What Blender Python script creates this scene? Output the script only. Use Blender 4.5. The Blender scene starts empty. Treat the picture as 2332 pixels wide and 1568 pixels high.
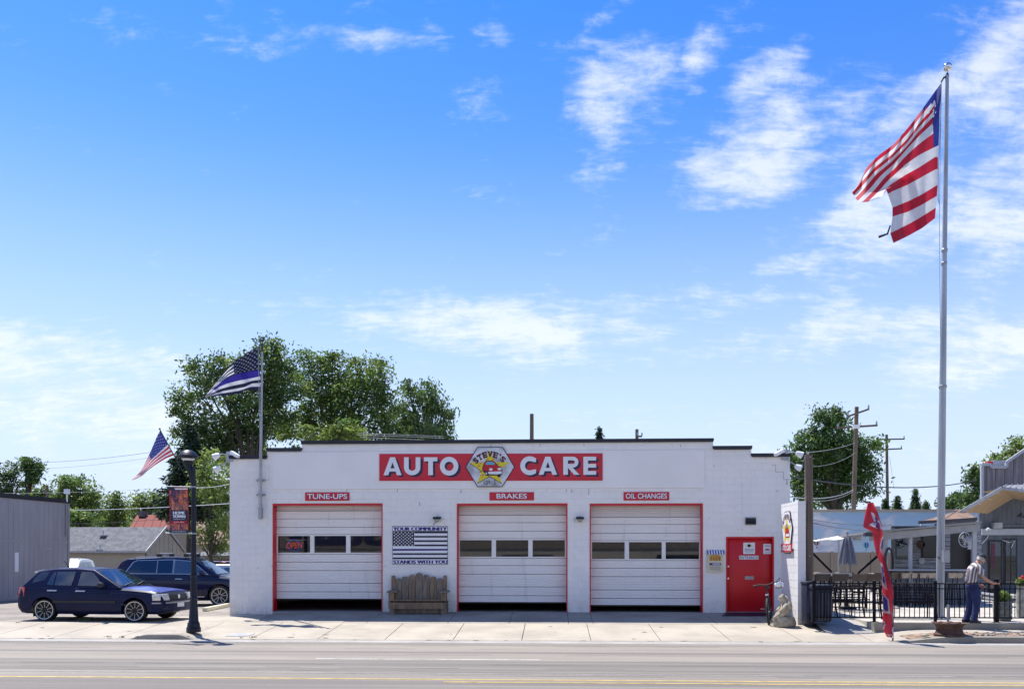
import bpy, bmesh, math, random
import numpy as np
from mathutils import Vector, Matrix
rnd = random.Random(7)
scene = bpy.context.scene
COL = scene.collection
# ---------------------------------------------------------------- camera
F, CX, HY, CH, TH = 2000.0, 1166.0, 1262.0, 1.7, 0.047
ct, st = math.cos(TH), math.sin(TH)
cam_d = bpy.data.cameras.new('camera')
cam_d.sensor_width = 36.0
cam_d.lens = F / 2332 * 36
cam_d.shift_y = (HY - 784) / 2332
cam_d.clip_end = 4000
cam = bpy.data.objects.new('camera', cam_d)
cam.location = (0, 0, CH)
cam.rotation_euler = (math.pi / 2, 0, TH)
COL.objects.link(cam)
scene.camera = cam

# where a line of sight of the surveyed photograph meets a plane of the place
def ray(x, y):
    u = (x - CX) / F
    return Vector((u * ct - st, ct + u * st, (HY - y) / F))
def W(x, y, Y):
    r = ray(x, y); t = Y / r.y
    return Vector((r.x * t, Y, CH + r.z * t))
def T(x, y, t):
    r = ray(x, y)
    return Vector((r.x * t, r.y * t, CH + r.z * t))
def G(x, y, z=0.0):
    r = ray(x, y); t = (z - CH) / r.z
    return Vector((r.x * t, r.y * t, z))
def WX(x, Y): return W(x, HY, Y).x
def WZ(x, y, Y): return W(x, y, Y).z
def rect(x0, x1, y0, y1, Y):          # -> X0, X1, Z0 (low), Z1 (high)
    m = (x0 + x1) / 2
    return WX(x0, Y), WX(x1, Y), WZ(m, y1, Y), WZ(m, y0, Y)

# ---------------------------------------------------------------- light
SUN = Vector((-0.34, 0.38, 1.0)).normalized()      # towards the sun: behind the garage, high
sun_d = bpy.data.lights.new('sun', 'SUN')
sun_d.energy = 4.2
sun_d.angle = math.radians(0.5)
sun_d.color = (1.0, 0.95, 0.87)
sun_o = bpy.data.objects.new('sun', sun_d)
sun_o.rotation_euler = SUN.to_track_quat('Z', 'Y').to_euler()
sun_o.location = (0, 0, 40)
COL.objects.link(sun_o)
scene.view_settings.view_transform = 'Standard'
scene.view_settings.look = 'None'
scene.view_settings.gamma = 1
scene.view_settings.use_curve_mapping = False
scene.view_settings.exposure = 0.98
scene.cycles.max_bounces = 8
scene.cycles.transparent_max_bounces = 24
scene.cycles.use_denoising = True

class NT:
    """small helper to write node trees"""
    def __init__(s, tree): s.t = tree; s.n = tree.nodes; s.l = tree.links
    def node(s, typ, **kw):
        n = s.n.new(typ)
        for k, v in kw.items(): setattr(n, k, v)
        return n
    def put(s, sock, v):
        if isinstance(v, bpy.types.NodeSocket): s.l.new(v, sock)
        elif v is not None: sock.default_value = v
    def math(s, op, a, b=None, c=None, clamp=False):
        n = s.node('ShaderNodeMath', operation=op, use_clamp=clamp)
        s.put(n.inputs[0], a); s.put(n.inputs[1], b)
        if c is not None: s.put(n.inputs[2], c)
        return n.outputs[0]
    def vmath(s, op, a, b=None, out=0):
        n = s.node('ShaderNodeVectorMath', operation=op)
        s.put(n.inputs[0], a)
        if b is not None: s.put(n.inputs[1], b)
        return n.outputs[out]
    def rng(s, v, a, b, c=0.0, d=1.0, smooth=True):
        n = s.node('ShaderNodeMapRange', interpolation_type='SMOOTHSTEP' if smooth else 'LINEAR')
        s.put(n.inputs[0], v)
        for i, q in enumerate((a, b, c, d)): s.put(n.inputs[i + 1], q)
        return n.outputs[0]
    def noise(s, vec, scale, detail=4, rough=0.55, dist=0.0):
        n = s.node('ShaderNodeTexNoise')
        s.put(n.inputs['Vector'], vec); n.inputs['Scale'].default_value = scale
        n.inputs['Detail'].default_value = detail; n.inputs['Roughness'].default_value = rough
        n.inputs['Distortion'].default_value = dist
        return n.outputs[0]
    def mix(s, f, a, b, mode='MIX'):
        n = s.node('ShaderNodeMix', data_type='RGBA', blend_type=mode)
        s.put(n.inputs[0], f)
        s.put(n.inputs[6], a if isinstance(a, bpy.types.NodeSocket) else (*a[:3], 1))
        s.put(n.inputs[7], b if isinstance(b, bpy.types.NodeSocket) else (*b[:3], 1))
        return n.outputs[2]
    def scale(s, v, xyz):
        n = s.node('ShaderNodeVectorMath', operation='MULTIPLY')
        s.put(n.inputs[0], v); n.inputs[1].default_value = xyz
        return n.outputs[0]

world = bpy.data.worlds.new('World')
scene.world = world
world.use_nodes = True
w = NT(world.node_tree)
for n in list(w.n): w.n.remove(n)
sky = w.node('ShaderNodeTexSky', sky_type='NISHITA', sun_disc=False)
sky.sun_elevation = math.asin(SUN.z)
sky.sun_rotation = math.atan2(SUN.x, SUN.y)
sky.air_density = 1.0; sky.dust_density = 0.35; sky.ozone_density = 2.2
tc = w.node('ShaderNodeTexCoord').outputs['Generated']
sx = w.node('ShaderNodeSeparateXYZ'); w.put(sx.inputs[0], tc)
zup = w.math('MAXIMUM', sx.outputs[2], 0.0)
# deep clear blue overhead, pale towards the horizon all the way round
low = w.mix(w.rng(zup, 0.0, 0.16), (0.74, 0.86, 1.30), (0.95, 1.04, 1.16))
tint = w.mix(w.rng(zup, 0.05, 0.58, smooth=False), low, (0.20, 0.66, 1.34))
base = w.mix(1.0, sky.outputs[0], tint, 'MULTIPLY')
den = w.math('ADD', zup, 0.30)
pl = w.node('ShaderNodeCombineXYZ')
w.put(pl.inputs[0], w.math('DIVIDE', sx.outputs[0], den)); w.put(pl.inputs[1], w.math('DIVIDE', sx.outputs[1], den))
plane = pl.outputs[0]
rot = w.node('ShaderNodeMapping'); w.put(rot.inputs[0], plane)
rot.inputs['Rotation'].default_value = (0, 0, math.radians(-38)); rot.inputs['Scale'].default_value = (1.0, 2.6, 1.0)
streak = w.noise(rot.outputs[0], 2.6, 7, 0.62, 0.35)
puff = w.noise(tc, 15.0, 8, 0.62, 0.25)
fine = w.noise(rot.outputs[0], 15.0, 8, 0.65, 0.4)
cov = None
def bank(x, y, rx, ry, amt, tilt=0.0):
    """a bank of cloud standing in one direction of the sky"""
    global cov
    d = ray(x, y); k = 1 / d.length; d.normalize()
    e1 = Vector((d.y, -d.x, 0)).normalized(); e2 = e1.cross(d)
    a, b = math.cos(tilt), math.sin(tilt)
    f1 = (e1 * a + e2 * b) * (F / (rx * k)); f2 = (e2 * a - e1 * b) * (F / (ry * k))
    q = w.vmath('SUBTRACT', tc, tuple(d))
    u = w.vmath('DOT_PRODUCT', q, tuple(f1), 1); v = w.vmath('DOT_PRODUCT', q, tuple(f2), 1)
    r = w.math('SQRT', w.math('ADD', w.math('MULTIPLY', u, u), w.math('MULTIPLY', v, v)))
    m = w.rng(r, 1.35, 0.0, 0.0, amt)
    cov = m if cov is None else w.math('MAXIMUM', cov, m)
bank(1440, 190, 190, 130, 0.62, 0.5)
bank(1590, 110, 110, 60, 0.50, 0.9)
bank(1740, 170, 120, 60, 0.55, 0.4)
bank(1740, 400, 270, 95, 0.66, 0.15)
bank(1830, 600, 130, 38, 0.52, 0.0)
bank(2060, 420, 330, 170, 0.56, 0.4)
bank(1760, 330, 300, 130, 0.56, 0.35)
bank(200, 900, 480, 130, 0.50, 0.0)
bank(1900, 760, 520, 60, 0.46, 0.05)
bank(2260, 430, 190, 260, 0.60, 0.6)
bank(2220, 150, 330, 130, 0.50, 0.6)
bank(2330, 770, 330, 100, 0.62, 0.3)
bank(2000, 580, 300, 80, 0.40, 0.1)
bank(1180, 745, 520, 95, 0.60, -0.05)
bank(1500, 700, 460, 60, 0.44, 0.0)
bank(150, 800, 480, 95, 0.46, -0.1)
bank(850, 90, 340, 50, 0.27, 0.1)
bank(2080, 250, 240, 90, 0.46, 0.7)
bank(2290, 300, 160, 260, 0.56, 0.6)
bank(1070, 220, 110, 70, 0.36, 0.5)
bank(1400, 20, 100, 40, 0.36, 0.5)
# broken cloud added behind the camera, unseen, to whiten and brighten the garage front
fill_cloud = w.math('MULTIPLY', w.rng(sx.outputs[1], 0.25, -0.25, 0.0, 0.50), w.rng(w.noise(tc, 1.7, 3, .5), .38, .60))
cov = w.math('MAXIMUM', cov, fill_cloud)
milk = w.rng(zup, 0.02, 0.46, 0.88, 0.0)
cov = w.math('ADD', cov, w.rng(zup, 0.0, 0.22, 0.22, 0.0, smooth=False))
tex = w.math('ADD', w.math('MULTIPLY', streak, 0.36), w.math('ADD', w.math('MULTIPLY', puff, 0.38), w.math('MULTIPLY', fine, 0.32)))
dens = w.rng(w.math('ADD', w.math('MULTIPLY', tex, 3.0), cov), 1.72, 2.44)
lit = w.mix(w.rng(tex, 0.40, 0.62), (4.6, 5.2, 6.4), (6.0, 6.3, 6.9))
pale = w.mix(milk, base, (4.5, 5.2, 6.5))
skyc = w.mix(w.math('MULTIPLY', dens, 0.76), pale, lit)
bg = w.node('ShaderNodeBackground'); w.put(bg.inputs[0], skyc); bg.inputs[1].default_value = 0.085
wo = w.node('ShaderNodeOutputWorld'); w.l.new(bg.outputs[0], wo.inputs[0])

# ---------------------------------------------------------------- materials
def lin(c):
    if isinstance(c, str):
        c = [int(c[i:i + 2], 16) / 255 for i in (0, 2, 4)]
        return tuple(v / 12.92 if v <= .04045 else ((v + .055) / 1.055) ** 2.4 for v in c)
    return tuple(c)
MATS = {}
def mat(name, col, rough=0.6, metal=0.0, var=0.12, scale=3.0, grain=0.0, gscale=60.0, bump=0.0, bscale=40.0,
        spec=0.5, stretch=(1, 1, 1), col2=None, coat=0.0, emit=None, trans=0.0):
    m = bpy.data.materials.new(name); m.use_nodes = True; MATS[name] = m
    t = NT(m.node_tree); p = t.n['Principled BSDF']
    c = lin(col)
    pos = t.scale(t.node('ShaderNodeNewGeometry').outputs['Position'], stretch)
    out = (*c, 1)
    if var > 0:
        n = t.noise(pos, scale, 5, 0.6)
        hi = tuple(min(1, v * (1 + var)) for v in c); lo = tuple(v * (1 - var) for v in c)
        if col2: hi = lin(col2)
        out = t.mix(t.rng(n, 0.32, 0.68), lo, hi)
    if grain > 0:
        g = t.noise(pos, gscale, 2, 0.7)
        k = t.rng(g, 0.25, 0.75, 1 - grain, 1 + grain, smooth=False)
        cc = t.node('ShaderNodeCombineColor')
        for i in range(3): t.put(cc.inputs[i], k)
        out = t.mix(1.0, out if not isinstance(out, tuple) else out[:3], cc.outputs[0], 'MULTIPLY')
    t.put(p.inputs['Base Color'], out)
    p.inputs['Roughness'].default_value = rough
    p.inputs['Metallic'].default_value = metal
    p.inputs['Specular IOR Level'].default_value = spec
    p.inputs['Coat Weight'].default_value = coat
    p.inputs['Coat Roughness'].default_value = 0.04
    if emit:
        p.inputs['Emission Color'].default_value = (*lin(emit[0]), 1); p.inputs['Emission Strength'].default_value = emit[1]
    if bump > 0:
        b = t.node('ShaderNodeBump'); b.inputs['Strength'].default_value = bump; b.inputs['Distance'].default_value = 0.01
        t.put(b.inputs['Height'], t.noise(pos, bscale, 4, 0.6)); t.l.new(b.outputs[0], p.inputs['Normal'])
    if trans > 0:
        tr = t.node('ShaderNodeBsdfTranslucent'); t.put(tr.inputs[0], out)
        mx = t.node('ShaderNodeMixShader'); mx.inputs[0].default_value = trans
        t.l.new(p.outputs[0], mx.inputs[1]); t.l.new(tr.outputs[0], mx.inputs[2])
        t.l.new(mx.outputs[0], t.n['Material Output'].inputs[0])
    return m
def glass(name, tint, opac, rough=0.02, refl=0.08):
    """window glass: a tinted film that lets part of the light through and mirrors the rest"""
    m = bpy.data.materials.new(name); m.use_nodes = True; MATS[name] = m
    t = NT(m.node_tree); t.n.remove(t.n['Principled BSDF'])
    d = t.node('ShaderNodeBsdfDiffuse'); d.inputs[0].default_value = (*lin(tint), 1)
    tr = t.node('ShaderNodeBsdfTransparent'); tr.inputs[0].default_value = (.72, .76, .78, 1)
    a = t.node('ShaderNodeMixShader'); a.inputs[0].default_value = opac
    t.l.new(tr.outputs[0], a.inputs[1]); t.l.new(d.outputs[0], a.inputs[2])
    g = t.node('ShaderNodeBsdfGlossy'); g.inputs['Roughness'].default_value = rough; g.inputs[0].default_value = (.9, .93, 1, 1)
    lw = t.node('ShaderNodeLayerWeight'); lw.inputs[0].default_value = 0.35
    f = t.rng(lw.outputs['Fresnel'], 0.0, 1.0, refl, 0.95, smooth=False)
    b = t.node('ShaderNodeMixShader'); t.put(b.inputs[0], f)
    t.l.new(a.outputs[0], b.inputs[1]); t.l.new(g.outputs[0], b.inputs[2])
    t.l.new(b.outputs[0], t.n['Material Output'].inputs[0])
    return m

mat('board_white', (.81, .79, .77), .5, var=.03, scale=.8, bump=.05, bscale=30)
mat('joint_grey', (.34, .34, .35), .8, var=.1)
mat('red_paint', (.58, .010, .020), .38, var=.08, scale=1.5)
mat('door_red', (.56, .006, .012), .42, var=.07, scale=.9)
mat('sign_red', (.55, .014, .034), .45, var=.06, scale=1.0)
mat('sign_white', (.74, .76, .80), .5, var=.03)
mat('navy', (.014, .014, .05), .45, var=.15)
mat('cap_black', (.012, .013, .022), .5, var=.3, scale=2)
mat('black', (.012, .012, .014), .45, var=.2)
mat('dark_metal', (.018, .020, .026), .38, metal=.3, var=.2)
mat('fence_black', (.005, .005, .010), .6, var=.1, spec=.15)
mat('interior', (.10, .10, .10), .9, var=.2)
mat('concrete', (.345, .305, .245), .85, var=.13, scale=.9, grain=.10, gscale=45, bump=.3, bscale=60)
mat('concrete_old', (.275, .248, .205), .88, var=.16, scale=.8, grain=.12, gscale=45, bump=.3, bscale=60)
mat('concrete_grey', (.30, .285, .26), .88, var=.15, scale=1.2, grain=.10, gscale=50, bump=.3, bscale=60)
mat('paver', (.40, .365, .315), .85, var=.12, scale=1.0, grain=.08, gscale=30)
mat('dirt', (.22, .15, .105), .95, var=.35, scale=5, grain=.35, gscale=40, bump=.8, bscale=30)
mat('weed', (.10, .16, .035), .7, var=.3, scale=9, trans=.3)
mat('earth', (.16, .15, .09), .95, var=.3, scale=.3, grain=.2, gscale=8)
mat('crack', (.07, .06, .05), .95, var=.1)
mat('paint_white', (.74, .72, .68), .6, var=.14, scale=3, grain=.14, gscale=30)
mat('paint_yellow', (.50, .345, .075), .6, var=.25, scale=3, grain=.15, gscale=30)
mat('paint_faint', (.36, .35, .32), .7, var=.3, scale=2.5, grain=.35, gscale=18)
mat('paint_worn', (.26, .25, .235), .8, var=.2, scale=3, grain=.25, gscale=20)
mat('wood_grey', (.185, .145, .110), .8, var=.35, scale=3, stretch=(6, 6, .7), grain=.15, gscale=15, bump=.4, bscale=30)
mat('wood_brown', (.21, .145, .090), .8, var=.35, scale=3, stretch=(6, 6, .7), grain=.15, gscale=15, bump=.4, bscale=30)
mat('pole_wood', (.15, .115, .085), .85, var=.35, scale=2, stretch=(8, 8, .4), grain=.2, gscale=20, bump=.4, bscale=20)
mat('siding_grey', (.31, .30, .33), .7, var=.08, scale=.8, stretch=(3, 3, .5))
mat('siding_blue', (.10, .118, .145), .7, var=.15, scale=1.0, stretch=(4, 4, .6), grain=.1, gscale=8)
mat('old_board', (.20, .18, .19), .85, var=.35, scale=1.4, stretch=(5, 5, .4), grain=.2, gscale=9)
mat('white_trim', (.38, .40, .44), .5, var=.06)
mat('shingle_grey', (.115, .118, .13), .9, var=.25, scale=2.2, grain=.35, gscale=7)
mat('shingle_brown', (.20, .125, .085), .9, var=.25, scale=2.2, grain=.3, gscale=8)
mat('roof_red', (.17, .036, .024), .9, var=.12, scale=.5)
mat('wall_tan', (.36, .31, .24), .8, var=.1, scale=.5)
mat('fence_tan', (.24, .20, .155), .75, var=.06, scale=.6)
mat('soffit', (.38, .275, .165), .7, var=.08)
mat('metal_roof', (.24, .24, .24), .45, metal=.1, var=.06)
mat('gal_steel', (.36, .375, .40), .42, metal=.5, var=.14, scale=1.2, stretch=(2, 2, .6))
mat('steel_dull', (.34, .35, .37), .45, metal=.6, var=.15)
mat('chrome', (.75, .75, .76), .15, metal=1.0, var=0)
mat('bulb_white', (.78, .80, .82), .25, var=.05)
mat('lamp_black', (.007, .011, .024), .42, var=.2, coat=.1, spec=.3)
mat('flag_red', (.48, .018, .045), .75, var=.1, scale=4, trans=.38)
mat('flag_white', (.66, .67, .70), .75, var=.06, scale=4, trans=.38)
mat('flag_blue', (.030, .045, .26), .75, var=.1, scale=4, trans=.3)
mat('flag_black', (.014, .014, .050), .75, var=.1, scale=4, trans=.15)
mat('flag_thin_blue', (.035, .025, .26), .75, var=.1, scale=4, trans=.3)
mat('banner_red', (.50, .030, .050), .7, var=.12, scale=3, trans=.3)
mat('banner_blue', (.055, .045, .30), .7, var=.1, scale=3, trans=.3)
mat('print_dark', (.012, .010, .035), .5, var=.2)
mat('print_blue', (.040, .030, .19), .5, var=.05)
mat('print_maroon', (.10, .010, .02), .5, var=.1)
mat('print_yellow', (.72, .58, .02), .5, var=.08, scale=8)
mat('print_carred', (.45, .008, .015), .45, var=.1, scale=9)
mat('print_cyan', (.08, .40, .55), .4, var=.1)
mat('print_silver', (.50, .51, .55), .4, var=.35, scale=2.0)
mat('print_cream', (.62, .58, .42), .6, var=.06)
mat('print_grey', (.30, .30, .30), .6, var=.1)
mat('print_orange', (.55, .30, .06), .6, var=.2, scale=30)
mat('awning_blue', (.03, .06, .28), .6, var=.05)
mat('tyre', (.012, .012, .013), .75, var=.2)
mat('rim_black', (.006, .006, .008), .6, var=.1, spec=.3)
mat('rim_bright', (.50, .50, .52), .30, metal=.75, var=.05)
mat('car_navy', (.005, .008, .042), .40, metal=.0, var=.15, scale=2, coat=.10, spec=.14)
mat('car_hood', (.060, .085, .34), .36, metal=.3, var=.15, scale=2.5, coat=.5)
mat('suv_navy', (.004, .006, .034), .22, metal=.0, var=.1, coat=.35, spec=.3)
mat('car_white', (.62, .61, .58), .3, var=.05, coat=.6)
mat('car_red', (.22, .012, .018), .28, metal=.3, var=.05, coat=.8)
mat('car_silver', (.55, .57, .58), .28, metal=.4, var=.05, coat=.8)
mat('trim_black', (.010, .010, .012), .55, var=.1)
mat('tail_red', (.45, .02, .02), .2, var=.1, coat=.8)
mat('lamp_clear', (.62, .62, .58), .12, metal=.2, var=.25, scale=30, coat=1)
mat('plate_white', (.66, .68, .72), .4, var=.1, scale=30)
mat('seat_grey', (.16, .165, .18), .9, var=.2)
mat('stone', (.36, .315, .235), .9, var=.25, scale=9, grain=.2, gscale=70, bump=.8, bscale=45)
mat('rust', (.085, .045, .032), .8, metal=.2, var=.35, scale=12, bump=.4)
mat('bin_blue', (.007, .012, .034), .6, var=.2)
mat('bin_side', (.045, .055, .085), .45, var=.2)
mat('umbrella_grey', (.20, .215, .26), .85, var=.1, scale=3, trans=.25)
mat('umbrella_white', (.72, .73, .74), .8, var=.04, trans=.3)
mat('table_top', (.38, .30, .22), .45, var=.2, scale=2)
mat('chair_brown', (.075, .052, .04), .6, var=.2)
mat('stool_tan', (.30, .25, .20), .6, var=.2)
mat('whitewash', (.21, .22, .25), .8, var=.55, scale=3.5, stretch=(.5, 1, 6), grain=.2, gscale=14)
mat('screen', (.006, .006, .010), .12, var=0)
mat('planter', (.22, .225, .195), .8, var=.3, scale=8)
mat('skin', (.46, .235, .16), .5, var=.08, scale=20, spec=.35)
mat('jeans', (.010, .020, .085), .85, var=.3, scale=5)
mat('hair_grey', (.42, .40, .37), .8, var=.2, scale=30)
mat('cap_dark', (.020, .022, .034), .8, var=.2)
mat('shoe', (.010, .011, .020), .6, var=.2)
mat('belt', (.04, .02, .012), .5, var=.1)
mat('neon_red', (.6, .02, .02), .4, var=0, emit=('FF2A1C', 1.5))
mat('neon_blue', (.05, .05, .5), .4, var=0, emit=('2A38FF', 1.2))
mat('neon_dim', (.09, .012, .035), .5, var=.5, scale=9)
mat('bark', (.075, .060, .045), .9, var=.3, scale=3, stretch=(4, 4, 1), bump=.6, bscale=12)
mat('leaf_mid', (.100, .172, .040), .6, var=.35, scale=.9, trans=.5)
mat('leaf_light', (.215, .285, .065), .55, var=.25, scale=.9, trans=.45)
mat('leaf_dark', (.055, .110, .035), .6, var=.3, scale=.9, trans=.25)
mat('leaf_willow', (.12, .18, .065), .55, var=.3, scale=.9, trans=.40)
mat('needle', (.016, .036, .020), .7, var=.3, scale=1.2, trans=.15)
mat('wire_pale', (.45, .46, .47), .5, var=0)
mat('wire_dark', (.04, .04, .05), .6, var=0)
mat('flower_red', (.55, .02, .03), .6, var=.2, scale=30)
glass('pane_dark', (.008, .010, .014), .40, refl=.085)
glass('car_glass', (.010, .013, .020), .42, refl=.09)
glass('car_tint', (.004, .005, .012), .90, refl=.07)
glass('shop_glass', (.008, .012, .020), .88, refl=.045)

def special(name, build, rough=.85):
    m = bpy.data.materials.new(name); m.use_nodes = True; MATS[name] = m
    t = NT(m.node_tree); p = t.n['Principled BSDF']; p.inputs['Roughness'].default_value = rough
    pos = t.node('ShaderNodeNewGeometry').outputs['Position']
    build(t, p, pos)
def _asphalt(t, p, pos):
    big = t.noise(t.scale(pos, (.12, .8, 1)), 1.0, 5, .6)
    lane = t.noise(t.scale(pos, (.01, 1.35, 1)), 1.0, 3, .6)
    grain = t.noise(pos, 95, 2, .8)
    speck = t.noise(pos, 42, 3, .8)
    c = t.mix(t.rng(big, .3, .7), (.185, .162, .134), (.250, .220, .182))
    c = t.mix(t.rng(lane, .48, .62, 0, .70), c, (.105, .095, .084))
    seam = t.noise(t.scale(pos, (.35, 22, 1)), 1.0, 3, .6)
    c = t.mix(t.rng(seam, .60, .72, 0, .55), c, (.075, .072, .072))
    k = t.math('ADD', t.rng(grain, .25, .75, .72, 1.28, smooth=False), t.rng(speck, .3, .7, -.14, .14, smooth=False))
    cc = t.node('ShaderNodeCombineColor')
    for i in range(3): t.put(cc.inputs[i], k)
    c = t.mix(1.0, c, cc.outputs[0], 'MULTIPLY')
    # pale scuffs and old tar drips
    sp = t.noise(t.scale(pos, (1.2, 6, 1)), 1.3, 4, .7)
    c = t.mix(t.rng(sp, .70, .78, 0, .5), c, (.36, .34, .31))
    t.put(p.inputs['Base Color'], c)
    b = t.node('ShaderNodeBump'); b.inputs['Strength'].default_value = .5; b.inputs['Distance'].default_value = .008
    t.put(b.inputs['Height'], grain); t.l.new(b.outputs[0], p.inputs['Normal'])
special('asphalt', _asphalt)
def _wall(t, p, pos):
    n = t.noise(pos, 1.1, 5, .6)
    c = t.mix(t.rng(n, .3, .7), (.765, .748, .730), (.83, .812, .79))
    patch = t.noise(pos, .55, 3, .5)                        # areas repainted with a slightly other white
    c = t.mix(t.rng(patch, .55, .57, 0, .35), c, (.70, .705, .715))
    drip = t.noise(t.scale(pos, (9, 9, .45)), 1.0, 4, .65)
    c = t.mix(t.rng(drip, .60, .78, 0, .40), c, (.50, .48, .45))
    spot = t.noise(pos, 13, 3, .7)
    c = t.mix(t.rng(spot, .72, .80, 0, .5), c, (.42, .38, .34))
    g = t.node('ShaderNodeSeparateXYZ'); t.put(g.inputs[0], pos)
    splash = t.math('MULTIPLY', t.rng(g.outputs[2], .55, -.1), t.rng(t.noise(pos, 3.5, 5, .7), .35, .65))   # mud thrown up by rain
    c = t.mix(t.math('MULTIPLY', splash, .5), c, (.40, .36, .31))
    t.put(p.inputs['Base Color'], c)
    b = t.node('ShaderNodeBump'); b.inputs['Strength'].default_value = .22; b.inputs['Distance'].default_value = .01
    t.put(b.inputs['Height'], t.noise(pos, 60, 4, .7)); t.l.new(b.outputs[0], p.inputs['Normal'])
special('wall_white', _wall, .55)
def _door(base):
    def f(t, p, pos):
        n = t.noise(t.scale(pos, (.8, 1, 1)), 1.3, 4, .6)
        c = t.mix(t.rng(n, .3, .7), tuple(v * .95 for v in base), base)
        st = t.noise(t.scale(pos, (5, 5, .5)), 1.0, 5, .7)
        c = t.mix(t.rng(st, .56, .74, 0, .45), c, (.46, .45, .43))
        sm_ = t.noise(t.scale(pos, (1, 1, 2.5)), 3.1, 5, .75)
        c = t.mix(t.rng(sm_, .62, .74, 0, .35), c, (.38, .37, .36))
        t.put(p.inputs['Base Color'], c)
        b = t.node('ShaderNodeBump'); b.inputs['Strength'].default_value = .35; b.inputs['Distance'].default_value = .02
        t.put(b.inputs['Height'], t.noise(t.scale(pos, (1, 1, .4)), 3.0, 3, .5)); t.l.new(b.outputs[0], p.inputs['Normal'])
    return f
special('door_metal', _door((.80, .785, .765)), .4)
special('door_metal_old', _door((.64, .64, .635)), .45)
def _lot(t, p, pos):
    big = t.noise(pos, .6, 5, .65)
    grain = t.noise(pos, 38, 3, .85)
    ston = t.noise(t.scale(pos, (1, .45, 1)), 11, 4, .75)
    c = t.mix(t.rng(big, .3, .7), (.155, .135, .115), (.27, .235, .20))
    c = t.mix(t.rng(ston, .54, .66, 0, .6), c, (.07, .062, .055))
    c = t.mix(t.rng(grain, .58, .70, 0, .7), c, (.42, .37, .32))
    t.put(p.inputs['Base Color'], c)
    b = t.node('ShaderNodeBump'); b.inputs['Strength'].default_value = .8; b.inputs['Distance'].default_value = .015
    t.put(b.inputs['Height'], ston); t.l.new(b.outputs[0], p.inputs['Normal'])
special('lot', _lot)
def _mural(t, p, pos):
    q = t.scale(pos, (1, 0, 1.9))
    n = t.noise(q, .32, 6, .6, .3)
    s = t.node('ShaderNodeSeparateXYZ'); t.put(s.inputs[0], pos)
    blue = t.mix(t.rng(s.outputs[2], 1.7, 4.2), (.42, .56, .66), (.30, .45, .62))
    cl = t.mix(t.rng(t.noise(q, 1.2, 4, .6), .35, .65), (.42, .46, .56), (.66, .67, .70))
    c = t.mix(t.rng(n, .50, .57), blue, cl)
    t.put(p.inputs['Base Color'], c)
special('mural', _mural)
def _shirt(t, p, pos):
    q = t.node('ShaderNodeTexCoord').outputs['Object']
    s = t.node('ShaderNodeSeparateXYZ'); t.put(s.inputs[0], q)
    wob = t.math('MULTIPLY', t.noise(q, 5, 2, .5), .012)
    a = t.math('ADD', t.math('SUBTRACT', s.outputs[0], t.math('MULTIPLY', s.outputs[2], .16)), wob)
    f = t.math('FRACT', t.math('MULTIPLY', a, 13.5))
    g = t.math('FRACT', t.math('MULTIPLY', a, 27.0))
    c = t.mix(t.math('GREATER_THAN', f, .52), (.60, .58, .55), (.16, .12, .13))
    c = t.mix(t.math('GREATER_THAN', g, .86), c, (.05, .045, .06))
    t.put(p.inputs['Base Color'], c)
special('shirt', _shirt)
def _firework(t, p, pos):
    s = t.node('ShaderNodeSeparateXYZ'); t.put(s.inputs[0], pos)
    n = t.noise(t.scale(pos, (7, 7, 3)), 1.0, 5, .7, 1.2)
    c = t.mix(t.rng(n, .38, .66), (.03, .025, .11), (.90, .24, .05))
    c = t.mix(t.rng(n, .66, .80), c, (.85, .5, .35))
    t.put(p.inputs['Base Color'], c)
special('firework_print', _firework, .6)

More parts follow.
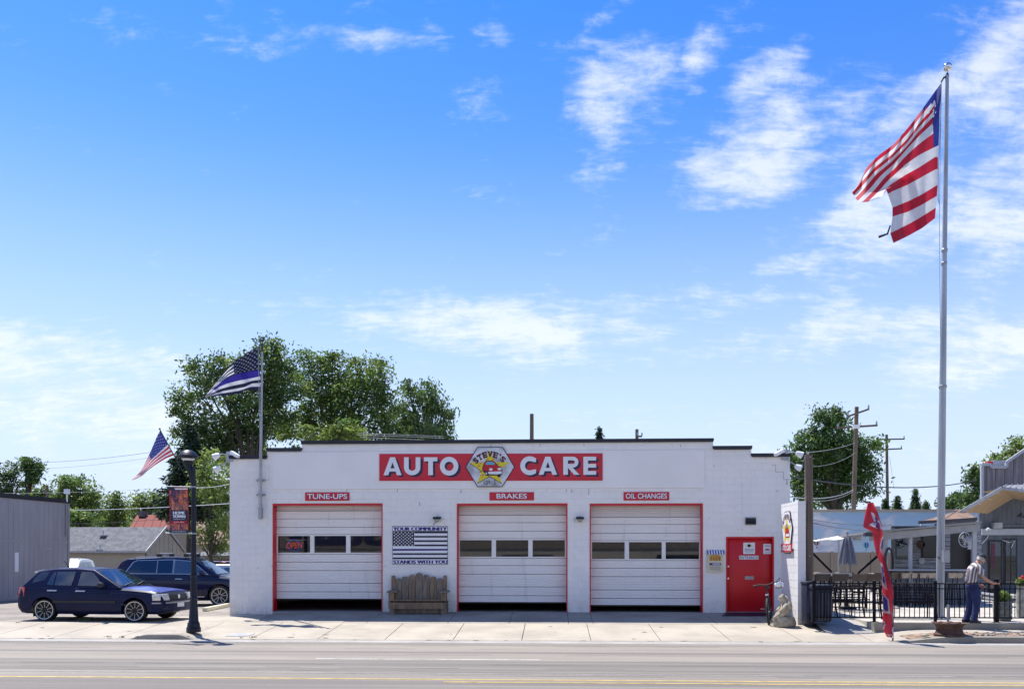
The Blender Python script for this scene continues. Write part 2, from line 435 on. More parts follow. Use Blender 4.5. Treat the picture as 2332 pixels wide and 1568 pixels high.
# ---------------------------------------------------------------- mesh helpers
class B:
    def __init__(s): s.v = []; s.f = []; s.m = []
    def add(s, vs, fs, m=0):
        o = len(s.v); s.v += [tuple(v) for v in vs]
        s.f += [tuple(i + o for i in f) for f in fs]; s.m += [m] * len(fs); return s
    def hexa(s, p, m=0):     # p: 4 bottom, 4 top (same winding, counter-clockwise seen from above)
        return s.add(p, [(3, 2, 1, 0), (4, 5, 6, 7), (0, 1, 5, 4), (1, 2, 6, 5), (2, 3, 7, 6), (3, 0, 4, 7)], m)
    def box(s, x0, x1, y0, y1, z0, z1, m=0):
        return s.hexa([(x0, y0, z0), (x1, y0, z0), (x1, y1, z0), (x0, y1, z0), (x0, y0, z1), (x1, y0, z1), (x1, y1, z1), (x0, y1, z1)], m)
    def beam(s, a, b, w, h, m=0, up=(0, 0, 1)):   # box section bar from a to b
        a, b = Vector(a), Vector(b); d = (b - a).normalized(); u = Vector(up)
        if abs(d.dot(u)) > .98: u = Vector((0, 1, 0))
        x = d.cross(u).normalized(); z = x.cross(d)
        P = []
        for q in (a, b):
            P += [q - x * w / 2 - z * h / 2, q + x * w / 2 - z * h / 2, q + x * w / 2 + z * h / 2, q - x * w / 2 + z * h / 2]
        return s.add(P, [(3, 2, 1, 0), (4, 5, 6, 7), (0, 1, 5, 4), (1, 2, 6, 5), (2, 3, 7, 6), (3, 0, 4, 7)], m)
    def tube(s, pts, r, n=8, m=0, caps=True):
        pts = [Vector(p) for p in pts]; rs = r if isinstance(r, (list, tuple)) else [r] * len(pts)
        V, Fc = [], []; k = len(pts); prev = None
        for i, p in enumerate(pts):
            d = (pts[min(i + 1, k - 1)] - pts[max(i - 1, 0)]).normalized()
            if prev is None:
                u = Vector((0, 0, 1)) if abs(d.z) < .95 else Vector((1, 0, 0))
                a = d.cross(u).normalized()
            else:
                a = (prev - d * prev.dot(d)).normalized()
            prev = a; b = d.cross(a)
            V += [p + (a * math.cos(t) + b * math.sin(t)) * rs[i] for t in [2 * math.pi * j / n for j in range(n)]]
        for i in range(k - 1):
            for j in range(n):
                j2 = (j + 1) % n
                Fc.append((i * n + j, i * n + j2, (i + 1) * n + j2, (i + 1) * n + j))
        if caps: Fc += [tuple(range(n - 1, -1, -1)), tuple(range((k - 1) * n, k * n))]
        return s.add(V, Fc, m)
    def lathe(s, prof, c=(0, 0, 0), n=20, m=0, axis='Z', frame=None, caps=True):
        c = Vector(c); V, Fc = [], []
        for r, z in prof:
            for j in range(n):
                t = 2 * math.pi * j / n; a, b = r * math.cos(t), r * math.sin(t)
                if frame: q = frame[0] * a + frame[1] * b + frame[2] * z
                else: q = Vector((a, b, z)) if axis == 'Z' else (Vector((a, z, b)) if axis == 'Y' else Vector((z, a, b)))
                V.append(c + q)
        k = len(prof)
        for i in range(k - 1):
            for j in range(n):
                j2 = (j + 1) % n
                Fc.append((i * n + j, i * n + j2, (i + 1) * n + j2, (i + 1) * n + j))
        if caps: Fc += [tuple(range(n - 1, -1, -1)), tuple(range((k - 1) * n, k * n))]
        return s.add(V, Fc, m)
    def ball(s, c, r, n=12, m=0):
        rr = r if isinstance(r, (tuple, list)) else (r, r, r); c = Vector(c); k = max(4, n // 2)
        V = [c + Vector((0, 0, -rr[2]))]
        for i in range(1, k):
            a = -math.pi / 2 + math.pi * i / k
            for j in range(n):
                t = 2 * math.pi * j / n
                V.append(c + Vector((rr[0] * math.cos(a) * math.cos(t), rr[1] * math.cos(a) * math.sin(t), rr[2] * math.sin(a))))
        V.append(c + Vector((0, 0, rr[2])))
        Fc = [(0, 1 + (j + 1) % n, 1 + j) for j in range(n)]
        for i in range(k - 2):
            for j in range(n):
                a = 1 + i * n; b = a + n; j2 = (j + 1) % n
                Fc.append((a + j, a + j2, b + j2, b + j))
        l = len(V) - 1; a = 1 + (k - 2) * n
        Fc += [(a + j, a + (j + 1) % n, l) for j in range(n)]
        return s.add(V, Fc, m)
    def prism(s, loop, fn, d0, d1, m=0):          # polygon (u, v) carried by fn(u, v, d)
        n = len(loop)
        V = [fn(u, v, d0) for u, v in loop] + [fn(u, v, d1) for u, v in loop]
        return s.add(V, [tuple(range(n)), tuple(range(2 * n - 1, n - 1, -1))] + [(i, n + i, n + (i + 1) % n, (i + 1) % n) for i in range(n)], m)
    def flat(s, loop, fn, m=0):
        return s.add([fn(u, v) for u, v in loop], [tuple(range(len(loop)))], m)
    def grid(s, nx, ny, fn, m=0, mfn=None):
        V = [fn(i / nx, j / ny) for j in range(ny + 1) for i in range(nx + 1)]
        o = len(s.v); s.v += [tuple(v) for v in V]
        for j in range(ny):
            for i in range(nx):
                a = o + j * (nx + 1) + i
                s.f.append((a, a + 1, a + nx + 2, a + nx + 1)); s.m.append(mfn((i + .5) / nx, (j + .5) / ny) if mfn else m)
        return s

def mesh(name, b, mats, smooth=False, fix=True, sharp=None):
    me = bpy.data.meshes.new(name)
    me.from_pydata(b.v, [], b.f)
    for q in (mats if isinstance(mats, (list, tuple)) else [mats]): me.materials.append(MATS[q])
    if any(b.m): me.polygons.foreach_set('material_index', b.m)
    if fix:
        bm = bmesh.new(); bm.from_mesh(me); bmesh.ops.recalc_face_normals(bm, faces=bm.faces); bm.to_mesh(me); bm.free()
    if smooth:
        me.polygons.foreach_set('use_smooth', [True] * len(me.polygons))
        me.set_sharp_from_angle(angle=math.radians(sharp or 40))
    me.update()
    return me
def link(name, me, parent=None, loc=None):
    o = bpy.data.objects.new(name, me); COL.objects.link(o)
    if parent: o.parent = parent
    if loc is not None: o.location = loc
    return o
def obj(name, b, mats, parent=None, smooth=False, loc=None, fix=True, sharp=None):
    return link(name, mesh(name, b, mats, smooth, fix, sharp), parent, loc)
def tag(o, label, cat, group=None):
    o['label'] = label; o['category'] = cat
    if group: o['group'] = group
    return o
def thing(name, label, cat, loc=(0, 0, 0), rz=0, group=None):
    o = bpy.data.objects.new(name, None); COL.objects.link(o); o.location = loc; o.rotation_euler = (0, 0, rz)
    o.empty_display_size = .2
    return tag(o, label, cat, group)
def struct(o, kind='structure'): o['kind'] = kind; return o
def stuff(o): o['kind'] = 'stuff'; return o
def box_o(name, m, parent, x0, x1, y0, y1, z0, z1): return obj(name, B().box(x0, x1, y0, y1, z0, z1), m, parent)
def bevel(o, w=.01, seg=2):
    bm = bmesh.new(); bm.from_mesh(o.data)
    es = [e for e in bm.edges if len(e.link_faces) == 2 and e.calc_face_angle(0) > .5]
    bmesh.ops.bevel(bm, geom=es, offset=w, segments=seg, affect='EDGES', profile=.6)
    bm.to_mesh(o.data); bm.free(); o.data.polygons.foreach_set('use_smooth', [True] * len(o.data.polygons)); o.data.set_sharp_from_angle(angle=math.radians(50)); return o
def child_of(root, o):            # parent keeping world-coordinates meshes in place
    o.parent = root; o.matrix_parent_inverse = Matrix.Translation(-Vector(root.location)) if root.rotation_euler.z == 0 else root.matrix_basis.inverted()
    return o
def P(name, b, mats, parent, smooth=False, sharp=None):   # a part written in world coordinates, under a thing (or part) standing elsewhere
    top = parent
    while top.parent: top = top.parent
    return obj(name, B2(b, top.matrix_basis.inverted()), mats, parent, smooth, None, True, sharp)
def B2(b, M):
    n = B(); n.v = [tuple(M @ Vector(v)) for v in b.v]; n.f = b.f; n.m = b.m; return n

def text_mesh(s, bold=0.0, fit=True, italic=0.0):
    cu = bpy.data.curves.new('t', 'FONT'); cu.body = s; cu.offset = bold; cu.resolution_u = 4; cu.shear = italic
    cu.fill_mode = 'FRONT'
    o = bpy.data.objects.new('t', cu)
    me = bpy.data.meshes.new_from_object(o)
    vs = [tuple(v.co)[:2] for v in me.vertices]; fs = [tuple(p.vertices) for p in me.polygons]
    bpy.data.objects.remove(o); bpy.data.curves.remove(cu); bpy.data.meshes.remove(me)
    if fit:
        x0, x1 = min(v[0] for v in vs), max(v[0] for v in vs); y0, y1 = min(v[1] for v in vs), max(v[1] for v in vs)
        vs = [((a - x0) / (x1 - x0), (c - y0) / (y1 - y0)) for a, c in vs]
    return vs, fs
def text(b, s, fn, bold=.0, m=0, italic=0.0):        # fn(u in 0..1, v in 0..1) -> point
    multi = bold > 0 and ('M' in s or 'W' in s)
    vs, fs = text_mesh(s, 0 if multi else bold, True, italic)
    for k in ((-1, 0, 1) if multi else (0,)):          # heavier strokes for the letters whose joints clog
        q = [fn(u + k * .13 / len(s) * min(1, bold * 30 + .3), v) for u, v in vs]
        b.add([(p[0], p[1] - k * .0006, p[2]) for p in q], fs, m)
    return b
def np_mesh(name, V, quads, mi, mats):
    me = bpy.data.meshes.new(name); n = len(V); q = len(quads)
    me.vertices.add(n); me.vertices.foreach_set('co', V.astype(np.float32).ravel())
    me.loops.add(q * 4); me.loops.foreach_set('vertex_index', quads.astype(np.int32).ravel())
    me.polygons.add(q); me.polygons.foreach_set('loop_start', np.arange(0, q * 4, 4, dtype=np.int32))
    for m in mats: me.materials.append(MATS[m])
    me.polygons.foreach_set('material_index', mi.astype(np.int32))
    me.update(calc_edges=True); return me
# ================================================================ GROUND
YF = 26.0                       # street front of the garage
ZR = -0.345                     # road surface
YC = 20.72                      # kerb line
YS = 23.70                      # back edge of the sidewalk
XL = WX(523, YF); XR = WX(1799, YF)
def sm(a, b, x):
    t = max(0.0, min(1.0, (x - a) / (b - a))); return t * t * (3 - 2 * t)
XP = G(1900, 1424, -.1).x       # where the sidewalk stops ramping and runs level past the patio
def gz(X, Y):
    d = -0.07 * (YF - Y)
    if Y > YS: d = d * sm(XL - .6, XL + 3.2, X) + (-.161) * (1 - sm(XL - .6, XL + 3.2, X))
    if Y < 21.1: d = min(d, -.07 * (YF - 21.1)) - .0
    wr = sm(XP + .3, XP + 2.2, X) * (1.0 if Y < 22.3 else max(0, 1 - (Y - 22.3) / .5))
    lvl = -.200 + .030 * max(0, Y - YC)
    d = d * (1 - wr) + max(d, lvl) * wr
    xb = G(375, 1450, -.3).x
    if Y < 22.4:
        wl = sm(xb - 1.0, xb - .35, X) * (1 - sm(xb + .35, xb + .9, X)) * (1 - sm(21.3, 22.4, Y))
        d = d * (1 - wl) + max(d, -.215) * wl
    return d
road = struct(obj('road', B().grid(40, 12, lambda u, v: (-160 + 320 * u, -14 + (YC + 14) * v, ZR)), 'asphalt'))
ground = struct(obj('ground', B().grid(2, 2, lambda u, v: (-1500 + 3000 * u, -1500 + 3000 * v, -.47)), 'earth'))
yard = struct(obj('yard_ground', B().grid(6, 6, lambda u, v: (-260 + 520 * u, 26.4 + 500 * v, -.19)), 'earth'))
lot = struct(obj('parking_lot', B().grid(8, 6, lambda u, v: (-60 + (XL + 60 + .1) * u, YS + 60 * v, -.165)), 'lot'))
# gutter pan between kerb and asphalt
gut = B().box(-90, 90, YC - .46, YC, ZR - .1, ZR + .006)
struct(obj('gutter', gut, 'concrete_grey'))
# kerb with dropped and raised stretches
def kerb(xs):
    b = B(); n = len(xs)
    for X in xs:
        h = gz(X, 21.0)
        h = max(h, -.335)
        b.v += [(X, YC, ZR - .05), (X, YC + .01, h - .015), (X, YC + .03, h), (X, YC + .17, h + .004), (X, YC + .18, ZR - .05)]
    for i in range(n - 1):
        for j in range(4): b.f.append((i * 5 + j, (i + 1) * 5 + j, (i + 1) * 5 + j + 1, i * 5 + j + 1)); b.m.append(0)
    return b
kerb_o = struct(obj('kerb', kerb([-60 + i * 1.0 for i in range(44)] + [-16 + i * .1 for i in range(320)] + [16 + i for i in range(30)]), 'concrete_old', smooth=True))
# sidewalk: bed below, slabs on it
bed = B().grid(360, 14, lambda u, v: (-46 + 92 * u, YC + .16 + (YF + .2 - YC) * v, gz(-46 + 92 * u, YC + .16 + (YF + .2 - YC) * v) - .035), 0)
sidewalk = struct(obj('sidewalk', bed, 'crack', smooth=True))
def slab(x00, x01, x10, x11, y0, y1, m, nx=8, ny=5, g=.009):
    b = B()
    def f(u, v, dz=0.0):
        a = x00 + (x01 - x00) * u; c = x10 + (x11 - x10) * u
        Y = y0 + (y1 - y0) * v; X = a + (c - a) * v
        return (X + (g if u == 0 else -g if u == 1 else 0), Y + (g if v == 0 else -g if v == 1 else 0), gz(X, Y) + dz)
    b.grid(nx, ny, lambda u, v: f(u, v))
    ring = [(i / nx, 0) for i in range(nx)] + [(1, j / ny) for j in range(ny)] + [(1 - i / nx, 1) for i in range(nx)] + [(0, 1 - j / ny) for j in range(ny)]
    o = len(b.v)
    b.v += [f(*q) for q in ring] + [f(*q, dz=-.05) for q in ring]; n = len(ring)
    for i in range(n): b.f.append((o + i, o + (i + 1) % n, o + n + (i + 1) % n, o + n + i)); b.m.append(0)
    return obj('slab', b, m, sidewalk)
jx = G(1055, 1420, -.16).x
xs = [jx + k * 1.655 for k in range(-18, 14)]
for a, c in zip(xs, xs[1:]):
    y1 = YS if c < XP + 1 else 22.24
    sk = .10 * math.sin(a * 7.1)
    slab(a, c, a + sk * 0, c + sk * 0, YC + .19, y1, 'concrete' if rnd.random() > .25 else 'concrete')
# apron in front of the doors, joints at the jambs
ax = [XL - 1.6, WX(621, YF), WX(752, YF), WX(871, YF), WX(1040, YF), WX(1168, YF), WX(1292, YF), WX(1343, YF), WX(1601, YF), WX(1700, YF), WX(1800, YF), XP]
for i, (a, c) in enumerate(zip(ax, ax[1:])):
    slab(a, c, a, c, YS, YF + .02, 'concrete_old' if 0 < i < 9 else 'concrete', 10, 6, .007)
# the slip of sidewalk in front of the patio step that tapers away
# painted lines on the road
def stripe(name, lab, mats, y0px, xa, xb, wid, m):
    c = G(CX, y0px, ZR).y
    return c
line_y = G(CX, 1463, ZR + .004).y
def line(yc, xa, xb, wdt, m, name, z=.004, parent=road):
    b = B(); n = max(2, int((xb - xa) / 1.5))
    b.grid(n, 1, lambda u, v: (xa + (xb - xa) * u, yc - wdt / 2 + wdt * v + .006 * math.sin(u * 57 + v), ZR + z))
    o = obj(name, b, m, parent); return o
line(line_y, -60, 60, .10, 'paint_white', 'edge_line')
yd = G(CX, 1501.5, ZR).y
line(yd, G(716, 1500, ZR).x, G(1231, 1502, ZR).x, .10, 'paint_faint', 'lane_dash')
line(yd, G(716, 1500, ZR).x - 14.5, G(716, 1500, ZR).x - 9.2, .10, 'paint_faint', 'lane_dash')
line(yd, G(1231, 1502, ZR).x + 9.2, G(1231, 1502, ZR).x + 14, .10, 'paint_faint', 'lane_dash')
yy = G(CX, 1547.0, ZR).y
line(yy, -60, 60, .075, 'paint_yellow', 'centre_line')
line(G(CX, 1553.0, ZR).y, G(1010, 1552, ZR).x, 60, .065, 'paint_yellow', 'centre_line')
line(G(CX, 1534.0, ZR).y, -60, 60, .055, 'paint_worn', 'old_line')
# tar-filled cracks in the road
b = B()
for y0, a0, a1 in ((1478, -14, 14), (1513, -11, 12), (1490, -3, 9), (1521, -12, 2), (1529, -9, 12), (1470, -13, 3), (1538, -2, 12)):
    Y = G(CX, y0, ZR).y; X = a0
    while X < a1:
        l = rnd.uniform(.5, 1.6); dy = rnd.uniform(-.03, .03); wdt = rnd.uniform(.008, .02)
        if rnd.random() < .72:
            b.add([(X, Y, ZR + .005), (X + l, Y + dy, ZR + .005), (X + l, Y + dy + wdt, ZR + .005), (X, Y + wdt, ZR + .005)], [(0, 1, 2, 3)])
        Y += dy; X += l
stuff(obj('tar_seam', b, 'crack', road))
# stains and small marks on the sidewalk, weeds in the joints, debris
b = B()
for _ in range(46):
    x = rnd.uniform(20, 1850); Y = YC + .02 + rnd.random() * .1 if rnd.random() < .6 else rnd.uniform(21, 23.6)
    X = WX(x, Y); r = rnd.uniform(.01, .045)
    z = max(gz(X, Y), -.335) + .006
    pts = [(X + r * 2.2 * math.cos(t) * rnd.uniform(.6, 1.2), Y + r * math.sin(t) * rnd.uniform(.6, 1.2), z) for t in [i * .785 for i in range(8)]]
    b.add(pts, [tuple(range(8))])
stuff(obj('debris', b, 'crack', sidewalk))
def tuft(cx, cy, cz, n, h, spread, m='weed'):
    bb = B()
    for _ in range(n):
        a = rnd.uniform(0, 6.28); r = spread * rnd.random(); x = cx + r * math.cos(a); y = cy + r * math.sin(a) * .5
        hh = h * rnd.uniform(.4, 1); lean = rnd.uniform(-.6, .6) * hh; w_ = .010
        bb.add([(x - w_, y, cz), (x + w_, y, cz), (x + lean, y + rnd.uniform(-.3, .3) * hh, cz + hh)], [(0, 1, 2)])
    return bb
for (x, y, n, h, s) in ((190, 1413, 60, .09, .22), (245, 1450, 16, .06, .10), (278, 1451, 14, .06, .08), (575, 1451, 18, .05, .10), (548, 1452, 8, .04, .06), (42, 1418, 10, .05, .08)):
    q = G(x, y, -.17 if y < 1430 else -.34)
    t_ = tuft(q.x, q.y, max(gz(q.x, q.y), -.335) if y > 1430 else -.16, n, h, s)
    o = obj('weed', t_, 'weed'); stuff(o); tag(o, {190: 'low green weeds growing under the dark hatchback at the sidewalk edge', 245: 'small weed in the gutter in front of the hatchback rear door', 278: 'small weed in the gutter beside the raised kerb', 575: 'weeds in the gutter in front of the first garage door', 548: 'tiny weed in the gutter near the metal plate', 42: 'tiny weed by the hatchback rear bumper'}[x], 'weed')
# metal plate let into the walk
q0, q1 = G(512, 1448, gz(0, 21.2) + .012), G(572, 1441, gz(0, 21.7) + .012)
pb = B().add([(q0.x, q0.y, gz(q0.x, q0.y) + .008), (q0.x + .55, q0.y, gz(q0.x + .55, q0.y) + .008), (q0.x + .62, q0.y + .42, gz(q0.x + .62, q0.y + .42) + .008), (q0.x + .07, q0.y + .42, gz(q0.x + .07, q0.y + .42) + .008)], [(0, 1, 2, 3)])
tag(obj('utility_cover', pb, 'steel_dull'), 'flat grey utility cover plate set in the sidewalk before the first garage door', 'utility cover')
# level part with the planting strip along the kerb
px0 = XP + 1.2
strip = B().grid(80, 4, lambda u, v: (px0 + (30 - px0) * u, YC + .18 + .62 * v, gz(px0 + (30 - px0) * u, YC + .18 + .62 * v) + .012 + .02 * math.sin(u * 611 + v * 9) * (0 < v < 1)))
dirt = struct(obj('planting_strip', strip, 'dirt', smooth=True))
b = B()
for _ in range(260):
    X = rnd.uniform(px0 + 1.5, 16); Y = rnd.uniform(YC + .2, YC + .78); r = rnd.uniform(.012, .045)
    b.ball((X, Y, gz(X, Y) + .02), (r * 1.4, r, r * .7), 6)
stuff(obj('gravel', b, 'concrete_old', dirt))
st_ = B().ball(G(2107, 1445, -.17), (.11, .06, .04), 8); tag(obj('rock', st_, 'stone', smooth=True), 'flat pale stone lying in the dirt strip beside the rusty wheel rim', 'rock')
# patio: raised concrete floor with its own low step
PX0 = WX(1834, 24.0)
YP = 22.28
pat = B().box(XP + .9, 45, YP + .1, 60, -.4, -.001).box(PX0 + .05, XP + .9, 24.02, 60, -.4, -.001)
patio = struct(obj('patio', pat, 'paver'))
stp = B().box(XP + .88, 45, YP - .02, YP + .16, -.4, .004)
obj('step', stp, 'concrete_old', patio)
b = B()
for k in range(12):
    Y = 24.3 + k * 1.5
    b.box(PX0 + .3, 20, Y, Y + .012, -.003, .001)
for k in range(16):
    X = PX0 + 1.2 + k * 1.5
    b.box(X, X + .012, 22.5 if X > XP + 1 else 24.1, 42, -.003, .0015)
stuff(obj('paver_joint', b, 'concrete_grey', patio))
# ramp of concrete between pier and step
b = B().grid(14, 8, lambda u, v: (PX0 + .02 + (XP + .9 - PX0) * u, 22.2 + 1.84 * v, gz(PX0 + (XP + .9 - PX0) * u, 22.2 + 1.84 * v) * (1 - v) + .003))
struct(obj('walk_corner', b, 'concrete_grey'))

# ================================================================ THE GARAGE
Zt = {}
XA, XB, XC_, XD = WX(608, YF), WX(687, YF), WX(1624, YF), WX(1711, YF)
z1 = WZ(565, 1042, YF); z2 = WZ(648, 1025, YF); z3 = WZ(1166, 1006, YF); z4 = WZ(1667, 1020.5, YF); z5 = WZ(1750, 1037.5, YF)
profile = [(XL, XA, z1), (XA, XB, z2), (XB, XC_, z3), (XC_, XD, z4), (XD, XR, z5)]
D1, D2, D3 = rect(621, 871.2, 1145.6, 1393, YF), rect(1040.4, 1292.3, 1145.6, 1393, YF), rect(1343, 1600.7, 1145.6, 1394, YF)
DE = rect(1653.3, 1762, 1221.4, 1396, YF)
opens = [(d[0], d[1], 0.0, d[3]) for d in (D1, D2, D3, DE)]
BK = 44.0
shop = thing('auto_repair_garage', 'white painted concrete block auto repair garage with three roll up doors and a red entrance', 'garage', ((XL + XR) / 2, YF, 0))
def top_at(x0, x1): return min(z for a, c, z in profile if a < x1 - 1e-4 and c > x0 + 1e-4)
cuts = sorted(set([round(v, 5) for v in [XL, XA, XB, XC_, XD, XR] + [q for o in opens for q in o[:2]]]))
wb = B(); TK = .33
for a, c in zip(cuts, cuts[1:]):
    zt = top_at(a, c); lo = -.30
    for o in opens:
        if a >= o[0] - 1e-3 and c <= o[1] + 1e-3: lo = o[3]
    wb.box(a, c, YF, YF + TK, lo, zt)
P('front_wall', wb, 'wall_white', shop)
sb = B()
sb.box(XL, XL + .2, YF + TK, BK, -.3, z1 - .25); sb.box(XR - .2, XR, YF + TK, BK, -.3, z5 - .25)
sb.box(XL, XR, BK, BK + .2, -.3, z1 - .25)
P('side_wall', sb, 'wall_white', shop)
P('roof', B().box(XL + .2, XR - .2, YF + TK, BK, z1 - .55, z1 - .42), 'black', shop)
P('floor', B().box(XL + .2, XR - .2, YF, BK, -.2, -.004), 'concrete_grey', shop)
P('ceiling', B().box(XL + .2, XR - .2, YF + TK + .01, BK, z1 - .75, z1 - .70), 'interior', shop)
for a, c, z in profile:
    P('parapet_cap', B().box(a - .015, c + (.02 if z < z3 else .015), YF - .05, YF + TK + .03, z + .001, z + .075).box(a, c, YF - .058, YF - .051, z - .035, z + .05), 'cap_black', shop)
# sign band board
BX = rect(621, 1604, 1027, 1112, YF)
P('sign_board', B().box(BX[0], BX[1], YF - .028, YF - .0005, BX[2], BX[3]), 'board_white', shop)
# blocks
blocks = []
bw, bh, gp = .4064, .2032, .0042
zrow = -.30
r = 0
while zrow < z3:
    x = XL - (bw / 2 if r % 2 else 0)
    while x < XR:
        x0, x1 = max(x, XL), min(x + bw, XR); za, zb = zrow, zrow + bh
        if x1 - x0 > .03:
            segs = [(x0, x1, za, min(zb, z3))]
            for o in opens + [(BX[0], BX[1], BX[2], BX[3])]:
                ns = []
                for (a, c, p, q) in segs:
                    if a < o[1] and c > o[0] and p < o[3] - .001 and q > o[2] + .001:
                        if a < o[0]: ns.append((a, o[0], p, q))
                        if c > o[1]: ns.append((o[1], c, p, q))
                        mid0, mid1 = max(a, o[0]), min(c, o[1])
                        if q > o[3] + .02: ns.append((mid0, mid1, o[3], q))
                        if p < o[2] - .02 and o[2] > .1: ns.append((mid0, mid1, p, o[2]))
                    else: ns.append((a, c, p, q))
                segs = ns
            for (a, c, p, q) in segs:
                for (pa, pc, pz) in profile:
                    a2, c2 = max(a, pa), min(c, pc)
                    if c2 - a2 > .03 and min(q, pz) - p > .03: blocks.append((a2, c2, p, min(q, pz)))
        x += bw
    zrow += bh; r += 1
rnd.shuffle(blocks)
def face_block(b, a, c, p, q, y, d):
    g = gp; k = .004
    o = [(a + g, p + g), (c - g, p + g), (c - g, q - g), (a + g, q - g)]
    i = [(a + g + k, p + g + k), (c - g - k, p + g + k), (c - g - k, q - g - k), (a + g + k, q - g - k)]
    b.add([(u, y, v) for u, v in o] + [(u, y - d, v) for u, v in i], [(4, 5, 6, 7), (0, 1, 5, 4), (1, 2, 6, 5), (2, 3, 7, 6), (3, 0, 4, 7)])
rest = B(); cache = {}
blocks.sort(key=lambda t: -(t[1] - t[0]) * (t[3] - t[2]) * (1 if t[2] > -.1 else .1))
for k, (a, c, p, q) in enumerate(blocks):
    d = .0060 + (k % 3) * .0009
    if k < 300:
        key = (round(c - a, 3), round(q - p, 3), k % 3)
        if key not in cache:
            bb = B(); face_block(bb, 0, c - a, 0, q - p, 0, d); cache[key] = mesh('block', bb, 'wall_white')
        link('block', cache[key], shop, (a - shop.location.x, 0, p))
    else: face_block(rest, a, c, p, q, YF, d)
stuff(P('wall_blocks', rest, 'wall_white', shop))
# hairline cracks and old anchor marks on the wall
cr = B()
for (x, y, l, h) in ((1050, 1118, 2, 9), (1302, 1117, 2, 8), (1290, 1116, 2, 5), (905, 1116, 2, 6), (790, 1116, 2, 5), (1341, 1119, 1.6, 14), (956, 1146, 2, 9), (1792, 1097, 2.4, 12), (1770, 1117, 3, 3), (1626, 1060, 3, 2), (1690, 1205, 3, 1.6), (1681, 1204, 2, 1.6), (1727, 1206, 2.5, 1.6), (1616, 1178, 2, 2), (1309, 1183, 1.6, 10), (1118, 1014, 1.6, 6), (1230, 1013, 1.6, 6), (1330, 1013, 1.6, 6), (1550, 1014, 1.6, 7), (1744, 1042, 3, 2), (879, 1185, 2, 2), (878, 1287, 3, 2), (620, 1288, 2, 5), (588, 1293, 2, 4)):
    R = rect(x - l / 2, x + l / 2, y - h / 2, y + h / 2, YF)
    cr.add([(R[0], YF - .0105, R[2]), (R[1], YF - .0105, R[2]), (R[1] - .006, YF - .0105, R[3]), (R[0] + .004, YF - .0105, R[3])], [(0, 1, 2, 3)])
def crackline(pts, w_=.008):
    for (xa, ya), (xb, yb) in zip(pts, pts[1:]):
        p, q = W(xa, ya, YF), W(xb, yb, YF); d = (q - p).normalized(); n = Vector((-d.z, 0, d.x)) * w_ / 2
        cr.add([(p.x - n.x, YF - .0107, p.z - n.z), (q.x - n.x, YF - .0107, q.z - n.z), (q.x + n.x, YF - .0107, q.z + n.z), (p.x + n.x, YF - .0107, p.z + n.z)], [(0, 1, 2, 3)])
crackline([(1757, 1058), (1766, 1058), (1766, 1074), (1784, 1074), (1784, 1091), (1797, 1091)], .012)
crackline([(604, 1093), (613, 1093), (613, 1060)], .006)
stuff(P('crack', cr, 'joint_grey', shop))

def garage_door(d, xa, xb, ys, win, wx, deep, botz, reveal_mats):
    """ribbed sectional door in a red reveal; ys = section edges in the photograph from the top"""
    YD = YF + TK - .05
    X0, X1, Zb, Zh = d[0], d[1], 0.0, d[3]
    fr = B()
    fr.box(X0 + .002, X0 + .030, YF - .012, YF + TK - .01, .0, Zh - .002)
    fr.box(X1 - .030, X1 - .002, YF - .012, YF + TK - .01, .0, Zh - .002)
    fr.box(X0 + .031, X1 - .031, YF - .012, YF + TK - .01, Zh - .055, Zh - .002)
    g = P('garage_door', fr, reveal_mats, shop)
    xm = (xa + xb) / 2
    zs = [WZ(xm, y, YD) for y in ys]
    for i, (zt, zb) in enumerate(zip(zs, zs[1:])):
        if i == win: continue
        b = B(); y = YD
        h = zt - zb; nr = max(2, int(round(h / .075)))
        # profile: a rounded tongue at the section edge, shallow ribs between
        prof = [(y + .030, zb + .004), (y + .004, zb + .007)]
        for k in range(nr):
            a0 = zb + .010 + (h - .02) * k / nr; s_ = (h - .02) / nr
            prof += [(y, a0 + s_ * .10), (y, a0 + s_ * .62), (y + .009, a0 + s_ * .72), (y + .009, a0 + s_ * .90)]
        prof += [(y, zt - .008), (y + .030, zt - .003)]
        if i < deep: prof = [(p + .035, q) for p, q in prof]
        V = [(X0 + .032, p, q) for p, q in prof] + [(X1 - .032, p, q) for p, q in prof]; n = len(prof)
        b.add(V, [(j, j + 1, n + j + 1, n + j) for j in range(n - 1)] + [tuple(range(n)), tuple(range(2 * n - 1, n - 1, -1)), (n - 1, 0, n, 2 * n - 1)])
        P('panel', b, 'door_metal_old' if i < deep else 'door_metal', g)
    zt, zb = zs[win], zs[win + 1]
    wzt, wzb = zt - .045, zb + .045
    fb = B().box(X0 + .032, X1 - .032, YD, YD + .035, zb + .004, wzb).box(X0 + .032, X1 - .032, YD, YD + .035, wzt, zt - .004)
    edges = [X0 + .032] + [WX(q, YD) for q in wx] + [X1 - .032]
    for k in range(0, 8, 2):
        a, c = edges[k], edges[k + 1]
        if c - a > .005: fb.box(a, c, YD, YD + .035, wzb, wzt)
    for k in (1, 2):
        a, c = edges[2 * k], edges[2 * k + 1]
        fb.box(a - .008, c + .008, YD - .012, YD - .001, zb + .01, zt - .01)
    P('window_frame', fb, 'door_metal', g)
    for k in range(3):
        a, c = edges[2 * k + 1], edges[2 * k + 2]
        P('pane', B().box(a, c, YD + .014, YD + .020, wzb, wzt), 'pane_dark', g)
    P('bottom_seal', B().box(X0 + .033, X1 - .033, YD + .003, YD + .03, zs[-1] - .03, zs[-1]), 'trim_black', g)
    return g
cy = lambda v: 986.9 + v * .3225
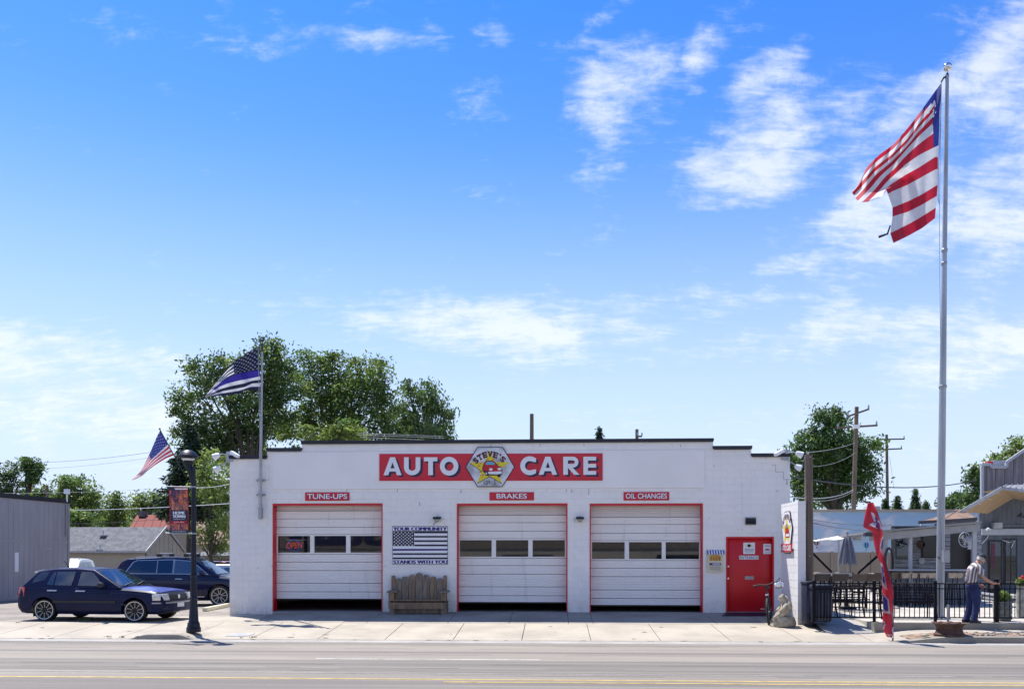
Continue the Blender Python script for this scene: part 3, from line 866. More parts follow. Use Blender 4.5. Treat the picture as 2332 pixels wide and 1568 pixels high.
g1 = garage_door(D1, 629, 871, [cy(v) for v in (506, 545, 600, 660, 710, 850, 905, 965, 1055, 1115, 1165)], 4, [633, 707, 715.5, 789, 797.7, 870.4], 1, 0, 'red_paint')
g2 = garage_door(D2, 1045, 1287, [cy(v) for v in (506, 575, 627, 687, 740, 878, 930, 990, 1080, 1142, 1189)], 4, [1046.8, 1120.4, 1129, 1203.6, 1212.3, 1286.5], 1, 0, 'red_paint')
g3 = garage_door(D3, 1346, 1593, [cy(v) for v in (506, 590, 640, 702, 754, 894, 948, 1008, 1102, 1162, 1210)], 4, [1348, 1423, 1431.8, 1507.5, 1515.3, 1592], 1, 0, 'red_paint')
# white pull mark on the first door
P('handle', B().tube([W(789, 1163.5, YF + .24), W(795, 1163.5, YF + .24)], .02, 6), 'bulb_white', g1)
# entrance
YE = YF + .10
ef = B().box(DE[0] + .001, DE[0] + .04, YF - .02, YE, .0, DE[3]).box(DE[1] - .04, DE[1] - .001, YF - .02, YE, .0, DE[3]).box(DE[0] + .041, DE[1] - .041, YF - .02, YE, DE[3] - .045, DE[3] - .001)
P('door_frame', ef, 'red_paint', shop)
ed = P('entrance_door', B().box(DE[0] + .042, DE[1] - .042, YE - .04, YE + .01, .03, DE[3] - .048), 'door_red', shop)
bevel(ed, .006, 1)
P('sill', B().box(DE[0] + .005, DE[1] - .005, YF - .06, YE + .1, .0, .028), 'steel_dull', shop)
kx = WX(1657.8, YE); kz = WZ(1657.8, 1289, YE)
P('knob', B().lathe([(.0, 0), (.03, 0), (.03, -.006), (.012, -.008), (.012, -.035), (.026, -.045), (.028, -.06), (.018, -.072), (0, -.074)], (kx, YE - .04, kz), 14, axis='Y'), 'chrome', ed, True)
P('deadbolt', B().lathe([(0, 0), (.028, 0), (.026, -.016), (0, -.018)], (kx, YE - .04, WZ(1657.8, 1316, YE)), 14, axis='Y'), 'chrome', ed, True)
ms = rect(1696, 1715.5, 1311, 1318.5, YE)
P('mail_slot', B().box(ms[0], ms[1], YE - .055, YE - .041, ms[2], ms[3]).box(ms[0] + .02, ms[1] - .02, YE - .062, YE - .056, ms[2] + .02, ms[3] - .03), 'steel_dull', ed)
for (x0, x1, y0, y1) in ((1692, 1718.5, 1234.6, 1260.4), (1737.5, 1755, 1237.8, 1260.4)):
    R = rect(x0, x1, y0, y1, YE)
    po = P('poster', B().box(R[0], R[1], YE - .046, YE - .0415, R[2], R[3]), 'sign_white', ed)
    b = B(); fx = lambda u, v, R=R: (R[0] + (R[1] - R[0]) * u, YE - .0475, R[2] + (R[3] - R[2]) * v)
    if x0 < 1700:
        b.flat([(.5 + .34 * math.cos(t), .62 + .26 * math.sin(t)) for t in [math.pi * k / 8 for k in range(9)]], fx, 1)
        b.flat([(.40, .60), (.60, .60), (.64, .78), (.5, .86), (.36, .78)], fx, 2)
        for k in range(3): b.flat([(.12, .40 - k * .12), (.88, .40 - k * .12), (.88, .46 - k * .12), (.12, .46 - k * .12)], fx, 0)
    else:
        for k in range(3): b.flat([(.15, .86 - k * .08), (.85, .86 - k * .08), (.85, .90 - k * .08), (.15, .90 - k * .08)], fx, 0)
        b.flat([(.15, .42), (.3, .52), (.6, .54), (.85, .44), (.8, .36), (.2, .36)], fx, 3)
        for k in range(3): b.flat([(.15, .24 - k * .08), (.85, .24 - k * .08), (.85, .27 - k * .08), (.15, .27 - k * .08)], fx, 0)
    P('print', b, ['print_grey', 'print_cream', 'print_orange', 'print_carred'], po)
R = rect(1683, 1726.5, 1264.2, 1272.8, YE)
en = P('entrance_label', B().box(R[0], R[1], YE - .046, YE - .0415, R[2], R[3]), 'sign_white', ed)
b = B(); text(b, 'ENTRANCE', lambda u, v: (R[0] + (R[1] - R[0]) * (.03 + .94 * u), YE - .0475, R[2] + (R[3] - R[2]) * (.14 + .72 * v)), .006)
P('lettering', b, 'print_dark', en)
# neon OPEN inside the first pane
YN = YF + TK + .12
R = rect(651.5, 688.5, 1234, 1247.5, YN)
ne = P('neon_sign', B().tube([((R[0] + R[1]) / 2 + (R[1] - R[0]) * .42 * math.cos(t), YN + .02, (R[2] + R[3]) / 2 + .15 * math.sin(t) * (1.1)) for t in [i * .2618 for i in range(25)] if abs(math.sin(t)) > .45 or True], .006, 6), 'neon_blue', shop)
b = B(); text(b, 'OPEN', lambda u, v: (R[0] + (R[1] - R[0]) * u, YN, R[2] + (R[3] - R[2]) * v + (u - .5) * .03), -.012, italic=.15)
P('letters', b, 'neon_red', ne)
R = rect(1536, 1545, 1240, 1268, YF + TK + .1)
nb = P('notice', B().box(R[0], R[1], YF + TK + .1, YF + TK + .104, R[2], R[3]), 'sign_white', shop)

# lettering helper on a vertical plane facing the street
def onwall(x0, x1, y0, y1, Y):
    R = rect(x0, x1, y0, y1, Y)
    return lambda u, v, d=0.0: (R[0] + (R[1] - R[0]) * u, Y - d, R[2] + (R[3] - R[2]) * v)
Y0 = YF - .028
# AUTO CARE sign, drawn in the survey's coordinates of the sign
def c4(x, y): return 835.04 + x * .3225, 986.9 + y * .3225
def sgn(x, y, d): X, Yp = c4(x, y); q = W(X, Yp, Y0); return (q.x, Y0 - d, q.z)
auto = thing('shop_sign', 'long red AUTO CARE sign across the top of the garage with white block letters', 'sign', W(1118, 1063, Y0 - .01))
P('panel', B().prism([(90, 333), (1666, 331), (1666, 139), (90, 143)], sgn, .002, .022), 'sign_red', auto)
P('border', B().prism([(86, 337), (1670, 335), (1670, 135), (86, 139)], sgn, .0005, .0018), 'sign_white', auto)
def ell(cx, cy_, rx, ry, a0, a1, n): return [(cx + rx * math.cos(math.radians(a0 + (a1 - a0) * i / n)), cy_ - ry * math.sin(math.radians(a0 + (a1 - a0) * i / n))) for i in range(n + 1)]
def ring(b, cx, cy_, ro, ri, a0, a1, n, fn, m, sy=1.0, mat_close=False):
    o = ell(cx, cy_, ro, ro * sy, a0, a1, n); i = ell(cx, cy_, ri, ri * sy * .985, a0, a1, n)
    for k in range(n): b.add([fn(*o[k]), fn(*o[k + 1]), fn(*i[k + 1]), fn(*i[k])], [(0, 1, 2, 3)], m)
def quad(b, pts, fn, m): b.add([fn(*p) for p in pts], [tuple(range(len(pts)))], m)
def glyph(b, ch, x0, x1, y0, y1, fn, m, s=None):
    """broad geometric capitals: stem width s"""
    Wd, Hh = x1 - x0, y1 - y0; s = s or 33
    L = lambda *p: quad(b, list(p), fn, m)
    if ch == 'A':
        xc = (x0 + x1) / 2; k = s * 1.02
        for sg in (-1, 1):
            xe = xc + sg * Wd / 2; ins = lambda y: xe - sg * (k + (Wd / 2 - k) * (y1 - y) / (Hh * .72))
            L((xe, y1), (xe - sg * k, y1), (ins(y0 + Hh * .80), y0 + Hh * .80), (xc, y0 + Hh * .80), (xc, y0 + Hh * .62), (ins(y0 + Hh * .62), y0 + Hh * .62), (xc, y0 + Hh * .28), (xc, y0), (xc + sg * k * .52, y0))
    elif ch == 'U':
        yc = y1 - Wd / 2 + 4
        L((x0, y0), (x0 + s, y0), (x0 + s, yc), (x0, yc)); L((x1 - s, y0), (x1, y0), (x1, yc), (x1 - s, yc))
        ring(b, (x0 + x1) / 2, yc, Wd / 2, Wd / 2 - s, 180, 360, 18, fn, m, (y1 - yc) / (Wd / 2))
    elif ch == 'T':
        L((x0, y0), (x1, y0), (x1, y0 + s * .85), (x0, y0 + s * .85)); xc = (x0 + x1) / 2
        L((xc - s / 2, y0 + s * .85), (xc + s / 2, y0 + s * .85), (xc + s / 2, y1), (xc - s / 2, y1))
    elif ch == 'O': ring(b, (x0 + x1) / 2, (y0 + y1) / 2, Wd / 2, Wd / 2 - s, 0, 360, 40, fn, m, Hh / Wd)
    elif ch == 'C':
        xc, yc = x0 + Hh / 2, (y0 + y1) / 2
        ring(b, xc, yc, Hh / 2, Hh / 2 - s, 58, 302, 30, fn, m)
        for sg in (1, -1):
            ye = yc - sg * Hh / 2
            xo = xc + Hh / 2 * math.cos(math.radians(58)); xi = xc + (Hh / 2 - s) * math.cos(math.radians(58))
            L((xo, yc - sg * Hh / 2 * math.sin(math.radians(58))), (x1, yc - sg * Hh * .40), (x1, yc - sg * Hh * .10 - sg * s * .35), (xi, yc - sg * (Hh / 2 - s) * math.sin(math.radians(58))))
    elif ch == 'R':
        L((x0, y0), (x0 + s, y0), (x0 + s, y1), (x0, y1)); R_ = Hh * .30
        xc = x1 - R_ - Wd * .06; yc = y0 + R_
        L((x0 + s, y0), (xc, y0), (xc, y0 + s * .78), (x0 + s, y0 + s * .78))
        L((x0 + s, y0 + 2 * R_ - s * .78), (xc, y0 + 2 * R_ - s * .78), (xc, y0 + 2 * R_), (x0 + s, y0 + 2 * R_))
        ring(b, xc, yc, R_, R_ - s * .78, -90, 90, 16, fn, m)
        L((x1, y1), (x1 - s * 1.15, y1), (x0 + s, y0 + 2 * R_ + 2), (x0 + s, y0 + 2 * R_), (x0 + s * 2.0, y0 + 2 * R_))
    elif ch == 'E':
        L((x0, y0), (x0 + s, y0), (x0 + s, y1), (x0, y1))
        for a, c in ((y0, y0 + s * .8), ((y0 + y1) / 2 - s * .4, (y0 + y1) / 2 + s * .4), (y1 - s * .8, y1)):
            L((x0 + s, a), (x1, a), (x1, c), (x0 + s, c))
word = [('A', 120, 248), ('U', 265, 380), ('T', 405, 500), ('O', 518, 648), ('C', 1085, 1196), ('A', 1214, 1345), ('R', 1388, 1502), ('E', 1530, 1620)]
for ch, x0, x1 in word:
    yo = 167 if x0 < 700 else 163; yb = 293 if x0 < 700 else 290
    if ch in 'OC': yo -= 3; yb += 3
    lt = B(); glyph(lt, ch, x0, x1, yo, yb, lambda x, y: sgn(x, y, .030), 0)
    let = P('letter', lt, 'sign_white', auto)
    sh = B(); glyph(sh, ch, x0 + 15, x1 + 17, yo + 13, yb + 13, lambda x, y: sgn(x, y, .0245), 0)
    P('drop_shadow', sh, 'navy', let)

def logo(root, fn, Z):
    """the hexagonal star badge: fn(x, y, d) in the badge's survey coordinates"""
    hexa = [(697, 236), (783, 95), (962, 95), (1047, 236), (958, 377), (783, 377)]
    c = (872, 236); sc = lambda k: [((x - c[0]) * k + c[0], (y - c[1]) * k + c[1]) for x, y in hexa]
    P('badge_border', B().prism(hexa, fn, .023, .040), 'print_dark', root)
    pl_ = P('badge', B().prism(sc(.962), fn, .0405, .044), 'print_silver', root)
    star = [(868, 118), (905, 200), (1012, 203), (928, 262), (955, 350), (869, 300), (783, 350), (812, 264), (728, 205), (836, 201)]
    b = B(); quad(b, star, lambda x, y: fn(x, y, .047), 0)
    for k, (x, y) in enumerate([(792, 228), (806, 268), (818, 292), (925, 214), (945, 232), (806, 210), (930, 290), (850, 182), (896, 182)]):
        quad(b, [(x - 16, y + 3), (x + 5, y - 7), (x + 15, y + 4), (x - 3, y + 8)], lambda X, Y_: fn(X, Y_, .0485), 1)
    for seg in (((728, 205), (812, 264)), ((783, 350), (869, 300)), ((869, 300), (955, 350))):
        (xa, ya), (xb, yb) = seg; quad(b, [(xa, ya), (xb, yb), (xb, yb + 5), (xa, ya + 5)], lambda X, Y_: fn(X, Y_, .0488), 2)
    P('star', b, ['print_yellow', 'print_orange', 'print_dark'], root)
    b = B(); f = lambda d: (lambda x, y: fn(x, y, d))
    quad(b, [(816, 250), (820, 230), (832, 202), (846, 192), (890, 190), (905, 200), (924, 222), (948, 240), (958, 262), (957, 290), (925, 296), (870, 296), (858, 300), (845, 298), (832, 276), (820, 266)], f(.050), 0)
    quad(b, [(820, 248), (824, 231), (835, 205), (848, 196), (888, 195), (902, 204), (920, 225), (944, 243), (953, 262), (952, 272), (870, 277), (850, 262), (838, 262), (826, 262)], f(.0515), 1)
    quad(b, [(845, 204), (855, 199), (886, 199), (898, 206), (906, 220), (870, 219), (840, 220)], f(.053), 2)
    for cx_, cy2 in ((878, 253), (938, 250)): quad(b, ell(cx_, cy2, 13, 9, 0, 330, 11), f(.053), 3)
    quad(b, [(858, 270), (953, 266), (955, 282), (925, 288), (862, 286)], f(.0535), 3)
    for cx_, cy2, rx in ((846, 282, 10), (935, 293, 14)): quad(b, ell(cx_, cy2, rx, 15, 0, 330, 11), f(.0525), 0)
    quad(b, ell(846, 282, 5, 9, 0, 330, 11), f(.054), 3)
    P('car_picture', b, ['print_dark', 'print_carred', 'print_cyan', 'sign_white'], root)
    txt = "STEVE'S"; vs = []
    # arched name, each letter set along the arc
    angs = [-47, -31.5, -15.5, 0.5, 17, 29, 42]
    b = B()
    for ch, a in zip(txt, angs):
        wd = 30 if ch != "'" else 8; hh = 40 if ch != "'" else 14; r0 = 120 if ch != "'" else 148
        def tf(u, v, a=a, wd=wd, hh=hh, r0=r0):
            rr = r0 + v * hh; an = math.radians(a) + (u - .5) * wd / 138
            return (870 + rr * math.sin(an) * .97, 285 - rr * math.cos(an))
        def slabs(d, m, k=0):
            text(b, ch, lambda u, v: fn(tf(u, v)[0] + k, tf(u, v)[1] + k, d), .03, m)
            if ch != "'" and ch in 'TVE':
                for (u0, u1, v0, v1) in {'T': [(.2, .8, 0, .12), (0, .12, .72, 1), (.88, 1, .72, 1)], 'V': [(-.06, .34, .9, 1), (.66, 1.06, .9, 1)], 'E': [(-.1, .3, 0, .12), (-.1, .3, .88, 1), (.85, 1, .7, 1), (.88, 1.02, 0, .3)]}[ch]:
                    b.add([fn(tf(u, v)[0] + k, tf(u, v)[1] + k, d) for u, v in ((u0, v0), (u1, v0), (u1, v1), (u0, v1))], [(0, 1, 2, 3)], m)
        slabs(.056, 0); slabs(.054, 1, 2.5)
    P('name_lettering', b, ['print_maroon', 'print_dark'], root)
    b = B(); text(b, '10915', lambda u, v: fn(828 + 83 * u, 362 - 33 * v, .050), .005)
    return b
badge = thing('badge_sign', "hexagonal STEVE'S star badge with a red car and 10915, centre of the red sign", 'sign', W(1116, 1063, Y0 - .05))
nb_ = logo(badge, sgn, Y0)
P('number_lettering', nb_, 'print_dark', badge)
for s_, x0, x1, y0, y1, lab in (('TUNE-UPS', 695, 796, 1120.5, 1139.5, 'small red TUNE-UPS sign above the first garage door'), ('BRAKES', 1114.6, 1216.3, 1120, 1138.6, 'small red BRAKES sign above the middle garage door'), ('OIL CHANGES', 1420, 1524, 1119.6, 1138.7, 'small red OIL CHANGES sign above the third garage door')):
    t = thing('service_sign', lab, 'sign', W((x0 + x1) / 2, (y0 + y1) / 2, YF), group='red service signs above the doors')
    f = onwall(x0, x1, y0, y1, YF - .011)
    P('panel', B().prism([(0, 0), (1, 0), (1, 1), (0, 1)], f, 0, .014), 'sign_red', t)
    e = .05 if s_ != 'BRAKES' else .16
    b = B(); text(b, s_, lambda u, v: f(e + .01 + (1 - 2 * e) * u, .17 + .62 * v, .0165), .02, 1)
    text(b, s_, lambda u, v: f(e + (1 - 2 * e) * u, .21 + .62 * v, .019), .018, 0)
    P('lettering', b, ['sign_white', 'navy'], t)
# community banner
cb = thing('wall_banner', 'black and white flag banner reading YOUR COMMUNITY STANDS WITH YOU above the bench', 'banner', W(956, 1240, YF))
YB = YF - .011
def bf(x, y, d=0.0): q = W(501 + x * .3225, 986.9 + y * .3225, YB); return (q.x, YB - d, q.z)
P('panel', B().prism([(1217, 924), (1610, 922), (1608, 651), (1216, 652)], bf, 0, .008), 'sign_white', cb)
b = B()
for (xa, ya, xb, yb) in ((1217, 652, 1608, 655), (1219, 920, 1610, 923), (1217, 652, 1219.5, 922), (1606, 652, 1609, 922), (1219, 686, 1608, 690)):
    quad(b, [(xa, yb), (xb, yb), (xb, ya), (xa, ya)], lambda x, y: bf(x, y, .010), 0)
P('border', b, 'print_dark', cb)
b = B(); text(b, 'YOUR COMMUNITY', lambda u, v: bf(1225 + 376 * u, 684 - 25 * v, .0115), .03)
text(b, 'STANDS WITH YOU', lambda u, v: bf(1227 + 378 * u, 917 - 25 * v, .0115), .03)
for xx, wd, yb in [(1225, 376, 684), (1227, 378, 917)]:
    for k in range(14):
        x = xx + wd * (k + .5) / 14
P('lettering', b, 'print_blue', cb)
b = B()
quad(b, [(1221, 792), (1371, 792), (1371, 690), (1221, 690)], lambda x, y: bf(x, y, .0105), 0)
nst = 13; y0s, y1s = 690, 888; sp = (y1s - y0s) / nst
for k in range(13):
    ya = y0s + k * sp; x0_ = 1373 if k < 7 else 1221
    if k % 2 == 0: quad(b, [(x0_, ya + sp * .82), (1608, ya + sp * .82), (1608, ya), (x0_, ya)], lambda x, y: bf(x, y, .0105), 0)
quad(b, [(1221, 826), (1608, 824), (1608, 812), (1221, 814)], lambda x, y: bf(x, y, .0112), 1)
P('stripe', b, ['print_dark', 'print_blue'], cb)
b = B()
def star_pts(cx, cy_, r, n=5, ph=0.0): return [(cx + (r if k % 2 == 0 else r * .45) * math.sin(math.pi * k / n + ph), cy_ - (r if k % 2 == 0 else r * .45) * math.cos(math.pi * k / n + ph)) for k in range(2 * n)]
for row in range(9):
    nn = 6 if row % 2 == 0 else 5
    for k in range(nn):
        quad(b, star_pts(1232 + (0 if nn == 6 else 12.6) + k * 25.2, 698 + row * 10.8, 6.6), lambda x, y: bf(x, y, .012), 0)
stuff(P('star', b, 'sign_white', cb))
# brochure box under a little awning
R = rect(1609, 1647.5, 1259, 1302, YF)
bx = thing('brochure_box', 'cream leaflet box with a blue and white striped awning beside the red door', 'leaflet box', ((R[0] + R[1]) / 2, YF, R[2]))
f = onwall(1609.5, 1646.5, 1260, 1301.5, YF - .01)
P('back_panel', B().prism([(0, 0), (1, 0), (1, 1), (0, 1)], f, 0, .06), 'print_cream', bx)
aw = onwall(1609, 1648, 1251.5, 1260.5, YF - .01)
for k in range(13):
    u0, u1 = k / 13, (k + 1) / 13
    b = B().add([aw(u0, 1.0, .03), aw(u1, 1.0, .03), aw(u1, .25, .14), aw(u0, .25, .14), aw(u1, -.05, .14), aw((u0 + u1) / 2, -.15, .14), aw(u0, -.05, .14)], [(0, 1, 2, 3), (3, 2, 4, 5, 6)])
    P('awning_stripe', b, 'awning_blue' if k % 2 == 0 else 'sign_white', bx)
b = B(); quad(b, [(.14, .62), (.86, .62), (.86, .84), (.70, .92), (.30, .92), (.14, .84)], lambda u, v: f(u, v, .062), 0)
for k in range(4): quad(b, [(.22 + k * .17, .64), (.26 + k * .17, .64), (.26 + k * .17, .82), (.22 + k * .17, .82)], lambda u, v: f(u, v, .0635), 1)
quad(b, [(.14, .37), (.86, .37), (.86, .50), (.14, .50)], lambda u, v: f(u, v, .062), 2)
for k in range(2): quad(b, [(.34, .40 + k * .05), (.80, .40 + k * .05), (.80, .425 + k * .05), (.34, .425 + k * .05)], lambda u, v: f(u, v, .0635), 3)
for k in range(5): quad(b, [(.18 + .02 * (k % 2), .10 + k * .048), (.84, .10 + k * .048), (.84, .125 + k * .048), (.18 + .02 * (k % 2), .125 + k * .048)], lambda u, v: f(u, v, .062), 4)
P('print', b, ['print_orange', 'print_maroon', 'print_blue', 'sign_white', 'print_grey'], bx)
# wall lamps
def flood(x, y, lab, arm):
    q = W(x, y, YF)
    t = thing('wall_floodlight', lab, 'floodlight', q, group='floodlights on the front wall')
    b = B().add([], [])
    w_ = .115
    b.hexa([(q.x - w_, YF - .22, q.z + .015), (q.x + w_, YF - .22, q.z + .015), (q.x + w_, YF - .03, q.z + .02), (q.x - w_, YF - .03, q.z + .02),
            (q.x - w_, YF - .20, q.z + .075), (q.x + w_, YF - .20, q.z + .075), (q.x + w_, YF - .03, q.z + .09), (q.x - w_, YF - .03, q.z + .09)])
    P('housing', b, 'black', t)
    P('lens', B().hexa([(q.x - .07, YF - .17, q.z - .05), (q.x + .07, YF - .17, q.z - .05), (q.x + .07, YF - .06, q.z - .04), (q.x - .07, YF - .06, q.z - .04), (q.x - .09, YF - .19, q.z + .012), (q.x + .09, YF - .19, q.z + .012), (q.x + .09, YF - .05, q.z + .012), (q.x - .09, YF - .05, q.z + .012)]), 'steel_dull', t)
    P('bracket', B().box(q.x - .03, q.x + .03, YF - .03, YF - .008, q.z - .06, q.z + .10), 'black', t)
    if arm: P('sensor', B().tube([(q.x, YF - .10, q.z - .05), (q.x - .05, YF - .16, q.z - .09), (q.x - .10, YF - .20, q.z - .15)], .018, 8), 'steel_dull', t)
flood(996.5, 1183, 'black wall floodlight with a hanging sensor above the flag banner', True)
flood(1320.5, 1183, 'black wall floodlight between the second and third garage doors', False)
R = rect(1696.3, 1721.3, 1177, 1194.5, YF)
v = thing('wall_vent', 'square black louvred vent on the wall above the red entrance door', 'vent', ((R[0] + R[1]) / 2, YF, R[2]))
P('frame', B().box(R[0], R[1], YF - .05, YF - .008, R[2], R[3]), 'steel_dull', v)
for k in range(5):
    z = R[2] + .02 + (R[3] - R[2] - .04) * k / 5
    P('louvre', B().hexa([(R[0] + .015, YF - .075, z), (R[1] - .015, YF - .075, z), (R[1] - .015, YF - .051, z + .02), (R[0] + .015, YF - .051, z + .02), (R[0] + .015, YF - .07, z + .012), (R[1] - .015, YF - .07, z + .012), (R[1] - .015, YF - .051, z + .034), (R[0] + .015, YF - .051, z + .034)]), 'black', v)
# security lamps / cameras on the two upper corners
def secur(x, y, dx, lab):
    q = W(x, y, YF)
    t = thing('security_floodlight', lab, 'security light', q, group='security lights on the roof corners')
    t.scale = (.8, .8, .8)
    P('mount', B().box(q.x - .10, q.x + .10, YF - .05, YF + .12, q.z - .14, q.z + .16), 'white_trim', t)
    for (ax_, az, bx_, bz) in ((-.34 * dx, .06, -.55 * dx, -.03), (-.30 * dx, -.32, -.52 * dx, -.42)):
        hd = P('lamp_head', B().lathe([(0, 0), (.05, .01), (.075, .06), (.10, .17), (.105, .20), (.0, .205)], (q.x + ax_ * .8, YF - .12, q.z + az), 12, frame=(Vector((0, 1, 0)), Vector((bz - az, 0, -(bx_ - ax_))).normalized(), Vector((bx_ - ax_, 0, bz - az)).normalized())), 'bulb_white', t, True)
    P('arm', B().tube([(q.x, YF - .05, q.z + .05), (q.x - .18 * dx, YF - .12, q.z + .08), (q.x - .30 * dx, YF - .12, q.z + .06)], .02, 6).tube([(q.x, YF - .05, q.z - .1), (q.x - .14 * dx, YF - .12, q.z - .22), (q.x - .27 * dx, YF - .12, q.z - .30)], .018, 6), 'white_trim', t)
    cm = B().beam((q.x + .08 * dx, YF - .10, q.z + .13), (q.x + .36 * dx, YF - .30, q.z - .02), .10, .09)
    P('camera_body', cm, 'bulb_white', t)
secur(524, 1040, 1, 'white twin security lights and camera on the roof corner above the dark cars')
secur(1788, 1036, -1, 'white security camera and lights on the roof corner above the block pier')

# the pier with its oblique sign
pa, pb_ = W(1779, 1140, 25.2), W(1817, 1140, 23.7)
pc = W(1834.5, 1140, 23.72)
wv = Vector((pc.x - pb_.x, 0, 0))
dirv = Vector((pa.x - pb_.x, pa.y - pb_.y, 0)); ln = dirv.length; dirv.normalize(); nrm = Vector((-dirv.y, dirv.x, 0)) 
if nrm.x > 0: nrm = -nrm
zp = W(1825, 1140, 23.7).z; zg = gz(pb_.x, 23.7) - .05
pier = thing('block_pier', 'free-standing white concrete block pier beside the entrance with a narrow hanging shop sign', 'pier', (pb_.x, 23.7, zg))
core = B().hexa([(pb_.x + .008, 23.708, zg), (pc.x - .008, 23.708, zg), (pa.x + wv.x - .008, 25.2, zg), (pa.x + .008, 25.2, zg), (pb_.x + .008, 23.708, zp - .004), (pc.x - .008, 23.708, zp - .004), (pa.x + wv.x - .008, 25.2, zp - .004), (pa.x + .008, 25.2, zp - .004)])
P('core', core, 'wall_white', pier)
nrow = int((zp - zg) / bh) + 1
for k in range(nrow):
    za = zg + k * bh; zb = min(za + bh, zp)
    if zb - za < .02: continue
    e = .006
    cutsx = [0, .2, .6, 1.0, 1.4, ln] if k % 2 else [0, .4, .8, 1.2, ln]
    for a, c in zip(cutsx, cutsx[1:]):
        p0 = Vector((pb_.x, 23.7, 0)) + dirv * (a + (e if a else 0)); p1 = Vector((pb_.x, 23.7, 0)) + dirv * (c - e)
        q0_, q1_ = p0 + wv, p1 + wv
        b = B().hexa([(p0.x, p0.y, za + e), (q0_.x, q0_.y, za + e), (q1_.x, q1_.y, za + e), (p1.x, p1.y, za + e), (p0.x, p0.y, zb - e), (q0_.x, q0_.y, zb - e), (q1_.x, q1_.y, zb - e), (p1.x, p1.y, zb - e)])
        P('block', b, 'wall_white', pier)
def ps(x, y, d):       # sign coordinates of the photograph's crop, carried on to the pier's flank
    u = 1 - (x - 1500) / (1640 - 1500)          # 1 far end .. 0 near end
    s_ = .10 + u * 1.30
    zz = CH + (HY - (986.9 + y * .3225)) * 24.3 / F
    p_ = Vector((pb_.x, 23.7, 0)) + dirv * s_ + nrm * (d * .6 + .012)
    return (p_.x, p_.y, zz)
psn = thing('hanging_sign', "tall STEVE'S AUTO CARE badge sign mounted on the flank of the block pier", 'sign', ps(1558, 840, 0))
hx = [(1508, 672), (1535, 549), (1583, 549), (1610, 665), (1600, 730), (1583, 845), (1535, 845), (1517, 730)]
P('badge_border', B().prism(hx, ps, .0, .03), 'print_dark', psn)
P('badge', B().prism([((x - 1558) * .92 + 1558, (y - 697) * .965 + 697) for x, y in hx], ps, .031, .035), 'sign_white', psn)
def cv(x, y): return (1558 + (x - 872) * .30, 690 + (y - 250) * .86)
b = B(); quad(b, [cv(*p) for p in [(868, 118), (905, 200), (1012, 203), (928, 262), (955, 350), (869, 300), (783, 350), (812, 264), (728, 205), (836, 201)]], lambda x, y: ps(x, y, .040), 0)
P('star', b, 'print_yellow', psn)
b = B()
quad(b, [cv(*p) for p in [(820, 250), (832, 202), (846, 192), (890, 190), (924, 222), (958, 262), (957, 300), (830, 300)]], lambda x, y: ps(x, y, .044), 0)
quad(b, [cv(*p) for p in [(845, 204), (855, 199), (886, 199), (906, 220), (840, 220)]], lambda x, y: ps(x, y, .048), 1)
quad(b, [cv(*p) for p in [(845, 272), (953, 268), (950, 290), (850, 292)]], lambda x, y: ps(x, y, .048), 2)
P('car_picture', b, ['print_carred', 'print_cyan', 'sign_white'], psn)
b = B()
for ch, a in zip("STEVE'S", (-50, -33, -16, 1, 18, 30, 45)):
    wd = 26 if ch != "'" else 7
    text(b, ch, lambda u, v, a=a, wd=wd: ps(*[ (lambda rr, an: (1558 + rr * .33 * math.sin(an), 690 - rr * .80 * math.cos(an)))( 112 + v * 42, math.radians(a) + (u - .5) * wd / 110)][0], .046), .04)
P('name_lettering', b, 'print_maroon', psn)
P('name_plate', B().prism([(1507, 835), (1610, 835), (1610, 778), (1507, 778)], ps, .050, .075), 'sign_red', psn)
b = B(); text(b, 'AUTO CARE', lambda u, v: ps(1512 + 93 * u, 826 - 40 * v, .082), .04)
P('plate_lettering', b, 'sign_white', psn)
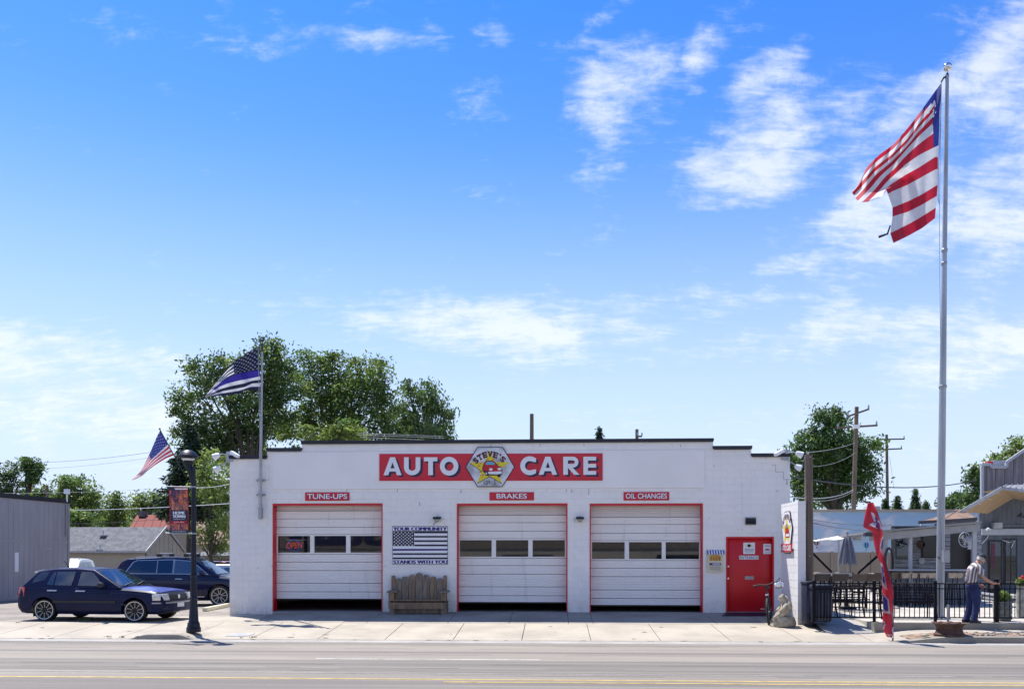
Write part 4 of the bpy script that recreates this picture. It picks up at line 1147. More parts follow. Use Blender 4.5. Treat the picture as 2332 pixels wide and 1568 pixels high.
# ================================================================ CARS
def lerp_tab(tab, x):
    if x <= tab[0][0]: return tab[0][1:]
    for p, q in zip(tab, tab[1:]):
        if x <= q[0]:
            t = (x - p[0]) / (q[0] - p[0]); return tuple(a + (b - a) * t for a, b in zip(p[1:], q[1:]))
    return tab[-1][1:]
def wheel(root, x, y, r, wd, out, style):
    """tyre with a rim as its sub-part; out = +1 / -1 towards which side the face looks"""
    fr = (Vector((1, 0, 0)), Vector((0, 0, 1)), Vector((0, out, 0)))
    q = {'ten': .86, 'five': .78}.get(style, .70)
    ty = B().lathe([(r * (q - .04), -wd), (r * .95, -wd), (r, -wd * .85), (r, -.12 * wd), (r * .98, 0), (r * (.5 + q / 2), .010), (r * (q + .02), .004), (r * q, -.012), (r * (q - .04), -.05)], (x, y, r), 36, frame=fr)
    t = obj('wheel', ty, 'tyre', root, True, sharp=60)
    b = B().lathe([(r * q, -.02), (r * q, .010), (r * (q - .065), .006), (r * (q - .075), -.045)], (x, y, r), 36, frame=fr, m=0, caps=False)
    b.lathe([(0, -.05), (r * q, -.055), (r * q, -.06), (0, -.06)], (x, y, r), 32, frame=fr, m=1)
    c = Vector((x, y, r)); u, v, o_ = fr
    def bar(a, r0, r1, w0, w1, d0, d1, m=0):
        e = u * math.cos(a) + v * math.sin(a); p = u * -math.sin(a) + v * math.cos(a)
        pts = [c + e * r0 - p * w0 + o_ * d0, c + e * r0 + p * w0 + o_ * d0, c + e * r1 + p * w1 + o_ * d1, c + e * r1 - p * w1 + o_ * d1]
        b.hexa([q_ - o_ * .02 for q_ in pts] + pts, m)
    if style == 'ten':
        for k in range(10):
            a = k * math.pi / 5 + .3; bar(a, r * .26, r * .72, .006, .011, -.012, -.006); bar(a, r * .30, r * .68, .002, .005, -.011, -.004, 1)
    elif style == 'five':
        for k in range(5):
            a = k * math.pi * .4 + math.pi / 2
            for s_ in (-.24, .24): bar(a + s_, r * .14, r * .70, .014, .010, -.012, -.004)
        b.lathe([(0, -.005), (.03, -.008), (.04, -.05), (0, -.05)], (x, y, r), 16, frame=fr, m=1)
    else:
        for k in range(7): bar(k * math.pi * 2 / 7, r * .08, r * .64, .02, .02, -.012, -.008)
    obj('rim', b, ['rim_bright', 'rim_black'], t, True, sharp=30)
def car(name, label, group, paint, L, stations, wb0, wb1, wr, hw, gh, glasses, roofz, style, extras, glassm='car_glass'):
    """x runs from the tail (0) to the nose (L); y = -hw is the flank seen from the street; stations: x, bottom, top, half width"""
    root = thing(name, label, 'car', (0, 0, 0), 0, group)
    xs_ = sorted(set([s[0] for s in stations] + [L * i / 30 for i in range(31)]))
    V, Fc = [], []
    def half(x, t):      # flank outline: t 0 sill .. 1 shoulder
        zb, zt, h = lerp_tab(stations, x)
        prof = [(0, .90), (.10, .965), (.30, .995), (.55, 1.0), (.78, .985), (.93, .95), (1.0, .88)]
        z = zb + (zt - zb) * t; k = lerp_tab(prof, t)[0]
        return h * k, z
    ts = [0, .05, .12, .3, .5, .7, .84, .93, .98, 1.0]
    for x in xs_:
        zb, zt, h = lerp_tab(stations, x)
        ring_ = [(0, zb)] + [half(x, t) for t in ts] + [(h * .6, zt + .012), (0, zt + .02)]
        full = ring_ + [(-a, c) for a, c in ring_[-2:0:-1]]
        V += [(x, a, c) for a, c in full]; n = len(full)
    m_ = len(xs_)
    for i in range(m_ - 1):
        for j in range(n): j2 = (j + 1) % n; Fc.append((i * n + j, i * n + j2, (i + 1) * n + j2, (i + 1) * n + j))
    Fc += [tuple(range(n - 1, -1, -1)), tuple(range((m_ - 1) * n, m_ * n))]
    b = B().add(V, Fc)
    me = mesh('body', b, paint)
    o = link('body', me, root)
    # wheel arches cut out of the body
    cb_ = B()
    for x in (wb0, wb1):
        for s_ in (-1, 1):
            cb_.lathe([(0, -.30), (wr + .055, -.30), (wr + .055, .30), (0, .30)], (x, s_ * (hw - .02), wr + .01), 36, axis='Y')
    cme = mesh('cut', cb_, 'trim_black'); co = link('cut', cme)
    md = o.modifiers.new('b', 'BOOLEAN'); md.object = co; md.operation = 'DIFFERENCE'; md.solver = 'EXACT'
    dg = bpy.context.evaluated_depsgraph_get(); me2 = bpy.data.meshes.new_from_object(o.evaluated_get(dg))
    o.modifiers.clear(); o.data = me2; me2.name = 'body'
    bpy.data.objects.remove(co)
    me2.polygons.foreach_set('use_smooth', [True] * len(me2.polygons)); me2.set_sharp_from_angle(angle=math.radians(32))
    def side(x, z):
        zb, zt, h = lerp_tab(stations, x); t = max(0, min(1, (z - zb) / (zt - zb))); return half(x, t)[0]
    # greenhouse
    zbelt = gh['z']; wbt, wrf = gh['w']
    def wv_(z): return wbt + (wrf - wbt) * max(0, z - zbelt) / (roofz - zbelt)
    prof = gh['p']
    gb = B(); n = len(prof)
    lo = [(x, -wv_(z), z) for x, z in prof]; hi = [(x, wv_(z), z) for x, z in prof]
    V = lo + hi; Fc = [tuple(range(n)), tuple(range(2 * n - 1, n - 1, -1))]
    gb.add(V, Fc)
    k = 6
    for i in range(n):
        (xa, za), (xb_, zb_) = prof[i], prof[(i + 1) % n]
        row = []
        for j in range(k + 1):
            f = -1 + 2 * j / k; up = .035 * (1 - f * f)
            ua = up * (1 if za > zbelt + .2 else 0); ub = up * (1 if zb_ > zbelt + .2 else 0)
            row.append(((xa, f * wv_(za), za + ua), (xb_, f * wv_(zb_), zb_ + ub)))
        for j in range(k): gb.add([row[j][0], row[j][1], row[j + 1][1], row[j + 1][0]], [(0, 1, 2, 3)])
    bm = bmesh.new(); me = mesh('roof', gb, extras.get('roofm', paint)); bm.from_mesh(me)
    bmesh.ops.remove_doubles(bm, verts=bm.verts, dist=1e-4); bmesh.ops.recalc_face_normals(bm, faces=bm.faces)
    es = [e for e in bm.edges if len(e.link_faces) == 2 and e.calc_face_angle(0) > .45]
    bmesh.ops.bevel(bm, geom=es, offset=.035, segments=3, affect='EDGES', profile=.5); bm.to_mesh(me); bm.free()
    me.polygons.foreach_set('use_smooth', [True] * len(me.polygons)); me.set_sharp_from_angle(angle=math.radians(45))
    link('roof', me, root)
    for pn, poly, gm, rim_ in glasses:
        for s_ in (-1, 1):
            f = lambda x, z, d, s_=s_: (x, s_ * (wv_(z) + d), z)
            if rim_:
                c_ = (sum(p[0] for p in poly) / len(poly), sum(p[1] for p in poly) / len(poly))
                big = [((x - c_[0]) * (1 + .05 / max(.25, abs(poly[0][0] - c_[0]))) + c_[0], (z - c_[1]) * 1.10 + c_[1]) for x, z in poly]
                obj('window_trim', B().prism(big, f, -.01, .004), rim_, root)
            obj(pn, B().prism(poly, f, -.01, .008), gm, root)
    for pn, (xa, za), (xb_, zb_), gm in gh['front']:
        d = Vector((zb_ - za, 0, -(xb_ - xa))).normalized(); d = d if d.z > 0 else -d
        def q(u, v, k_): z = za + (zb_ - za) * v; return Vector((xa + (xb_ - xa) * v, (wv_(z) - .075) * u, z + .034 * (1 - u * u) * (1 if v > .5 else .3))) + d * k_
        obj(pn + '_seal', B().grid(8, 2, lambda u, v: q((u * 2 - 1) * 1.03, v * 1.06 - .03, .006)), 'trim_black', root, True)
        obj(pn, B().grid(8, 2, lambda u, v: q(u * 2 - 1, v, .013)), gm, root, True)
    for x in (wb0, wb1):
        for s_ in (-1, 1): wheel(root, x, s_ * (hw - .035), wr, .20, s_, style)
    # underside so that light does not pass below the sills
    obj('underbody', B().box(.3, L - .3, -hw + .25, hw - .25, .19, .30), 'trim_black', root)
    def seam(pts, r=.005, m='trim_black', nm='door_seam', both=True, off=.002):
        for s_ in ((-1, 1) if both else (-1,)):
            pp = []
            for (xa, za), (xb_, zb_) in zip(pts, pts[1:]):
                for j in range(7): x = xa + (xb_ - xa) * j / 6; z = za + (zb_ - za) * j / 6; pp.append((x, s_ * (side(x, z) + off), z))
            clean = [pp[0]]
            for p_ in pp[1:]:
                if (Vector(p_) - Vector(clean[-1])).length > 1e-4: clean.append(p_)
            obj(nm, B().tube(clean, r, 5), m, root, True)
    def patch(nm, pts, m, th=.012, both=True):
        for s_ in ((-1, 1) if both else (-1,)):
            obj(nm, B().prism(pts, lambda x, z, d, s_=s_: (x, s_ * (side(x, z) + d), z), -.004, th), m, root)
    return root, side, seam, patch, wv_
def place(root, rear_px, front_px, zg_, wb0, wb1, hw):
    a, c = G(*rear_px, zg_), G(*front_px, zg_)
    d = (c - a).normalized(); sc = (c - a).length / (wb1 - wb0); n = Vector((-d.y, d.x, 0))
    org = a - d * wb0 * sc + n * hw * sc
    root.location = org; root.rotation_euler = (0, 0, math.atan2(d.y, d.x)); root.scale = (sc, sc, sc)
    return sc
# the dark hatchback
L = 4.02
st_h = [(0, .42, .62, .70), (.03, .30, .70, .78), (.12, .22, .93, .825), (.25, .20, .955, .84), (.9, .19, .955, .848), (2.0, .19, .935, .848), (2.75, .19, .905, .848), (3.2, .20, .875, .845), (3.6, .21, .835, .838), (3.80, .22, .80, .825), (3.885, .23, .775, .805), (3.945, .25, .71, .785), (3.985, .30, .58, .75), (4.02, .36, .52, .68)]
gh = dict(z=.92, w=(.80, .60), p=[(.12, .90), (.50, 1.345), (.95, 1.415), (1.55, 1.43), (2.05, 1.39), (2.92, .89)], front=[('windscreen', (2.80, .955), (2.13, 1.345), 'car_glass'), ('rear_window', (.20, 1.0), (.47, 1.31), 'car_glass')])
gl = [('rear_side_window', [(.84, .985), (1.02, .975), (1.02, 1.33), (.98, 1.33), (.90, 1.20)], 'car_glass', None),
      ('rear_side_window', [(1.05, .975), (1.53, .965), (1.56, 1.345), (1.05, 1.335)], 'car_glass', None),
      ('front_side_window', [(1.70, .965), (2.42, .955), (2.10, 1.27), (1.98, 1.33), (1.72, 1.345)], 'car_glass', None),
      ('quarter_panel', [(.42, 1.02), (.76, 1.12), (.84, 1.33), (.60, 1.32), (.46, 1.16)], 'car_tint', None)]
golf, side, seam, patch, wv_ = car('hatchback_car', 'dark navy five door hatchback with a faded blue bonnet parked at the sidewalk edge', 'cars in the side parking lot', 'car_navy', L, st_h, .79, 3.265, .295, .845, gh, gl, 1.43, 'ten', {})
seam([(1.63, .95), (1.62, .30)]); seam([(.95, .94), (1.02, .60), (1.22, .33), (1.60, .27)]); seam([(1.62, .27), (2.62, .27), (2.68, .50), (2.66, .92)])
seam([(.86, .925), (2.80, .905)], .012, 'rim_bright', 'window_line', off=-.035)
seam([(.95, .80), (3.75, .74)], .010, 'suv_navy', 'body_crease')
patch('side_moulding', [(1.06, .50), (2.78, .50), (2.78, .56), (1.06, .56)], 'trim_black', .018)
patch('door_handle', [(.90, .815), (1.16, .812), (1.16, .845), (.90, .848)], 'rim_bright', .030)
patch('door_handle', [(1.68, .805), (1.94, .802), (1.94, .835), (1.68, .838)], 'rim_bright', .030)
patch('marker_light', [(2.92, .45), (3.05, .45), (3.05, .48), (2.92, .48)], 'trim_black', .01)
# bonnet panel of another blue
bon = B().grid(12, 10, lambda u, v: ((lambda x, f: (x, f * (lerp_tab(st_h, x)[2] - .10), lerp_tab(st_h, x)[1] + .028 - .022 * f * f + .006 * math.cos(f * 3)))(2.76 + 1.10 * u, -1 + 2 * v)))
obj('bonnet', bon, 'car_hood', golf, True)
for s_ in (-1, 1):
    hl = B().hexa([(3.94, s_ * .80, .575), (4.045, s_ * .50, .575), (3.90, s_ * .45, .575), (3.76, s_ * .835, .575), (3.91, s_ * .80, .75), (4.005, s_ * .50, .75), (3.86, s_ * .45, .75), (3.74, s_ * .83, .75)])
    o = obj('headlight', hl, 'lamp_clear', golf); bevel(o, .012, 2)
    tl = B().hexa([(-.005, s_ * .60, .66), (-.005, s_ * .745, .66), (.24, s_ * .838, .66), (.24, s_ * .7, .66), (.05, s_ * .60, .92), (.05, s_ * .75, .92), (.26, s_ * .835, .92), (.26, s_ * .7, .92)])
    o = obj('taillight', tl, 'tail_red', golf); bevel(o, .012, 2)
    mr = B().hexa([(2.32, s_ * .79, .93), (2.47, s_ * .79, .93), (2.50, s_ * .98, .93), (2.35, s_ * .98, .93), (2.33, s_ * .79, 1.05), (2.42, s_ * .79, 1.05), (2.44, s_ * .97, 1.05), (2.36, s_ * .97, 1.05)])
    o = obj('wing_mirror', mr, 'trim_black', golf); bevel(o, .02, 2)
    obj('mudflap', B().box(.50, .52, s_ * .78 - .06, s_ * .78 + .06, .12, .34), 'trim_black', golf)
gr = B().hexa([(4.0, -.49, .59), (4.02, 0, .59), (3.93, 0, .59), (3.86, -.42, .59), (3.965, -.49, .72), (3.985, 0, .725), (3.90, 0, .72), (3.84, -.42, .72)]).hexa([(4.02, 0, .59), (4.0, .49, .59), (3.86, .42, .59), (3.93, 0, .59), (3.985, 0, .725), (3.965, .49, .72), (3.84, .42, .72), (3.90, 0, .72)])
obj('grille', gr, 'trim_black', golf)
obj('emblem', B().lathe([(.038, 0), (.055, 0), (.055, .012), (.038, .012)], (4.01, 0, .655), 20, axis='X'), 'chrome', golf, True)
bp = B()
fb_ = [(3.74, -.835), (3.93, -.79), (4.02, -.60), (4.055, -.30), (4.065, 0), (4.055, .30), (4.02, .60), (3.93, .79), (3.74, .835)]
for (xa, ya), (xb_, yb_) in zip(fb_, fb_[1:]):
    bp.hexa([(xa - .14, ya * .9, .26), (xa - .01, ya, .27), (xb_ - .01, yb_, .27), (xb_ - .14, yb_ * .9, .26), (xa - .14, ya * .9, .53), (xa, ya, .53), (xb_, yb_, .53), (xb_ - .14, yb_ * .9, .53)])
obj('front_bumper', bp, 'car_navy', golf, True)
bp = B()
for (xa, ya), (xb_, yb_) in zip(fb_, fb_[1:]): bp.beam((xa + .008, ya, .505), (xb_ + .008, yb_, .505), .02, .035)
obj('bumper_strip', bp, 'steel_dull', golf)
bp = B()
rb_ = [(.42, -.845), (.06, -.80), (-.04, -.60), (-.07, 0), (-.04, .60), (.06, .80), (.42, .845)]
for (xa, ya), (xb_, yb_) in zip(rb_, rb_[1:]):
    bp.hexa([(xa + .14, ya * .85, .26), (xa + .10, ya * .97, .25), (xb_ + .10, yb_ * .97, .25), (xb_ + .14, yb_ * .85, .26), (xa + .14, ya * .9, .60), (xa, ya, .58), (xb_, yb_, .58), (xb_ + .14, yb_ * .9, .60)])
obj('rear_bumper', bp, 'trim_black', golf, True)
pl8 = obj('number_plate', B().hexa([(4.072, -.17, .375), (4.072, .17, .375), (4.066, .17, .375), (4.066, -.17, .375), (4.072, -.17, .49), (4.072, .17, .49), (4.066, .17, .49), (4.066, -.17, .49)]), 'plate_white', golf)
sp = B().hexa([(.34, -.56, 1.30), (.34, .56, 1.30), (.60, .56, 1.365), (.60, -.56, 1.365), (.34, -.56, 1.345), (.34, .56, 1.345), (.60, .56, 1.40), (.60, -.56, 1.40)])
obj('roof_spoiler', sp, 'car_white', golf)
obj('aerial', B().tube([(1.0, -.1, 1.43), (.90, -.1, 1.58), (.86, -.1, 1.62)], .010, 6), 'trim_black', golf)
obj('wiper', B().beam((2.84, -.55, .965), (2.72, -.02, 1.045), .02, .015).beam((2.84, .05, .98), (2.72, .50, 1.04), .02, .015), 'trim_black', golf)
for y in (-.38, .38):
    se = B().hexa([(1.50, y - .22, .5), (1.62, y - .22, .5), (1.62, y + .22, .5), (1.50, y + .22, .5), (1.36, y - .2, 1.1), (1.44, y - .2, 1.1), (1.44, y + .2, 1.1), (1.36, y + .2, 1.1)]).box(1.34, 1.42, y - .13, y + .13, 1.12, 1.29)
sc = place(golf, (97, 1413), (303, 1415.5), -.163, .79, 3.265, .845); golf.scale = (sc, sc * .97, sc * .93)

# the big dark estate-like SUV behind it
L = 4.95
st_s = [(0, .55, .80, .84), (.05, .34, 1.02, .90), (.16, .27, 1.14, .945), (.4, .25, 1.17, .965), (2.2, .24, 1.15, .975), (3.3, .24, 1.12, .975), (3.9, .25, 1.08, .965), (4.4, .26, 1.02, .94), (4.7, .28, .95, .89), (4.88, .32, .84, .82), (4.95, .42, .70, .76)]
gh = dict(z=1.13, w=(.90, .70), p=[(.12, 1.10), (.42, 1.60), (.62, 1.70), (1.9, 1.755), (2.7, 1.735), (3.10, 1.66), (3.98, 1.07)], front=[('windscreen', (3.86, 1.15), (3.18, 1.60), 'car_glass'), ('rear_window', (.20, 1.2), (.46, 1.58), 'car_tint')])
gl = [('side_window', [(.62, 1.20), (1.70, 1.19), (1.70, 1.66), (.98, 1.645), (.86, 1.58)], 'car_tint', 'rim_bright'),
      ('side_window', [(1.74, 1.19), (2.28, 1.185), (2.28, 1.67), (1.74, 1.66)], 'car_tint', 'rim_bright'),
      ('side_window', [(2.34, 1.185), (3.52, 1.165), (3.12, 1.48), (2.92, 1.62), (2.34, 1.665)], 'car_glass', 'rim_bright')]
suv, side, seam, patch, wv_ = car('suv_car', 'glossy dark navy SUV with roof bars parked behind the hatchback', 'cars in the side parking lot', 'suv_navy', L, st_s, 1.00, 3.98, .375, .97, gh, gl, 1.755, 'five', {})
seam([(2.32, 1.15), (2.31, .42)]); seam([(3.46, 1.13), (3.50, .60), (3.42, .42)]); seam([(1.18, 1.15), (1.30, .70), (1.62, .42), (3.40, .42)])
seam([(.60, 1.135), (3.62, 1.105)], .012, 'rim_bright', 'window_line', off=-.045)
seam([(.50, .98), (4.60, .93)], .008, 'suv_navy', 'body_crease')
patch('door_handle', [(1.42, .985), (1.66, .98), (1.66, 1.01), (1.42, 1.015)], 'suv_navy', .035)
patch('door_handle', [(2.42, .975), (2.66, .97), (2.66, 1.00), (2.42, 1.005)], 'rim_bright', .035)
patch('sill_trim', [(1.5, .33), (3.45, .33), (3.45, .36), (1.5, .36)], 'rim_bright', .02)
for s_ in (-1, 1):
    o = obj('taillight', B().hexa([(.02, s_ * .74, .95), (.02, s_ * .88, .95), (.22, s_ * .94, .95), (.22, s_ * .80, .95), (.40, s_ * .68, 1.58), (.40, s_ * .73, 1.58), (.52, s_ * .76, 1.58), (.52, s_ * .70, 1.58)]), 'tail_red', suv); bevel(o, .012, 2)
    o = obj('headlight', B().hexa([(4.80, s_ * .84, .74), (4.93, s_ * .60, .74), (4.80, s_ * .55, .74), (4.6, s_ * .82, .74), (4.76, s_ * .82, .90), (4.88, s_ * .60, .90), (4.75, s_ * .55, .90), (4.56, s_ * .82, .90)]), 'lamp_clear', suv); bevel(o, .012, 2)
    o = obj('wing_mirror', B().hexa([(3.28, s_ * .93, 1.14), (3.46, s_ * .93, 1.14), (3.48, s_ * 1.13, 1.14), (3.30, s_ * 1.13, 1.14), (3.30, s_ * .93, 1.30), (3.42, s_ * .93, 1.30), (3.43, s_ * 1.12, 1.30), (3.31, s_ * 1.12, 1.30)]), 'suv_navy', suv); bevel(o, .025, 2)
    obj('roof_rail', B().tube([(.85, s_ * .66, 1.72), (1.0, s_ * .66, 1.79), (2.8, s_ * .66, 1.78), (2.98, s_ * .66, 1.70)], .02, 6), 'rim_bright', suv, True)
    for x in (1.75, 2.72): o = obj('rack_foot', B().box(x - .09, x + .09, s_ * .66 - .06, s_ * .66 + .06, 1.79, 1.90), 'trim_black', suv); bevel(o, .015, 2)
for x in (1.75, 2.72): obj('roof_bar', B().tube([(x, -.70, 1.90), (x, .70, 1.90)], .03, 8), 'rim_bright', suv, True)
for y in (-.42, .42):
    o = obj('front_seat', B().hexa([(2.55, y - .26, .9), (2.72, y - .26, .9), (2.72, y + .26, .9), (2.55, y + .26, .9), (2.42, y - .22, 1.40), (2.54, y - .22, 1.40), (2.54, y + .22, 1.40), (2.42, y + .22, 1.40)]), 'seat_grey', suv)
suv_sc = (499 - 305) 
place(suv, (308, 1380), (499, 1379.5), -.163, 1.00, 3.98, .97)

# pale SUV seen across the lot, its front to the camera side
def simple_car(name, label, paint, L, Wd, Hh, roofm, extras):
    hw = Wd / 2; k = Hh / 1.6
    st = [(0, .55, .75 * k, .8 * hw), (.06, .32, .96 * k, .92 * hw), (.3, .24, 1.0 * k, hw), (2.2, .24, .99 * k, hw), (3.2, .25, .95 * k, .99 * hw), (L - .4, .28, .85 * k, .93 * hw), (L - .08, .34, .70 * k, .84 * hw), (L, .42, .60 * k, .75 * hw)]
    b0 = .98 * k
    gh = dict(z=b0, w=(hw * .93, hw * .76), p=[(.10, b0 - .03), (.42, Hh * .95), (1.0, Hh), (2.0, Hh * .99), (2.35, Hh * .95), (L - 1.15, b0 - .06)], front=[('windscreen', (L - 1.28, b0 + .02), (2.44, Hh * .90), 'car_glass'), ('rear_window', (.18, b0 + .05), (.42, Hh * .90), 'car_glass')])
    h1, h0 = Hh * .915, b0 + .045
    gl = [('side_window', [(.55, h0), (1.28, h0), (1.28, h1), (.82, h1)], 'car_glass', None), ('side_window', [(1.34, h0), (2.0, h0), (2.0, h1), (1.34, h1)], 'car_glass', None), ('side_window', [(2.06, h0), (L - 1.55, h0), (2.40, h1 - .03), (2.06, h1)], 'car_glass', None)]
    r, side, seam, patch, wv_ = car(name, label, 'cars in the side parking lot', paint, L, st, .85, L - .92, .34, hw, gh, gl, Hh, 'plain', {'roofm': roofm})
    for s_ in (-1, 1):
        obj('roof_rail', B().tube([(.6, s_ * hw * .66, Hh + .01), (.75, s_ * hw * .66, Hh + .07), (2.0, s_ * hw * .66, Hh + .07), (2.15, s_ * hw * .66, Hh)], .018, 6), 'trim_black', r, True)
        obj('headlight', B().ball((L - .10, s_ * hw * .68, .62 * k), (.06, .12, .08), 10), 'lamp_clear', r, True)
        obj('taillight', B().ball((.08, s_ * hw * .82, .85 * k), (.05, .08, .14), 10), 'tail_red', r, True)
        obj('wing_mirror', B().ball((L - 1.62, s_ * (hw + .05), b0 + .06), (.07, .11, .08), 10), 'trim_black', r, True)
    return r
w1 = simple_car('suv_car', 'pale SUV with roof rails beside the grey metal shed, mostly behind the hatchback', 'car_white', 4.5, 1.84, 1.66, 'car_white', {})
p0 = T(196, 1350, 41); w1.location = (p0.x - 1.5, p0.y, -.163); w1.rotation_euler = (0, 0, math.radians(-78))
w1.location = (T(182, 1350, 43).x, T(182, 1350, 43).y, -.163)
w2 = simple_car('sedan_car', 'dark red car, only its roof showing beyond the pale silver car', 'car_red', 4.6, 1.82, 1.52, 'car_red', {})
w2.location = (T(440, 1350, 44).x, T(440, 1350, 44).y, -.163); w2.rotation_euler = (0, 0, math.radians(8))
w3 = simple_car('sedan_car', 'pale silver car parked near the garage side wall past the dark SUV', 'car_silver', 4.5, 1.80, 1.43, 'car_silver', {})
w3.location = (T(452, 1350, 38.5).x, T(452, 1350, 38.5).y, -.163); w3.rotation_euler = (0, 0, math.radians(4))
# concrete wheel stop
a_, c_ = G(466, 1391, -.16), G(530, 1378, -.16)
ws = B().beam((a_.x, a_.y, -.10), (c_.x, c_.y, -.10), .16, .12)
o = obj('wheel_stop', ws, 'print_cream'); bevel(o, .02, 2); tag(o, 'pale concrete wheel stop lying by the garage corner under the SUV front wheel', 'wheel stop')

# ================================================================ FLAGS
def resample(pts, n):
    P_ = [Vector((*p, 0)) if len(p) == 2 else Vector(p) for p in pts]; d = [0]
    for a, c in zip(P_, P_[1:]): d.append(d[-1] + (c - a).length)
    out = []
    for i in range(n):
        t = d[-1] * i / (n - 1); k = 0
        while k < len(d) - 2 and d[k + 1] < t: k += 1
        f = (t - d[k]) / max(1e-9, d[k + 1] - d[k]); out.append(P_[k].lerp(P_[k + 1], f))
    return out
def cloth(rows, conv, Y, wave, ns=40, nt=39):
    """rows: (t, polyline from hoist to fly) in survey coordinates; returns f(s, t) -> world point"""
    R_ = [(t, resample(p, 25)) for t, p in rows]
    def f(s, t, off=0.0):
        s = min(max(s, 0), 1); t = min(max(t, 0), 1)
        k = 0
        while k < len(R_) - 2 and R_[k + 1][0] < t: k += 1
        (ta, pa_), (tb, pb2) = R_[k], R_[k + 1]; g = (t - ta) / (tb - ta)
        i = min(23, int(s * 24)); h = s * 24 - i
        a = pa_[i].lerp(pa_[i + 1], h); c = pb2[i].lerp(pb2[i + 1], h); q = a.lerp(c, g)
        X, Yp = conv(q.x, q.y); w_ = W(X, Yp, Y + wave(s, t)); w_.y += off
        return w_
    return f
def flag(name, label, pole_pt, f, red, white, canton, nstar, cw=.40, blue=None, ns=48, fold=None):
    t = thing(name, label, 'flag', pole_pt, group='flags flying on poles')
    def mf(s, t_):
        k = min(12, int(t_ * 13))
        if s < (cw if not callable(cw) else cw(t_)) and k < 7: return 2
        if blue is not None and k in (blue, blue + 1): return 3
        return 0 if k % 2 == 0 else 1
    b = B().grid(ns, 39, lambda u, v: f(u, v), 0, mf)
    mats = [red, white, canton] + (['flag_thin_blue'] if blue is not None else [])
    me = mesh('cloth', B2(b, t.matrix_basis.inverted()), mats, True, False, 180)
    link('cloth', me, t)
    if nstar:
        b = B()
        for off in (-.012, .012):
            for r_ in range(9):
                n_ = 6 if r_ % 2 == 0 else 5
                for k in range(n_):
                    cs = cw * (k + (.5 if n_ == 6 else 1.0)) / 6; ct_ = (7 / 13) * (r_ + .7) / 9.4
                    pts = star_pts(0, 0, 1)
                    b.add([f(cs + x * .021 * cw / .4, ct_ + y * .022, off) for x, y in pts], [tuple(range(10))])
        stuff(P('star', b, 'flag_white', t))
    return t
# large flag on the steel pole
cb2 = lambda x, y: (1897.8 + x * .3147, 113.9 + y * .3147)
YPL = T(2140, 1408, 1.7 * F / 146).y
rowsB = [(0, [(782, 238), (735, 300), (650, 420), (560, 540), (440, 680), (330, 760), (240, 850), (190, 975)]),
         (2 / 13, [(776, 330), (720, 420), (630, 520), (540, 640), (430, 750), (300, 850), (200, 960), (135, 1030)]),
         (4 / 13, [(770, 440), (715, 490), (610, 600), (530, 700), (420, 810), (310, 900), (235, 990), (160, 1070)]),
         (5.5 / 13, [(768, 530), (735, 540), (620, 640), (520, 740), (440, 840), (360, 910), (280, 1010), (185, 1103)]),
         (7 / 13, [(762, 690), (740, 700), (620, 760), (520, 830), (440, 905), (390, 950), (340, 1010), (250, 1098)]),
         (8 / 13, [(757, 775), (740, 772), (620, 850), (520, 905), (450, 950), (405, 980), (385, 1005), (352, 1060)]),
         (8.6 / 13, [(757, 815), (740, 815), (620, 880), (520, 935), (450, 965), (405, 985), (392, 1000), (380, 1000)]),
         (10 / 13, [(755, 930), (640, 1005), (540, 1060), (430, 1120)]), (11 / 13, [(750, 985), (640, 1080), (540, 1135), (428, 1190)]),
         (12 / 13, [(742, 1140 - 78), (640, 1160), (540, 1210), (415, 1265)]), (1, [(738, 1215), (640, 1290), (540, 1345), (435, 1395)])]
rowsB[7:] = [(10 / 13, [(755, 975), (640, 1045), (540, 1095), (428, 1140)]), (11 / 13, [(750, 1055), (640, 1120), (540, 1170), (428, 1205)]),
             (12 / 13, [(742, 1140), (640, 1205), (540, 1262), (412, 1325)]), (1, [(736, 1217), (640, 1290), (540, 1345), (435, 1396)])]
fB = cloth(rowsB, cb2, YPL - .15, lambda s, t: .30 * math.sin(s * 9 + t * 3.2) * s + .14 * math.sin(s * 23 - t * 9) * (1 - t) * (.3 + s) + .45 * s * (1 - t))
bigflag = flag('american_flag', 'very large stars and stripes flag hanging from the tall steel flagpole', fB(0, 0), fB, 'flag_red', 'flag_white', 'flag_blue', False, cw=lambda t: .075 + .22 * max(0, 1 - t / .12) if t < .12 else (.075 if t < .42 else .06), ns=110)
b = B()
for (x, y) in ((728, 372), (715, 398), (736, 405), (700, 425), (722, 436), (690, 455), (738, 452), (706, 470), (668, 470), (680, 430), (725, 478), (650, 488)):
    q0 = [cb2(x + dx, y + dy) for dx, dy in ((-4, 7), (3, -8), (7, -6), (1, 8))]
    b.add([W(a, c, YPL - .36) for a, c in q0], [(0, 1, 2, 3)])
P('canton_star', b, 'flag_white', bigflag)
b = B()
hp = [cb2(x, y) for x, y in ((790, 215), (778, 260), (776, 480), (770, 660), (760, 850), (758, 1080), (768, 1115))]
b.tube([W(a, c, YPL - .15) for a, c in hp], .010, 6)
P('halyard', b, 'steel_dull', bigflag)
b = B(); tq = [cb2(x, y) for x, y in ((412, 1270), (392, 1330), (330, 1352))]
b.tube([W(a, c, YPL - .15) for a, c in tq], [.02, .025, .035], 6)
P('tassel', b, 'wire_dark', bigflag)
